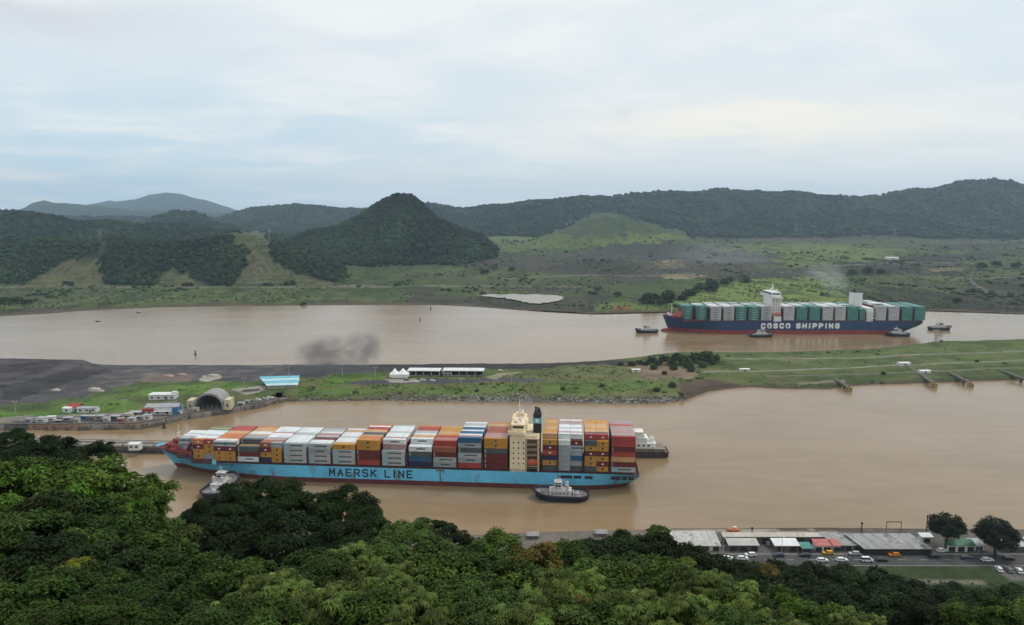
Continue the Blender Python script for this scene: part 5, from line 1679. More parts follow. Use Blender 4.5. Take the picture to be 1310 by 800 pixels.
# turquoise-roofed pavilion
p = I(359, 498.5)
t = thing('pavilion', 'pavilion with sloping turquoise striped roof near the smoke', 'pavilion', p, R(8))
L, D = 27, 24
MB().box(-L / 2 + 4, L / 2 - 2, 2, D - 1, -0.5, 3.0).build('wall', WALLC, t)
for k in range(4):
    MB().prism([(-L / 2 + 3 - k * 2.6, k * D / 4), (L / 2 - k * 0.5, k * D / 4), (L / 2 - 0.5 - k * 0.5, (k + 1) * D / 4 - 0.25), (-L / 2 + 0.6 - k * 2.6, (k + 1) * D / 4 - 0.25)], [3.2 + k * 0.6] * 2 + [3.7 + k * 0.6] * 2, [3.45 + k * 0.6] * 2 + [3.95 + k * 0.6] * 2).build('roof_panel', ROOFT if k % 2 else ROOFTL, t)
for k in range(5):
    MB().box(-L / 2 + 4 + k * 5.4, -L / 2 + 4.3 + k * 5.4, 0.3, 0.6, -0.5, 3.3).build('post', WALLW, t)
p = I(322, 501); house('low_platform_shed', 'low pale concrete shed left of the turquoise pavilion', 'shed', p, R(18), 12, 5, 1.6, CONC, CONC, pitch=0.3, windows=0, door=False, roof_kind='flat')
# the white tent and the long open-sided buildings
p = I(514, 484)
t = thing('white_tent', 'white peaked tent at the end of the long open building', 'tent', p, 0)
for k, (x0, r_) in enumerate(((-6.5, 4.5), (0.5, 5.5))):
    mb = MB()
    ring = [(x0 + r_ * math.cos(a), 5 + r_ * 0.9 * math.sin(a)) for a in np.linspace(0, 2 * math.pi, 8, endpoint=False)]
    mb.add([(x, y, 3.0) for x, y in ring] + [(x0 + (x - x0) * 0.4, 5 + (y - 5) * 0.4, 5.2) for x, y in ring] + [(x0, 5, 7.6)], [(i, (i + 1) % 8, 8 + (i + 1) % 8, 8 + i) for i in range(8)] + [(8 + i, 8 + (i + 1) % 8, 16) for i in range(8)])
    mb.build('canopy', mat('tent_white', (0.80, 0.80, 0.78), 0.8, 0.05, 0.5), t, True)
MB().box(-10.5, 5.5, 1, 9, -0.3, 3.0).build('side_wall', mat('tent_white', (0.8, 0.8, 0.78)), t)
def open_shed(label, pxa, pxb, py, H, D):
    a, b = I(pxa, py), I(pxb, py)
    L = (b - a).length
    t = thing('open_sided_building', label, 'building', (a + b) / 2, math.atan2(b.y - a.y, b.x - a.x))
    MB().box(-L / 2, L / 2, -0.6, D, H, H + 0.55).build('roof', ROOFW, t)
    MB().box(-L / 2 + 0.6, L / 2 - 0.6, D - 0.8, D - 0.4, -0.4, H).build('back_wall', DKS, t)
    MB().box(-L / 2 + 0.6, L / 2 - 0.6, 0, 0.25, -0.4, 1.1).build('parapet', CONC, t)
    n = max(3, int(L / 7))
    for k in range(n + 1):
        q = -L / 2 + 0.7 + (L - 1.4) * k / n
        MB().box(q - 0.2, q + 0.2, 0.26, 0.6, -0.4, H).build('column', WALLW, t)
    return t
open_shed('long low building with thin white roof and dark open front beside the white tent', 521, 563, 481.5, 4.4, 11)
open_shed('long low building with white roof and white lower wall, right of its twin', 566, 619, 481.5, 4.4, 11)
p = I(573, 481); house('white_cabin', 'small white cabin in front of the right-hand open-sided building', 'cabin', p, 0, 6, 3, 2.5, WALLW, ROOFW, pitch=0.3, windows=2, door=False)
# sheds and huts on the right
for px, py, L, D, H, lab in [(1158, 468.5, 10, 5.5, 2.6, 'white roofed hut at the landward end of the long mooring pier'), (1184, 478.5, 9, 5, 2.4, 'white roofed hut on the bank between the first two mooring piers'), (953, 476.5, 8.5, 4, 2.6, 'small pale roofed shed alone on the grassy terrace'), (814, 476.5, 7, 4, 2.2, 'small pale box hut beside the dark bushes')]:
    house('bank_hut', lab, 'hut', I(px, py), R(2), L, D, H, WALLC if px == 953 else WALLW, ROOFW, pitch=0.5, windows=1, door=False)
# mooring piers of the right bank
for a, b, w_, lab in [((1066, 484.5), (1085, 499), 3.2, 'short concrete mooring pier with yellow end nearest the eroded bank'), ((1158, 466.5), (1194, 494), 3.4, 'long concrete mooring pier running up to the white roofed hut'), ((1212, 476), (1240, 493), 3.2, 'concrete mooring pier between the long pier and the last pier'), ((1278, 473.5), (1316, 491), 3.2, 'concrete mooring pier farthest along the right bank')]:
    pa, pb = I(*a), G(b[0], b[1], 0.5)
    d = pb - pa; d.z = 0; L = d.length
    ang = math.atan2(d.y, d.x)
    t = thing('mooring_pier', lab, 'pier', (pa.x, pa.y, 0), ang)
    z0 = pa.z + 0.5
    mb = MB(); mb.side([(0, z0 - 1.5), (L, 2.4), (L, 3.6), (0, z0)], -w_ / 2, w_ / 2); mb.build('walkway', CONCD, t)
    mb = MB(); mb.side([(0, z0 + 0.03), (L, 3.63), (L, 3.9), (0, z0 + 0.3)], -w_ / 2, -w_ / 2 + 0.3); mb.side([(0, z0 + 0.03), (L, 3.63), (L, 3.9), (0, z0 + 0.3)], w_ / 2 - 0.3, w_ / 2); mb.build('kerb', CONC, t)
    mb = MB(); mb.tube([(L + 1.6, 0, -2), (L + 1.6, 0, 3.4)], 2.5, 14); mb.build('mooring_head', YELL, t)
    for k in (0.45, 0.75):
        MB().tube([(L * k, 0, -2), (L * k, 0, 3.0)], 1.0, 8).build('pile', CONCD, t)
    MB().tube([(L + 1.6, 0, 3.4), (L + 1.6, 0, 4.4)], 0.5, 8).build('bollard', DKS, t)
# beacon in the channel behind the navy ship's stern
p = sea(1197, 438)
t = thing('channel_beacon', 'thin channel beacon post near the tugboat astern of the navy ship', 'beacon', p, 0)
MB().tube([(0, 0, -2), (0, 0, 13)], 1.3, 8).build('pile', POLE, t)
MB().box(-3.6, 3.6, -1.2, 1.2, 13, 13.6).build('platform', CONC, t)

# old guide wall and piers at the left, before the bow
a, b = G(30, 577, 0), G(214, 581, 0)
L = (b - a).length
t = thing('lock_guide_wall', 'long narrow concrete guide wall reaching out behind the pale bow', 'guide wall', ((a + b) / 2)[:2] + (0,) if False else ((a.x + b.x) / 2, (a.y + b.y) / 2, 0), math.atan2(b.y - a.y, b.x - a.x))
MB().box(-L / 2 - 60, L / 2, 0, 12, -2, 3.6).build('wall', CONCD, t)
MB().box(-L / 2 - 60, L / 2 + 0.3, -0.3, 12.3, 3.6, 4.1).build('coping', CONCD, t)
MB().box(-L / 2 - 60, L / 2 - 0.5, 1.8, 5.2, 4.103, 4.22).build('walkway', CONC, t)
mb = MB(); mb.box(-L / 2 - 60, L / 2, -0.32, -0.02, 1.0, 1.5); mb.build('timber_fender', DKS, t)
for k in range(9):
    MB().tube([(-L / 2 + 4 + k * 9.6, 1.2, 4.1), (-L / 2 + 4 + k * 9.6, 1.2, 5.0)], 0.4, 8).build('bollard', DKS, t)
MB().box(-L / 2 - 60, L / 2 - 1, 7, 9.5, 4.103, 4.5).build('rail_bed', CONC, t)
pb = G(168, 577.5, 4.1)
house('wall_booth', 'white booth standing on the narrow guide wall by the bow', 'booth', (pb.x, pb.y + 3, 4.1), R(1), 6.2, 4, 3.2, WALLW, ROOFW, pitch=0.4, windows=2, door=False)
pb = G(131, 574.5, 4.1)
house('small_booth', 'tiny pale booth on the guide wall left of the white booth', 'booth', (pb.x, pb.y + 2, 4.1), R(1), 2.6, 2.4, 2.4, WALLC, ROOFW, pitch=0.3, windows=1, door=False)
t = thing('quay_wall', 'stained brown quay wall edging the far left bank', 'quay', (0, 0, 0), 0)
mb = MB(); mc = MB()
qp = [G(px, interp(px, NEAR_E) + 0.6, 0.0) for px in (-300, -100, 0, 60, 120, 180, 205, 230, 280, 330, 360)]
for a, b in zip(qp[:-1], qp[1:]):
    d = (b - a).normalized(); nrm = Vector((-d.y, d.x, 0))
    e, f = a + nrm * 1.1, b + nrm * 1.1
    mb.add([(a.x, a.y, -2), (b.x, b.y, -2), (f.x, f.y, -2), (e.x, e.y, -2), (a.x, a.y, 3.5), (b.x, b.y, 3.5), (f.x, f.y, 3.5), (e.x, e.y, 3.5)], [(0, 1, 5, 4), (4, 5, 6, 7), (2, 3, 7, 6), (0, 4, 7, 3), (1, 2, 6, 5)])
    a2, b2 = a - nrm * 0.25, b - nrm * 0.25; e2, f2 = a + nrm * 1.9, b + nrm * 1.9
    mc.add([(a2.x, a2.y, 3.5), (b2.x, b2.y, 3.5), (f2.x, f2.y, 3.5), (e2.x, e2.y, 3.5), (a2.x, a2.y, 3.95), (b2.x, b2.y, 3.95), (f2.x, f2.y, 3.95), (e2.x, e2.y, 3.95)], [(0, 1, 5, 4), (4, 5, 6, 7), (2, 3, 7, 6), (0, 4, 7, 3), (1, 2, 6, 5)])
mb.build('wall', mat('quay_stain', (0.135, 0.095, 0.062), 0.9, 0.4, 0.12, stain=((0.035, 0.03, 0.026), 0.10, 0.50, (1, 1, 1.5))), t)
mc.build('coping', CONCD, t)
for k, px in enumerate(np.linspace(20, 356, 15)):
    p = G(px, interp(px, NEAR_E) - 2.2, 4.0)
    MB().tube([(p.x, p.y, 3.95), (p.x, p.y, 4.9)], 0.5, 8).build('bollard', DKS, t)
# goods and machines standing along the left quay
JUNK = [(52, 540.5, 7, WALLW, 'white'), (65, 539, 5, ROOFW, 'bright white'), (36, 541, 4, ROOFG, 'grey'), (117, 538, 5, CONC, 'pale grey'), (127, 536.5, 6, WALLC, 'cream'), (146, 537, 7, CONCD, 'brown'), (163, 535, 6, WALLC, 'sandy'), (172, 531, 9, CONC, 'pale concrete'),
        (74, 541.5, 4, CONCD, 'rusty brown'), (86, 538.5, 6, ROOFG, 'flat grey'), (98, 541, 3.5, WALLC, 'tiny cream'), (107, 536, 5, BLUEP, 'blue'), (136, 539.5, 4, WALLW, 'off-white'), (154, 540.5, 4, REDF, 'faded red'), (168, 539.5, 5, WALLW, 'dirty white'), (178, 536.5, 4.5, ROOFG, 'steel grey'), (199, 541.5, 3.4, BLUEP, 'small blue'), (229, 530.5, 3.5, WALLW, 'low white'), (262, 527, 3.2, CONCD, 'low brown'), (281, 525.2, 3.6, WALLW, 'narrow white'), (316, 516.5, 3.6, ROOFG, 'narrow grey'),
        (48, 545.2, 4, WALLW, 'small white'), (250, 527.5, 4, WALLC, 'cream'), (296, 523, 5, CONC, 'grey concrete'), (308, 519, 5, WALLC, 'beige'), (238, 533, 4, CONCD, 'dark brown')]
for px, py, w_, m_, cn in JUNK:
    p = I(px, py)
    where = 'at the far left quay' if px < 100 else 'on the quay left of the blue-ended shed' if px < 200 else 'on the quay by the arched shelter'
    t = thing('equipment_cabin', f'{cn} equipment cabin {where}', 'cabin', p, R(random.uniform(-10, 10)), 'equipment along the quay')
    hh_ = random.uniform(1.6, 3.0)
    MB().box(-w_ / 2, w_ / 2, 0, w_ * 0.5, -0.5, hh_).build('wall', m_, t)
    MB().box(-w_ / 2 - 0.2, w_ / 2 + 0.2, -0.2, w_ * 0.5 + 0.2, hh_ + 0.003, hh_ + 0.22).build('roof', ROOFG if cn != 'bright white' else ROOFW, t)
    MB().box(-w_ * 0.3, w_ * 0.2, -0.05, 0.05, 0.6, 1.5).build('doorway', DKS, t)
# pale heaps of spoil on the dark yard
for px, py, r_, lab in [(120, 498.5, 5, 'whitish heap of spoil on the dark yard near the lawn'), (72, 500, 4, 'low pale heap of spoil on the dark yard at far left'), (215, 482, 5.5, 'pinkish heap of spoil behind the white flat-roofed building'), (232, 480, 4.5, 'pale heap of spoil right of the pinkish heap'), (272, 481, 5, 'pale sandy heap behind the arched shelter')]:
    p = I(px, py)
    mb = MB(); mb.lump((0, 0, 0.1), (r_, r_ * 0.6, 1.5), 14, 8)
    mb.v = [(x * (1 + 0.25 * math.sin(3 * x + y)), y * (1 + 0.2 * math.cos(2 * x)), z_ * (1 + 0.3 * math.sin(1.7 * x + 2 * y))) for x, y, z_ in mb.v]
    o = mb.build('spoil_heap', mat('spoil_' + ('pink' if 'pink' in lab else 'pale'), (0.30, 0.21, 0.17) if 'pink' in lab else (0.36, 0.33, 0.29), 0.95, 0.35, 0.4), None, True)
    o.location = p; tag(o, lab, 'spoil heap')

# lamp posts
def lamp_post(px, py, h, lab):
    p = I(px, py)
    t = thing('lamp_post', lab, 'lamp post', p, 0, 'lamp posts on the canal banks')
    MB().tube([(0, 0, -0.4), (0, 0, h)], [0.22, 0.12], 6).build('pole', POLE, t)
    MB().box(-1.5, 1.5, -0.1, 0.1, h, h + 0.14).build('arm', POLE, t)
    for sx in (-1.5, 1.5):
        MB().cbox((sx, 0, h + 0.05), (0.7, 0.4, 0.26)).build('lamp', WALLW, t)
for px, py, h, lab in [(438, 483, 11, 'tall lamp post on grass right of the smoke'), (480, 484, 9, 'lamp post on grass just left of the white tent'), (590, 497, 8, 'lamp post on grass below the open-sided buildings'), (654, 493, 8, 'lamp post on grass by the sandy track'), (370, 482, 12, 'lamp post above the turquoise pavilion'), (313, 498, 9, 'lamp post between the arched shelter and turquoise pavilion'),
                       (160, 528, 9, 'lamp post on the lawn left of the blue-ended shed'), (20, 530, 9, 'lamp post at the far left lawn')]:
    lamp_post(px, py, h, lab)

# ------------------------------------------------------------------ vehicles
def make_car(name, label, color, loc, rz, group, van=False):
    t = thing(name, label, 'van' if van else 'car', loc, rz, group)
    m_ = mat('car_paint_' + color[0].replace(' ', '_'), color[1], 0.3, 0.05, 0.5, spec=0.6)
    h = 1.0 if not van else 1.15
    mb = MB()
    mb.side([(-2.2, 0.35), (2.2, 0.35), (2.25, 0.7), (2.1, 0.92 * h), (1.15, 1.0 * h), (-2.1, 1.02 * h), (-2.25, 0.7)], -0.9, 0.9)
    mb.build('body', m_, t)
    mb = MB()
    top = 1.48 if not van else 2.0
    a, b = (-1.75, 0.55) if not van else (-2.1, 0.9)
    mb.add([(a - 0.3, -0.82, h), (b + 0.65, -0.82, h), (b + 0.65, 0.82, h), (a - 0.3, 0.82, h), (a, -0.66, top - 0.09), (b, -0.66, top - 0.09), (b, 0.66, top - 0.09), (a, 0.66, top - 0.09)], [(0, 1, 5, 4), (1, 2, 6, 5), (2, 3, 7, 6), (3, 0, 4, 7)])
    mb.build('window', GLS, t)
    mb = MB(); mb.box(a - 0.02, b + 0.02, -0.68, 0.68, top - 0.088, top)
    mb.build('roof', m_, t)
    for x in (-1.4, 1.35):
        for y in (-0.84, 0.84):
            MB().tube([(x, y - 0.1, 0.33), (x, y + 0.1, 0.33)], 0.33, 10).build('wheel', DKS, t)
    return t


WHT_, YEL_, ORA_ = ('white', (0.72, 0.72, 0.70)), ('taxi yellow', (0.70, 0.36, 0.02)), ('taxi orange', (0.72, 0.23, 0.015))
NVY_, BLK_, SIL_, GRN_, RED_ = ('navy', (0.03, 0.035, 0.08)), ('black', (0.012, 0.012, 0.014)), ('silver', (0.42, 0.43, 0.44)), ('grey', (0.15, 0.155, 0.16)), ('red', (0.35, 0.03, 0.025))
CG = 'cars on the road along the near bank'
for px, py, c, lab, van in [
    (931, 716, WHT_, 'white car at the end of the visible road, by the bushes', False), (950, 716, WHT_, 'white car just ahead of the endmost white car on the road', False), (960, 711.5, WHT_, 'white car in the far lane beside the grey-roofed shed', False),
    (996, 712, NVY_, 'navy car in the far lane before the small white-roofed shed', False), (1030, 712, BLK_, 'black car in the far lane below the teal awning', False), (1059, 709, YEL_, 'yellow taxi passing the faded red roofs', False),
    (1093, 710, SIL_, 'silver car in the far lane right of the yellow taxi', False), (1052, 718.5, WHT_, 'white car in the near lane below the yellow taxi', False), (1077, 718, WHT_, 'white car in the near lane below the silver car', False),
    (1109, 718.5, WHT_, 'white van in the near lane, largest vehicle on the road', True), (1128, 718, BLK_, 'black car close behind the white van', False), (1144, 711.5, ORA_, 'orange taxi in front of the long grey warehouse', False),
    (1194, 713, BLK_, 'black car at the far end of the long grey warehouse', False), (1236, 715, NVY_, 'navy car below the green roof', False), (1263, 718, WHT_, 'white car below the second round tree', False), (1290, 716, BLK_, 'black car at the right end of the road', False)]:
    p = G(px, py, RZ)
    make_car('van' if van else 'car', lab, c, p, R(180 if py < 715 else 0) + R(random.uniform(-2, 2)), CG, van)
for px, py, c, rz, lab in [(1278, 730, WHT_, 75, 'white car parked nose-in on the verge, inner one of three'), (1291, 731, GRN_, 75, 'grey car parked between two white cars on the verge'), (1304, 732, WHT_, 70, 'white car parked on the verge at the right edge')]:
    make_car('car', lab, c, B(px, py), R(rz), 'cars parked on the verge')
for px, py, c, lab in [(330, 512.5, WHT_, 'white car parked on the quay right of the arched shelter'), (339, 511.5, SIL_, 'silver car parked on the quay in a row right of the arched shelter'), (345, 510, WHT_, 'white car parked at the end of the quay row near the bird'), (322, 514, GRN_, 'grey car parked nearest the arched shelter'), (520, 487, GRN_, 'grey car parked before the white tent'), (541, 487.5, WHT_, 'white car parked before the left open-sided building'), (553, 488, WHT_, 'white car parked below the gap of the open-sided buildings'), (640, 475, WHT_, 'white car on the sandy track right of the open-sided buildings')]:
    make_car('car', lab, c, I(px, py), R(random.uniform(-12, 12)), 'cars parked on the canal strip')

# ------------------------------------------------------------------ warehouses of the near bank
def roof_shed(name, label, cat, px0, px1, py0, py1, hn, hf, wall, roof, windows=0, skew=0.0, ridges=0, zb=3.4, ridge_mat=None):
    """a shed whose roof fills px0..px1 by py0 (far eave)..py1 (near eave); hn and hf are the eave heights above the ground"""
    n0, n1 = G(px0, py1, zb + hn), G(px1, py1, zb + hn)
    f0 = G((px0 + px1) / 2, py0, zb + hf)
    L, D = n1.x - n0.x, f0.y - n0.y
    t = thing(name, label, cat, ((n0.x + n1.x) / 2, n0.y, zb), 0)
    MB().prism([(-L / 2 + 0.4, 0.4), (L / 2 - 0.4, 0.4), (L / 2 - 0.4 + skew, D - 0.4), (-L / 2 + 0.4 + skew, D - 0.4)], -0.3, [hn - 0.01, hn - 0.01, hf - 0.01, hf - 0.01]).build('wall', wall, t)
    MB().prism([(-L / 2, 0), (L / 2, 0), (L / 2 + skew, D), (-L / 2 + skew, D)], [hn, hn, hf, hf], [hn + 0.2, hn + 0.2, hf + 0.2, hf + 0.2]).build('roof', roof, t)
    for k in range(windows):
        q = -L / 2 + L * (k + 0.5) / windows
        f = MB().box(q - 1.3, q + 1.3, 0.33, 0.42, 0.1, hn * 0.78).build('door', DKS, t)
    for k in range(ridges):
        q = -L / 2 + L * (k + 0.5) / ridges
        a = 0.15
        MB().add([(q - a, 0.2, hn + 0.22), (q + a, 0.2, hn + 0.22), (q + a + skew, D - 0.2, hf + 0.22), (q - a + skew, D - 0.2, hf + 0.22), (q, 0.2, hn + 0.34), (q + skew, D - 0.2, hf + 0.34)], [(0, 1, 4), (1, 2, 5, 4), (3, 0, 4, 5), (2, 3, 5), (0, 3, 2, 1)]).build('roof_seam', ridge_mat or roof, t)
    return t


RP = mat('roof_pale_concrete', (0.43, 0.415, 0.385), 0.8, 0.15, 0.15, stain=((0.20, 0.185, 0.165), 0.2, 0.58, (1, 1, 1)))
RPT = mat('roof_pale_tan', (0.45, 0.41, 0.35), 0.8, 0.12, 0.15, stain=((0.27, 0.23, 0.19), 0.2, 0.6, (1, 1, 1)))
RSTEEL = mat('roof_weathered_steel', (0.27, 0.27, 0.262), 0.65, 0.22, 0.12, stain=((0.115, 0.10, 0.088), 0.16, 0.56, (1, 1, 1)))
roof_shed('warehouse', 'broad shed with pale concrete roof behind the foreground bushes', 'warehouse', 858, 923, 680, 699, 2.2, 4.0, WALLC, RP, 5, ridges=3, ridge_mat=ROOFG)
p = B(849, 696); t = house('gable_hut', 'bright white hut at the end of the pale concrete roof', 'hut', p, R(8), 7, 7, 3.2, ROOFW, ROOFW, pitch=1.6, windows=2)
roof_shed('wharf_shed', 'long narrow wharf shed with pale tan roof along the water edge', 'shed', 925, 1064, 681.5, 687.5, 3.2, 3.8, CONCD, RPT, 9, ridges=5)
roof_shed('small_warehouse', 'small shed with stained pale roof standing before the long tan roof', 'shed', 932, 972, 689, 698.5, 2.6, 3.5, CONCD, RP, 3)
roof_shed('small_warehouse', 'small shed with clean white roof left of the teal awning', 'shed', 991, 1024, 689, 699, 2.6, 3.4, CONCD, ROOFW, 2)
roof_shed('market_hall', 'low hall with larger faded red roof beside the teal awning', 'hall', 1043, 1064, 690, 699, 2.8, 3.8, WALLW, REDF, 2)
roof_shed('market_hall', 'low hall with smaller faded red roof next to the long grey warehouse', 'hall', 1066, 1077, 690, 699, 2.6, 3.4, WALLW, REDF, 1)
roof_shed('awning_stall', 'open stall under a teal awning beside the red roofs', 'stall', 1026, 1041, 694, 702.5, 2.2, 2.8, CONCD, TEALP, 1)
roof_shed('warehouse', 'long warehouse with weathered grey metal roof and dark front', 'warehouse', 1106, 1194, 683, 703, 2.6, 4.4, DKS, RSTEEL, 0, skew=-4, ridges=6)
roof_shed('warehouse_annex', 'lower grey annex joined to the left end of the long warehouse', 'warehouse', 1070, 1105.4, 682, 698.5, 2.4, 3.8, CONCD, RSTEEL, 3, skew=-4, ridges=2)
roof_shed('green_roof_hall', 'hall with green roof between the two round trees', 'hall', 1213, 1249, 690, 698.5, 2.8, 4.0, WALLW, GREENP, 3)
roof_shed('white_shed', 'low white shed left of the first round tree', 'shed', 1179, 1195, 682, 688, 2.4, 3.0, WALLW, ROOFW, 1)
roof_shed('white_shed', 'low white shed right of the green roof', 'shed', 1246, 1262, 689, 699, 2.0, 2.8, WALLW, ROOFG, 1)
roof_shed('white_shed', 'grey flat shed half hidden by the second round tree', 'shed', 1285, 1330, 687, 700, 2.4, 3.0, CONCD, RP, 2)
# parked cars and vans between the sheds
for px, py, c, rz, lab in [(1030, 692, WHT_, 30, 'white car parked behind the teal awning'), (1034, 689.5, WHT_, 20, 'second white car parked behind the teal awning, nearer the water'), (982, 697, GRN_, 80, 'grey car parked between the two small sheds'), (1205, 706, WHT_, 10, 'white car parked at the foot of the first round tree'), (1083, 703, SIL_, 0, 'silver car parked before the grey annex')]:
    make_car('car', lab, c, B(px, py), R(rz), 'cars parked between the sheds')
# red steel gantry and posts at the water's edge
p = B(1143, 681)
t = thing('gantry_frame', 'red-brown steel goalpost gantry at the water edge behind the warehouse', 'gantry', p, 0)
RST = mat('gantry_red', (0.16, 0.06, 0.045), 0.8, 0.3, 0.6)
for sx in (-3.2, 3.2):
    MB().tube([(sx, 0, -0.5), (sx, 0, 4.6)], 0.16, 6).build('upright', RST, t)
MB().box(-3.4, 3.4, -0.16, 0.16, 4.6, 4.95).build('crossbeam', RST, t)
for px, py, h, lab in [(1102, 682, 4.5, 'short dark mooring post at the water edge behind the warehouse'), (1185, 683, 8, 'tall thin post at the water edge by the first round tree'), (962, 681.5, 2, 'squat dark mooring post at the water edge behind the tan roof')]:
    p = B(px, py); t = thing('mooring_post', lab, 'post', p, 0)
    MB().tube([(0, 0, -0.5), (0, 0, h)], 0.22, 7).build('pole', DKS, t)
    MB().lump((0, 0, h), (0.55, 0.55, 0.5), 8, 6).build('cap', DKS, t)
p = B(938, 680.5); t = thing('orange_boat', 'small orange boat hull drawn up behind the tan roof', 'boat', p, 0)
MB().lump((0, 0, 0.9), (3.2, 1.3, 0.9), 12, 6).build('hull', mat('boat_orange', (0.52, 0.15, 0.05), 0.6, 0.2, 0.4), t, True)
MB().cbox((0.6, 0, 1.9), (1.6, 1.2, 0.8)).build('cabin', WALLW, t)
for px, lab in [(1000, 'street lamp on the road edge by the small white roof'), (1090, 'street lamp on the road edge by the grey annex'), (1170, 'street lamp before the long grey warehouse'), (1252, 'street lamp between green roof and second round tree'), (925, 'street lamp at the bushy end of the road')]:
    p = B(px, 707.5); t = thing('street_lamp', lab, 'street lamp', p, 0, 'street lamps along the near road')
    MB().tube([(0, 0, -0.3), (0, 0, 7.0), (0, -1.4, 7.5)], [0.12, 0.08, 0.06], 6).build('pole', POLE, t)
    MB().cbox((0, -1.6, 7.5), (0.3, 0.7, 0.16)).build('lamp', WALLW, t)
# pale huts seen through the leaves left of centre
for px, py, lab in [(682, 690, 'small grey hut glimpsed over the foreground leaves'), (770, 687, 'low grey hut at the water edge above the foreground leaves')]:
    house('bank_hut', lab, 'hut', B(px, py), R(2), 4.6, 3.5, 1.5, CONCD, RSTEEL, pitch=0.3, windows=2, door=False)

# buoys and small craft far out
def buoy(px, py, lab, m_):
    p = sea(px, py); t = thing('buoy', lab, 'buoy', p, 0, 'channel buoys')
    MB().tube([(0, 0, -0.6), (0, 0, 0.9)], [1.3, 1.1], 10).build('float', m_, t)
    MB().tube([(0, 0, 0.9), (0, 0, 4.6)], [0.75, 0.3], 6).build('tower', m_, t)
    MB().lump((0, 0, 4.9), (0.4, 0.4, 0.5), 8, 5).build('lantern', WALLW, t)
buoy(551, 396, 'dark channel buoy close to the far shore below the pond', DKS)
buoy(537, 410, 'reddish channel buoy just in front of the dark one', REDP)
buoy(250, 454, 'small dark buoy on the far channel left of the smoke', DKS)
buoy(831, 468, 'small dark marker close to the bushy end of the strip', DKS)
buoy(210, 548, 'dark marker buoy between the quay and the pale bow', DKS)
for px, py, lab in [(125, 411.5, 'small dark rowing boat far out on the left water'), (177, 400.5, 'tiny dark boat near the far left shore')]:
    p = sea(px, py); t = thing('small_boat', lab, 'boat', p, 0)
    MB().lump((0, 0, 0.3), (3.6, 1.3, 0.9), 12, 6).build('hull', DKS, t, True)
    MB().cbox((0.6, 0, 1.3), (1.5, 1.3, 0.9)).build('cabin', WALLW, t)

# transmission tower on the left hill, thin mast on the right ridge
def lattice(px, py, Y, h, w0, lab, name):
    p = P(px, py, Y); zz, _, _ = height_at(np.array([px]), np.array([Y])); p.z = float(zz[0])
    t = thing(name, lab, 'tower', p, 0)
    mb = MB()
    for sx in (-1, 1):
        for sy in (-1, 1):
            mb.tube([(sx * w0, sy * w0, -2), (sx * w0 * 0.22, sy * w0 * 0.22, h * 0.72), (0.15 * sx, 0.15 * sy, h)], 0.15, 4)
    for k in range(7):
        a, b = h * 0.1 * k, h * 0.1 * (k + 1); ra, rb = w0 * (1 - 0.78 * a / (h * .72)), w0 * (1 - 0.78 * b / (h * .72))
        mb.tube([(-ra, -ra, a), (rb, -rb, b)], 0.09, 4); mb.tube([(ra, -ra, a), (-rb, -rb, b)], 0.09, 4)
    mb.build('lattice_mast', mat('tower_steel', (0.24, 0.25, 0.25), 0.7, 0.15, 0.5), t)
    if w0 > 2:
        for zz in (h * 0.66, h * 0.78, h * 0.9):
            MB().add([(-5.5, 0, zz), (0, -0.5, zz + 0.9), (5.5, 0, zz), (0, 0.5, zz + 0.9), (0, 0, zz - 0.3)], [(0, 1, 4), (1, 2, 4), (2, 3, 4), (3, 0, 4), (0, 3, 2, 1)]).build('cross_arm', POLE, t)
lattice(130, 326, 1560, 34, 3.0, 'pale lattice transmission tower on the wooded left hillside', 'transmission_tower')
lattice(345, 318, 1600, 26, 2.8, 'faint lattice tower at the top of the terraced cut', 'transmission_tower')
lattice(1265, 236, 4780, 44, 1.8, 'thin radio mast on the highest point of the right ridge', 'radio_mast')
p = P(1154, 331, 2000); zz, _, _ = height_at(np.array([1154.]), np.array([2050.]))
house('far_shed', 'lone white roofed shed far off on the bare ground beyond the navy ship', 'shed', (p.x, 2050, float(zz[0])), 0, 36, 14, 6, WALLW, ROOFW, pitch=1.5, windows=3)

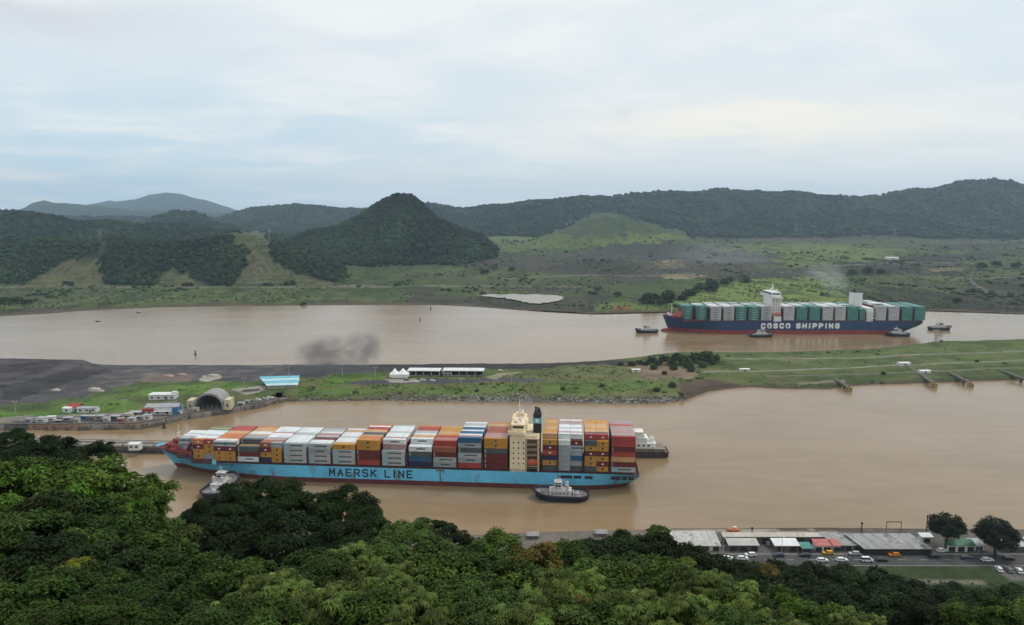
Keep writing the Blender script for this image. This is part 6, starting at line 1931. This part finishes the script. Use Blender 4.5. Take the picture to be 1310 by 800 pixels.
# ------------------------------------------------------------------ the bird gliding past
pb = P(357, 507, 62)
V = [(0, 0)]
mb = MB()
prof = [(-0.78, .05, .02), (-0.6, .07, .04), (-0.42, .09, .085), (-0.2, .13, .115), (0.1, .14, .125), (0.35, .09, .085), (0.47, .06, .06), (0.6, .062, .058), (0.68, .03, .03), (0.78, .012, .012)]
n = 12
vs, fs = [], []
for x, a, b in prof:
    for k in range(n):
        t_ = 2 * math.pi * k / n
        vs.append((x, a * math.cos(t_), b * math.sin(t_) + (0.05 if x > 0.5 else 0)))
for i in range(len(prof) - 1):
    for k in range(n):
        fs.append((i * n + k, (i + 1) * n + k, (i + 1) * n + (k + 1) % n, i * n + (k + 1) % n))
fs += [tuple(range(n)), tuple((len(prof) - 1) * n + k for k in range(n))[::-1]]
mb.add(vs, fs)
for sg in (-1, 1):
    st = [(0.0, .30, .0, .05), (.25, .34, .20, .045), (.55, .33, .34, .035), (.85, .27, .42, .025), (1.05, .10, .47, .012)]
    vs, fs = [], []
    for d, ch, up, th in st:
        y = sg * (0.08 + d * (0.55 if sg > 0 else 0.9)); zc = 0.06 + up * (1.25 if sg > 0 else 0.15)
        sw = -0.12 * d * d + 0.02
        vs += [(ch * 0.9 + sw, y, zc), (0.1 + sw, y, zc + th), (-ch + sw, y, zc - 0.02), (0.1 + sw, y, zc - th)]
    for i in range(len(st) - 1):
        for k in range(4):
            fs.append((i * 4 + k, (i + 1) * 4 + k, (i + 1) * 4 + (k + 1) % 4, i * 4 + (k + 1) % 4))
    fs += [(0, 1, 2, 3), (16, 19, 18, 17)]
    mb.add(vs, fs)
    for k in range(4):
        a = (len(st) - 1)
        y = sg * (0.08 + 1.05 * (0.55 if sg > 0 else 0.9)); zc = 0.06 + 0.47 * (1.25 if sg > 0 else 0.15)
        x = 0.1 - 0.09 * k - 0.1
        mb.add([(x, y - 0.02 * sg, zc), (x - 0.05, y - 0.02 * sg, zc), (x - 0.1, y + sg * 0.22, zc + 0.10), (x - 0.02, y - 0.02 * sg, zc + 0.012)], [(0, 1, 2), (1, 3, 2), (3, 0, 2)])
mb.add([(-0.7, -.06, .02), (-1.0, -.14, .0), (-1.02, .14, .0), (-0.7, .06, .02), (-0.85, 0, .035)], [(0, 1, 4), (1, 2, 4), (2, 3, 4), (3, 0, 4), (0, 3, 2, 1)])
o = mb.build('bird', mat('bird_black', (0.012, 0.011, 0.011), 0.7, 0.2, 3.0), None, True)
o.location = pb; o.rotation_euler = (R(-8), R(-4), R(188)); o.scale = (0.86, 0.86, 0.86)
tag(o, 'black vulture-like bird gliding with one wing raised above the quay end', 'bird')

# ------------------------------------------------------------------ smoke drifting over the far channel
def smoke(name, px0, px1, py0, py1, Y, dens, col, thick, nscale, seed, lean=0.0):
    a, b = P(px0, py1, Y), P(px1, py0, Y)
    m_ = bpy.data.materials.new(name); m_.use_nodes = True
    t = NT(m_.node_tree)
    o = t.n('ShaderNodeOutputMaterial'); v = t.n('ShaderNodeVolumePrincipled')
    tcn = t.n('ShaderNodeTexCoord')
    mp = t.n('ShaderNodeMapping'); t.l(tcn.outputs['Object'], mp.inputs[0]); mp.inputs['Location'].default_value = (seed, seed * 2, 0)
    nz = t.noise(mp.outputs[0], nscale, 4.0, 0.55, 0.6)
    ln_ = t.n('ShaderNodeVectorMath', operation='LENGTH'); t.l(tcn.outputs['Object'], ln_.inputs[0])
    fall = t.ramp(ln_.outputs['Value'], 1.0, 0.35)
    d = t.math('MULTIPLY', t.ramp(t.math('ADD', nz, t.math('MULTIPLY', fall, 0.22)), 0.52, 0.80), fall)
    t.l(t.math('MULTIPLY', d, dens), v.inputs['Density'])
    v.inputs['Color'].default_value = col
    t.l(v.outputs[0], o.inputs['Volume'])
    mb = MB(); mb.lump((0, 0, 0), (1, 1, 1), 20, 12)
    o = mb.build(name, m_, None, True)
    o.location = (a + b) / 2
    o.scale = ((b.x - a.x) / 2, thick / 2, (b.z - a.z) / 2)
    o.rotation_euler = (0, lean, 0)
    return kind(o, 'stuff')
smoke('smoke', 366, 466, 420, 486, 640, 0.085, (0.22, 0.22, 0.23, 1), 30, 2.3, 3.1, R(-6))
smoke('smoke_wisp', 425, 506, 414, 478, 640, 0.085, (0.26, 0.26, 0.27, 1), 24, 2.2, 7.7, R(-30))
smoke('smoke_veil', 340, 520, 448, 512, 622, 0.042, (0.30, 0.31, 0.32, 1), 40, 1.6, 1.3)
smoke('funnel_smoke', 1010, 1112, 330, 380, 905, 0.013, (0.62, 0.66, 0.72, 1), 50, 1.8, 5.5, R(24))
smoke('drifting_smoke', 820, 1030, 304, 352, 1900, 0.0022, (0.60, 0.66, 0.74, 1), 250, 1.8, 2.5, R(6))
smoke('funnel_fumes', 660, 690, 498, 530, 400, 0.10, (0.4, 0.4, 0.4, 1), 10, 1.5, 9.5)
# ------------------------------------------------------------------ trees: trunk with limbs, crown of separate leaves
LEAF = tint_mat('leaves', 0.0, rough=0.66, transl=0.14, objvar=0.28)
BARK = mat('bark', (0.085, 0.065, 0.048), 0.95, 0.35, 2.0, bump=0.4, bscale=9.0)


def crown_mesh(name, seed, R0, flatz, nclump, nleaf, ll, lw, base, style='leaf', clump_r=(0.24, 0.40), low=-0.35, hue=0.22, spread_=1.0):
    """crown centred at 0; leaves gathered in clumps spread through an uneven volume"""
    g = np.random.default_rng(seed)
    d = g.normal(size=(nclump * 4, 3)); d /= np.linalg.norm(d, axis=1)[:, None]
    d = d[d[:, 2] > low][:nclump]
    nclump = len(d)
    lump = 0.72 + 0.5 * fbm(d[:, 0] * 1.8 + seed, d[:, 1] * 1.8 + d[:, 2] * 1.3, seed, 3)
    rad = R0 * lump * g.uniform(0.45, 0.95, nclump) ** 0.6
    cc = d * rad[:, None] * np.array([spread_, spread_, flatz])
    rc = R0 * g.uniform(clump_r[0], clump_r[1], nclump)
    k = g.integers(0, nclump, nleaf)
    o = g.normal(size=(nleaf, 3)); o /= np.linalg.norm(o, axis=1)[:, None]
    o[:, 2] = np.abs(o[:, 2]) * 0.9 - 0.25
    pos = cc[k] + o * rc[k][:, None] * (g.random((nleaf, 1)) ** 0.45) * np.array([1, 1, 0.8])
    outw = o * 0.8 + d[k] * 0.7 + g.normal(size=(nleaf, 3)) * 0.45
    outw /= np.linalg.norm(outw, axis=1)[:, None]
    nrm = np.array([0, 0, 1.0]) * 0.9 + outw * 0.5 + g.normal(size=(nleaf, 3)) * 0.40
    clcol = np.array(base)[None] * (1 + g.uniform(-hue, hue * 1.3, (nclump, 1))) * (1 + g.uniform(-0.10, 0.12, (nclump, 3)))
    V, F, CL = [], [], []
    if style == 'leaf':
        ax = outw - nrm * (outw * nrm).sum(1)[:, None] / (nrm * nrm).sum(1)[:, None]
        ax /= np.linalg.norm(ax, axis=1)[:, None] + 1e-9
        nn_ = nrm / np.linalg.norm(nrm, axis=1)[:, None]
        sd = np.cross(nn_, ax)
        s = g.uniform(0.65, 1.3, (nleaf, 1))
        p0 = pos
        p2 = pos + ax * ll * s - nn_ * ll * 0.16 * s
        m_ = pos + ax * ll * 0.45 * s
        p1 = m_ + sd * lw * 0.5 * s + nn_ * lw * 0.12
        p3 = m_ - sd * lw * 0.5 * s + nn_ * lw * 0.12
        V = np.stack([p0, p1, p2, p3], 1).reshape(-1, 3)
        F = np.arange(nleaf * 4).reshape(-1, 4)
        lc = clcol[k] * g.uniform(0.62, 1.38, (nleaf, 1)) * (1 + g.uniform(-0.08, 0.10, (nleaf, 3)))
        CL = np.repeat(lc, 4, 0)
    else:                                     # rosettes of drooping leaflets
        n5 = 7
        nn_ = nrm / np.linalg.norm(nrm, axis=1)[:, None]
        a = np.cross(nn_, np.array([0.3, 0.9, 0.2])); a /= np.linalg.norm(a, axis=1)[:, None]
        b = np.cross(nn_, a)
        s = g.uniform(0.65, 1.35, (nleaf, 1))
        ph = g.uniform(0, 6.28, (nleaf, 1))
        lc = clcol[k] * g.uniform(0.68, 1.36, (nleaf, 1))
        vs = []
        for q in range(n5):
            t_ = ph + 2 * math.pi * q / n5
            ax = a * np.cos(t_) + b * np.sin(t_)
            sd = np.cross(nn_, ax)
            L1 = ll * s * g.uniform(0.75, 1.1, (nleaf, 1))
            m_ = pos + ax * L1 * 0.55 + nn_ * 0.04
            vs.append(np.stack([pos, m_ + sd * lw * 0.5 * s, pos + ax * L1 - nn_ * L1 * 0.32, m_ - sd * lw * 0.5 * s], 1))
        V = np.stack(vs, 1).reshape(-1, 3)
        F = np.arange(nleaf * n5 * 4).reshape(-1, 4)
        CL = np.repeat(lc, n5 * 4, 0) * (1 + np.repeat(g.uniform(-0.14, 0.14, (nleaf * n5, 1)), 4, 0))
    me = np_mesh(name, V, F, LEAF, col=np.clip(CL, 0.003, 1), data_only=True)
    return me, cc


def trunk_mesh(name, cc, R0, seed):
    """unit trunk from z=0 (base) to z=1 (crown centre) is made per tree height class; limbs reach into the crown"""
    g = random.Random(seed)
    mb = MB()
    H = R0 * 1.9
    b = [(0, 0, 0), (g.uniform(-.1, .1) * R0, g.uniform(-.1, .1) * R0, H * 0.4), (g.uniform(-.12, .12) * R0, g.uniform(-.12, .12) * R0, H * 0.72), (0, 0, H)]
    mb.tube(b, [R0 * 0.075, R0 * 0.055, R0 * 0.045, R0 * 0.022], 8)
    idx = list(range(len(cc))); g.shuffle(idx)
    for i in idx[:9]:
        c = Vector((cc[i][0] * 0.8, cc[i][1] * 0.8, H * g.uniform(0.86, 0.97)))
        st_ = Vector(b[2]) if g.random() < 0.6 else Vector(b[1]).lerp(Vector(b[2]), 0.8)
        mid = st_.lerp(c, 0.5) + Vector((0, 0, -0.06 * R0))
        mb.tube([st_, mid, c], [R0 * 0.032, R0 * 0.022, R0 * 0.008], 6)
    return mb.data(name, BARK, True), H


PROTO = {}


def proto(key, n, *a, **k):
    for i in range(n):
        me, cc = crown_mesh('crown_leaves_' + key.replace('0', ''), hash_seed(key) + i, *a, **k)
        tm, H = trunk_mesh('trunk_wood', cc, a[0], hash_seed(key) + i)
        PROTO.setdefault(key, []).append((me, tm, H, a[0], a[1]))


def hash_seed(s):
    return sum(ord(c) * (i + 3) for i, c in enumerate(s)) % 9973


#            variants R0 flat clumps leaves length width colour
proto('broad', 3, 6.0, 0.80, 90, 26000, 0.46, 0.22, (0.056, 0.100, 0.012), clump_r=(0.15, 0.26), hue=0.36)
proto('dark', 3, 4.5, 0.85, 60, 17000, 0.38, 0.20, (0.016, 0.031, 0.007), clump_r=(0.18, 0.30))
proto('fine', 2, 4.0, 0.75, 70, 16000, 0.34, 0.15, (0.048, 0.078, 0.017), clump_r=(0.16, 0.26))
proto('palmate', 3, 2.6, 0.75, 60, 1300, 0.30, 0.105, (0.084, 0.120, 0.023), style='rosette', clump_r=(0.22, 0.38), hue=0.35)
proto('bush', 3, 2.4, 0.80, 60, 9000, 0.27, 0.13, (0.042, 0.072, 0.011), clump_r=(0.17, 0.30), hue=0.35)
proto('russet', 1, 2.4, 0.80, 50, 7500, 0.27, 0.13, (0.115, 0.090, 0.022), clump_r=(0.20, 0.34), hue=0.3)
proto('yellow', 1, 2.4, 0.80, 50, 7500, 0.27, 0.13, (0.125, 0.135, 0.016), clump_r=(0.18, 0.32), hue=0.35)
proto('mid', 3, 4.5, 0.80, 70, 18000, 0.38, 0.18, (0.030, 0.056, 0.009), clump_r=(0.16, 0.27), hue=0.4)
proto('wood', 3, 4.5, 0.80, 55, 11000, 0.55, 0.28, (0.018, 0.032, 0.008), clump_r=(0.2, 0.34))
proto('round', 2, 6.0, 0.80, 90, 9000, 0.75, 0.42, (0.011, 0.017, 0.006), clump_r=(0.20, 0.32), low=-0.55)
proto('small', 4, 3.0, 0.75, 28, 900, 0.95, 0.6, (0.036, 0.058, 0.017), clump_r=(0.26, 0.42), low=-0.4)
GRP = {'hill': 'trees on the near hillside', 'bank': 'trees and bushes on the canal strip', 'far': 'trees beyond the far channel'}
CNT = [0]


def tree(kind_, base, ctr, R_, label, name='tree', cat='tree', group='hill', trunk_scale=1.0, flat=None):
    """base: ground point; ctr: crown centre; R_: crown radius in metres"""
    CNT[0] += 1
    g = random.Random(CNT[0] * 37)
    me, tm, H, R0, fz = PROTO[kind_][CNT[0] % len(PROTO[kind_])]
    t = thing(name, label, cat, base, 0, GRP[group])
    s = R_ / R0
    rz = g.uniform(0, 6.28)
    c = bpy.data.objects.new('crown', me); COL.objects.link(c); c.parent = t
    off = Vector(ctr) - Vector(base)
    c.location = off
    c.scale = (s, s, s * (flat or g.uniform(0.9, 1.1))); c.rotation_euler = (g.uniform(-.12, .12), g.uniform(-.12, .12), rz)
    w_ = bpy.data.objects.new('trunk', tm); COL.objects.link(w_); w_.parent = t
    hz = max(0.3, off.z) / H
    w_.scale = (s * trunk_scale, s * trunk_scale, hz); w_.rotation_euler = (0, 0, rz); w_.location = (off.x * 0, off.y * 0, -0.2)
    return t


def hill_tree(px, ytop, d, R_, kind_, label, **k):
    f = 0.78
    top = P(px, ytop, d)
    ctr = Vector((top.x, top.y, top.z - R_ * f))
    zb = float(hill_z(np.array(ctr.x), np.array(ctr.y)))
    zb = min(zb, ctr.z - 0.6 * R_)
    return tree(kind_, (ctr.x, ctr.y, zb), ctr, R_, label, **k)


HT = [
    # behind at the far left: dark trees against the water and the guide wall
    (18, 549, 100, 2.4, 'dark', 'slender dark tree at the far left edge, tallest against the water'),
    (66, 557, 98, 3.6, 'dark', 'dark tree topped in front of the guide wall at left'),
    (122, 566, 96, 2.9, 'dark', 'dark tree whose crown ends just short of the white booth'),
    (20, 575, 94, 4.2, 'dark', 'dark low tree under the slender one at the left edge'),
    (88, 576, 92, 3.6, 'dark', 'dark low tree between the guide wall and the bright green crowns'),
    # the bright mass at the left
    (52, 588, 60, 5.2, 'broad', 'bright green tree at left, its crown just under the dark row'),
    (128, 594, 58, 4.4, 'broad', 'bright green tree at left with its edge against the muddy water'),
    (-20, 600, 56, 5.0, 'broad', 'bright green tree cut by the left picture edge'),
    (165, 628, 54, 2.8, 'broad', 'bright green tree bulging towards the water below the bow'),
    (186, 636, 60, 1.2, 'broad', 'small bright sprig standing out against the water below the bow'),
    (75, 635, 48, 4.2, 'mid', 'mid green tree in the middle of the bright left mass'),
    (10, 655, 44, 4.2, 'mid', 'mid green tree low on the left side under the bright mass'),
    (140, 662, 46, 3.6, 'mid', 'mid green tree below the small bright sprig'),
    (205, 668, 50, 2.8, 'fine', 'dull green tree filling the dip between the bright mass and the dark trees'),
    (55, 692, 39, 3.2, 'dark', 'dark tree under the bright left mass'),  # crown in the dark leaf colour
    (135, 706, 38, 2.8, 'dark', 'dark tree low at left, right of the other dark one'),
    # dark trees in front of the blue ship
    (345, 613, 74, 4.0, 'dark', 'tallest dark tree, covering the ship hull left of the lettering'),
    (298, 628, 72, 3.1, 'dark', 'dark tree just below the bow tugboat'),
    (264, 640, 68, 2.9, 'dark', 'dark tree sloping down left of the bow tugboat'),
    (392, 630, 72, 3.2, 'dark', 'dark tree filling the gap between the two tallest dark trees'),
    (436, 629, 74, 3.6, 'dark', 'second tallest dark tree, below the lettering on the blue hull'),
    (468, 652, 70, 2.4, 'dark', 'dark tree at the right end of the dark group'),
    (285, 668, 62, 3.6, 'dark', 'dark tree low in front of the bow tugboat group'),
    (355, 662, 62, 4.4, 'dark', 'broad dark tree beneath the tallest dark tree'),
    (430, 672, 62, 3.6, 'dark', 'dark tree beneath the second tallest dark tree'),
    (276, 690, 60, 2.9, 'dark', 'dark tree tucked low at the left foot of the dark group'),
    # between the dark trees and the warehouses
    (518, 664, 62, 2.9, 'fine', 'feathery light green tree right of the dark group'),
    (556, 690, 60, 2.6, 'fine', 'feathery green tree half behind the small dark crown'),
    (562, 666, 78, 2.2, 'dark', 'small round dark crown against the water right of the feathery tree'),
    (592, 686, 72, 1.7, 'dark', 'smaller dark crown right of the small round one'),
    (484, 690, 56, 3.0, 'fine', 'dull green tree below the feathery light one'),
    (640, 684, 52, 2.2, 'bush', 'yellowish green bush against the near bank left of centre'),
    (600, 702, 48, 2.2, 'bush', 'green bush just left of the yellowish one'),
    (684, 700, 48, 1.9, 'russet', 'russet tinged bush beside the yellowish green bush'),
    (722, 696, 58, 2.2, 'bush', 'green bush right of the russet one, under the glimpsed hut'),
    (765, 690, 62, 2.8, 'wood', 'dark green tree between the two glimpsed bank huts'),
    (806, 683, 64, 2.6, 'wood', 'dark green tree left of the pale concrete roof'),
    (843, 673, 66, 1.2, 'bush', 'bright sprig rising beside the bright white hut'),
    (836, 690, 60, 2.4, 'wood', 'dark green tree under the bright white hut'),
    (878, 702, 58, 2.3, 'wood', 'dark green tree under the pale concrete roof'),
    (916, 714, 58, 2.2, 'wood', 'dark green tree at the bushy end of the road'),
    (950, 726, 60, 2.0, 'wood', 'dark green tree right beside the endmost white cars'),
    (100, 716, 36, 1.1, 'yellow', 'yellowish leafy bush low at left under the dark trees'),
    (876, 716, 50, 1.0, 'yellow', 'yellow-tipped bush below the pale concrete roof'),
    (742, 762, 27, 0.35, 'russet', 'small orange sprig in the middle of the nearest bushes'),
    (985, 722, 44, 0.55, 'russet', 'small orange flowering twig beside the yellow-tipped bush'),
]
ORDB = ORD
low = [(22, 738, 31, 2.6, 'bush'), (92, 728, 33, 2.3, 'palmate'), (165, 738, 31, 2.4, 'bush'), (232, 714, 38, 2.7, 'bush'), (300, 722, 35, 2.5, 'bush'), (350, 736, 31, 2.1, 'palmate'), (398, 706, 36, 2.4, 'palmate'), (446, 698, 40, 2.5, 'palmate'),
       (500, 726, 32, 2.2, 'palmate'), (556, 722, 33, 2.3, 'bush'), (610, 738, 29, 2.0, 'palmate'), (664, 726, 32, 2.2, 'bush'), (718, 736, 29, 2.0, 'palmate'), (768, 722, 33, 2.3, 'bush'), (818, 714, 36, 2.4, 'palmate'), (866, 726, 33, 2.1, 'bush'),
       (914, 738, 30, 1.9, 'palmate'), (960, 752, 29, 1.7, 'palmate'), (1012, 764, 28, 1.6, 'bush'), (1062, 776, 27, 1.4, 'bush'), (1100, 786, 26, 1.1, 'palmate')]
for i, (px, y, d, r, kd) in enumerate(low):
    if i < 5:
        kd = 'mid'
    elif i % 4 == 2:
        kd = 'broad' if kd == 'bush' else 'fine'
    look = {'bush': 'leafy green bush', 'palmate': 'light green tree with hand-shaped leaves', 'mid': 'deep green bush', 'broad': 'fresh green small-leaved bush', 'fine': 'feathery green bush'}[kd]
    o_ = i + 1
    words_ = (ORD + ['twentieth', 'twenty-first', 'twenty-second'])[i]
    HT.append((px, y, d, r, kd, f'{look}, {words_} from the left in the row of nearest bushes'))
low2 = [(60, 772, 24, 1.8, 'palmate'), (130, 776, 24, 1.6, 'bush'), (205, 764, 26, 1.8, 'bush'), (275, 768, 25, 1.8, 'palmate'), (345, 774, 24, 1.6, 'bush'), (420, 756, 26, 1.9, 'palmate'), (480, 766, 25, 1.7, 'bush'), (545, 768, 24, 1.7, 'palmate'), (610, 774, 24, 1.6, 'palmate'),
        (680, 768, 24, 1.7, 'palmate'), (745, 772, 24, 1.6, 'bush'), (812, 760, 26, 1.8, 'palmate'), (875, 768, 25, 1.6, 'palmate'), (940, 780, 24, 1.3, 'bush'), (1000, 788, 24, 1.2, 'palmate')]
for i, (px, y, d, r, kd) in enumerate(low2):
    if i < 3:
        kd = 'mid'
    if i % 5 == 3:
        kd = 'fine'
    look = {'bush': 'leafy bush', 'palmate': 'bright hand-leaved bush', 'fine': 'feathery bush', 'mid': 'deep green bush'}[kd]
    HT.append((px, y, d, r, kd, f'{look} cut by the bottom picture edge, {ORD[i]} from the left'))
woods_ = [(958, 722, 118, 3.6), (998, 723, 122, 3.8), (1042, 725, 122, 4.0), (1088, 728, 122, 4.0), (1132, 736, 120, 4.0), (1178, 747, 118, 4.0), (1222, 751, 116, 3.8), (1266, 753, 112, 3.6), (1306, 751, 110, 3.6)]
for i, (px, y, d, r) in enumerate(woods_):
    HT.append((px, y, d, r, 'wood', f'dark tree in the upper row below the road, {ORD[i]} from the left'))
woods2 = [(975, 748, 84, 3.0), (1030, 752, 86, 3.4), (1085, 756, 86, 3.4), (1140, 764, 84, 3.4), (1192, 772, 80, 3.2), (1244, 778, 76, 2.8), (1296, 780, 74, 2.6)]
for i, (px, y, d, r) in enumerate(woods2):
    HT.append((px, y, d, r, 'wood', f'dark tree in the lower row below the road, {ORD[i]} from the left'))
HT += [(1232, 772, 40, 1.2, 'bush', 'bright green bush at lower right, left of the corner one'), (1284, 776, 38, 1.5, 'bush', 'bright green bush in the lower right corner'), (1318, 770, 40, 1.5, 'palmate', 'bright hand-leaved bush cut by the right picture edge')]
for r in HT:
    nm = 'bush' if r[4] in ('bush', 'russet', 'palmate') and 'tree' not in r[5] else 'tree'
    hill_tree(*r, name='leafy_' + nm, cat=nm)

# the two round trees by the road
for px, ytop, ybot, hw, lab in [(1210, 660, 700, 22, 'round dark tree standing alone right of the long grey warehouse'), (1273, 667, 708, 27, 'wider round dark tree standing alone right of the green roof')]:
    b = B(px, ybot + 4)
    R_ = hw * b.y / FPX * 0.94
    top = P(px, ytop, b.y)
    tree('round', b, (b.x, b.y, top.z - R_ * 0.74), R_, lab, name='round_tree', trunk_scale=1.3)

# bushes and small trees on the strip
BK = [(905, 459, 5.0, 'largest dark bush at the right end of the bushy row on the strip'), (890, 461, 4.6, 'big dark bush next to the largest one on the strip'), (873, 463, 4.0, 'dark bush third from the right end of the bushy row'), (916, 461, 3.0, 'small dark bush closing the right end of the bushy row'), (858, 464, 3.4, 'dark bush in the middle of the bushy row'),
      (842, 466, 3.0, 'dark bush left of the middle of the bushy row'), (826, 466, 2.6, 'low dark bush near the box hut'), (808, 467, 2.6, 'low dark bush at the left end of the bushy row'), (794, 467, 2.0, 'smallest dark bush at the left tip of the bushy row'), (880, 469, 3.2, 'dark bush on the near side of the bushy row'),
      (862, 472, 2.6, 'small dark bush on the near side above the bare earth'), (898, 469, 2.8, 'dark bush on the near side at the right of the bushy row'), (850, 478, 2.0, 'round bush alone on the bare earth'), (720, 498, 1.6, 'small bush on the grass slope right of centre'), (770, 494, 1.8, 'small bush on the grass slope below the box hut'), (610, 500, 1.4, 'tiny bush on the grass slope under the open-sided buildings'),
      (860, 494, 2.4, 'bush at the grassy tip above the eroded earth'), (840, 500, 2.2, 'bush on the bank stones near the grassy tip'), (1130, 478, 1.6, 'small bush on the terrace left of the long mooring pier'), (1250, 462, 1.5, 'small bush alone high on the right terrace'), (400, 497, 1.5, 'small bush at the quay end under the smoke')]
BK += [(834, 463, 3.2, 'dark bush behind the left half of the bushy row'), (850, 461, 3.6, 'dark bush behind the middle of the bushy row'), (866, 459, 3.8, 'dark bush behind the right half of the bushy row'), (818, 465, 2.4, 'dark bush behind the box hut, in the bushy row'), (884, 474, 2.6, 'dark bush in front of the bushy row at the earth edge'), (836, 471, 2.4, 'low bush right of the box hut'), (910, 465, 3.0, 'bush on the near side of the rightmost bush in the bushy row')]
for px, py, r, lab in BK:
    r = r * (1.2 if r > 2.2 and 780 < px < 930 else 1.1)
    b = I(px, py + 1)
    b.z -= 0.3
    tree('small', b, (b.x, b.y, b.z + r * 0.62), r, lab, name='dark_bush', cat='bush', group='bank')

# trees beyond the far channel: the dark diagonal row, the clumps at the left shore and at the foot of the hill
FT = [(838, 386), (846, 384), (854, 382.5), (862, 381), (870, 379.5), (877, 377), (884, 375.5), (891, 373.5), (898, 371.5), (905, 369), (912, 367), (919, 365), (926, 363), (933, 361), (940, 359.5), (947, 358)]
for i, (px, py) in enumerate(FT):
    q = G(px, py, 8.0); zz, _, _ = height_at(np.array([px * 1.0]), np.array([q.y]))
    R_ = random.uniform(6.0, 13.0)
    b = Vector((q.x + random.uniform(-6, 6), q.y + random.uniform(-30, 30), float(zz[0]) - 0.4))
    tree('small', b, (b.x, b.y, b.z + R_ * 0.6), R_, f'dark tree, {ORD[i]} from the shore end of the diagonal row behind the navy bow', name='far_tree', group='far')
for px, py, r, lab in [(6, 386, 9, 'dark thicket tree on the far left shore, at the picture edge'), (22, 385, 8, 'dark thicket tree on the far left shore, second from the edge'), (36, 385, 5, 'small dark tree right of the far left thicket'), (388, 384, 4, 'reddish brown bush alone by the far shore'), (425, 354, 8, 'dark tree at the end of the wooded slope near the track'), (440, 356, 7, 'last dark tree of the wooded slope, on open ground'),
                       (620, 350, 9, 'lone dark tree on the green plain left of the bare ground'), (655, 346, 7, 'small lone tree right of the larger one on the plain'), (1090, 352, 9, 'dark tree in the belt above the navy ship funnel, left one'), (1110, 350, 10, 'dark tree in the belt above the navy ship funnel, middle one'), (1126, 350, 8, 'dark tree in the belt above the navy ship funnel, right one'),
                       (1255, 345, 10, 'dark tree on the right plain, nearest the slanting track'), (1275, 342, 11, 'large dark tree on the right plain'), (1300, 344, 10, 'dark tree at the right picture edge on the plain'), (1225, 384, 6, 'bush on the dark right bank astern of the navy ship'), (1245, 372, 6, 'bush left of the slanting track on the right bank'), (730, 312, 12, 'dark tree at the left foot of the grassy green hill'), (790, 376, 6, 'bush by the orange earth near the navy bow')]:
    q = G(px, py, 8.0); zz, _, _ = height_at(np.array([px * 1.0]), np.array([q.y]))
    b = Vector((q.x, q.y, float(zz[0]) - 0.4))
    tree('small', b, (b.x, b.y, b.z + r * 0.7), r, lab, name='far_tree', group='far')

# undergrowth over the near hillside
n = 90000
g = np.random.default_rng(5)
ux = g.uniform(-160, 1480, n)
ud = np.exp(g.uniform(np.log(14), np.log(290), n))
x_ = (ux - W0 / 2) / FPX * ud * 1.06
zz = hill_z(x_, ud)
ok = ~((zz < 3.6) & (ud > 262))
x_, ud, zz = x_[ok], ud[ok], zz[ok]
n = len(x_)
hump_ = fbm(x_ / 5, ud / 5, 201, 4)
s = (0.22 + ud * 0.0052) * g.uniform(0.6, 1.4, n)
pos = np.stack([x_, ud, zz + hump_ ** 2 * 3.2 * g.uniform(0.1, 1.0, n)], -1)
th = g.uniform(0, 6.28, n)
ax = np.stack([np.cos(th), np.sin(th), g.uniform(-0.4, 0.5, n)], -1)
sd = np.stack([-np.sin(th), np.cos(th), g.uniform(-0.4, 0.4, n)], -1)
s = s[:, None]
V = np.stack([pos, pos + ax * s * 0.5 + sd * s * 0.3, pos + ax * s, pos + ax * s * 0.5 - sd * s * 0.3], 1).reshape(-1, 3)
hue = np.array((0.020, 0.034, 0.008)) * g.uniform(0.5, 1.6, (n, 1)) * (0.6 + 0.9 * fbm(x_ / 12, ud / 12, 205, 3)[:, None])
kind(np_mesh('undergrowth', V, np.arange(n * 4).reshape(-1, 4), LEAF, col=np.repeat(hue, 4, 0)), 'stuff')
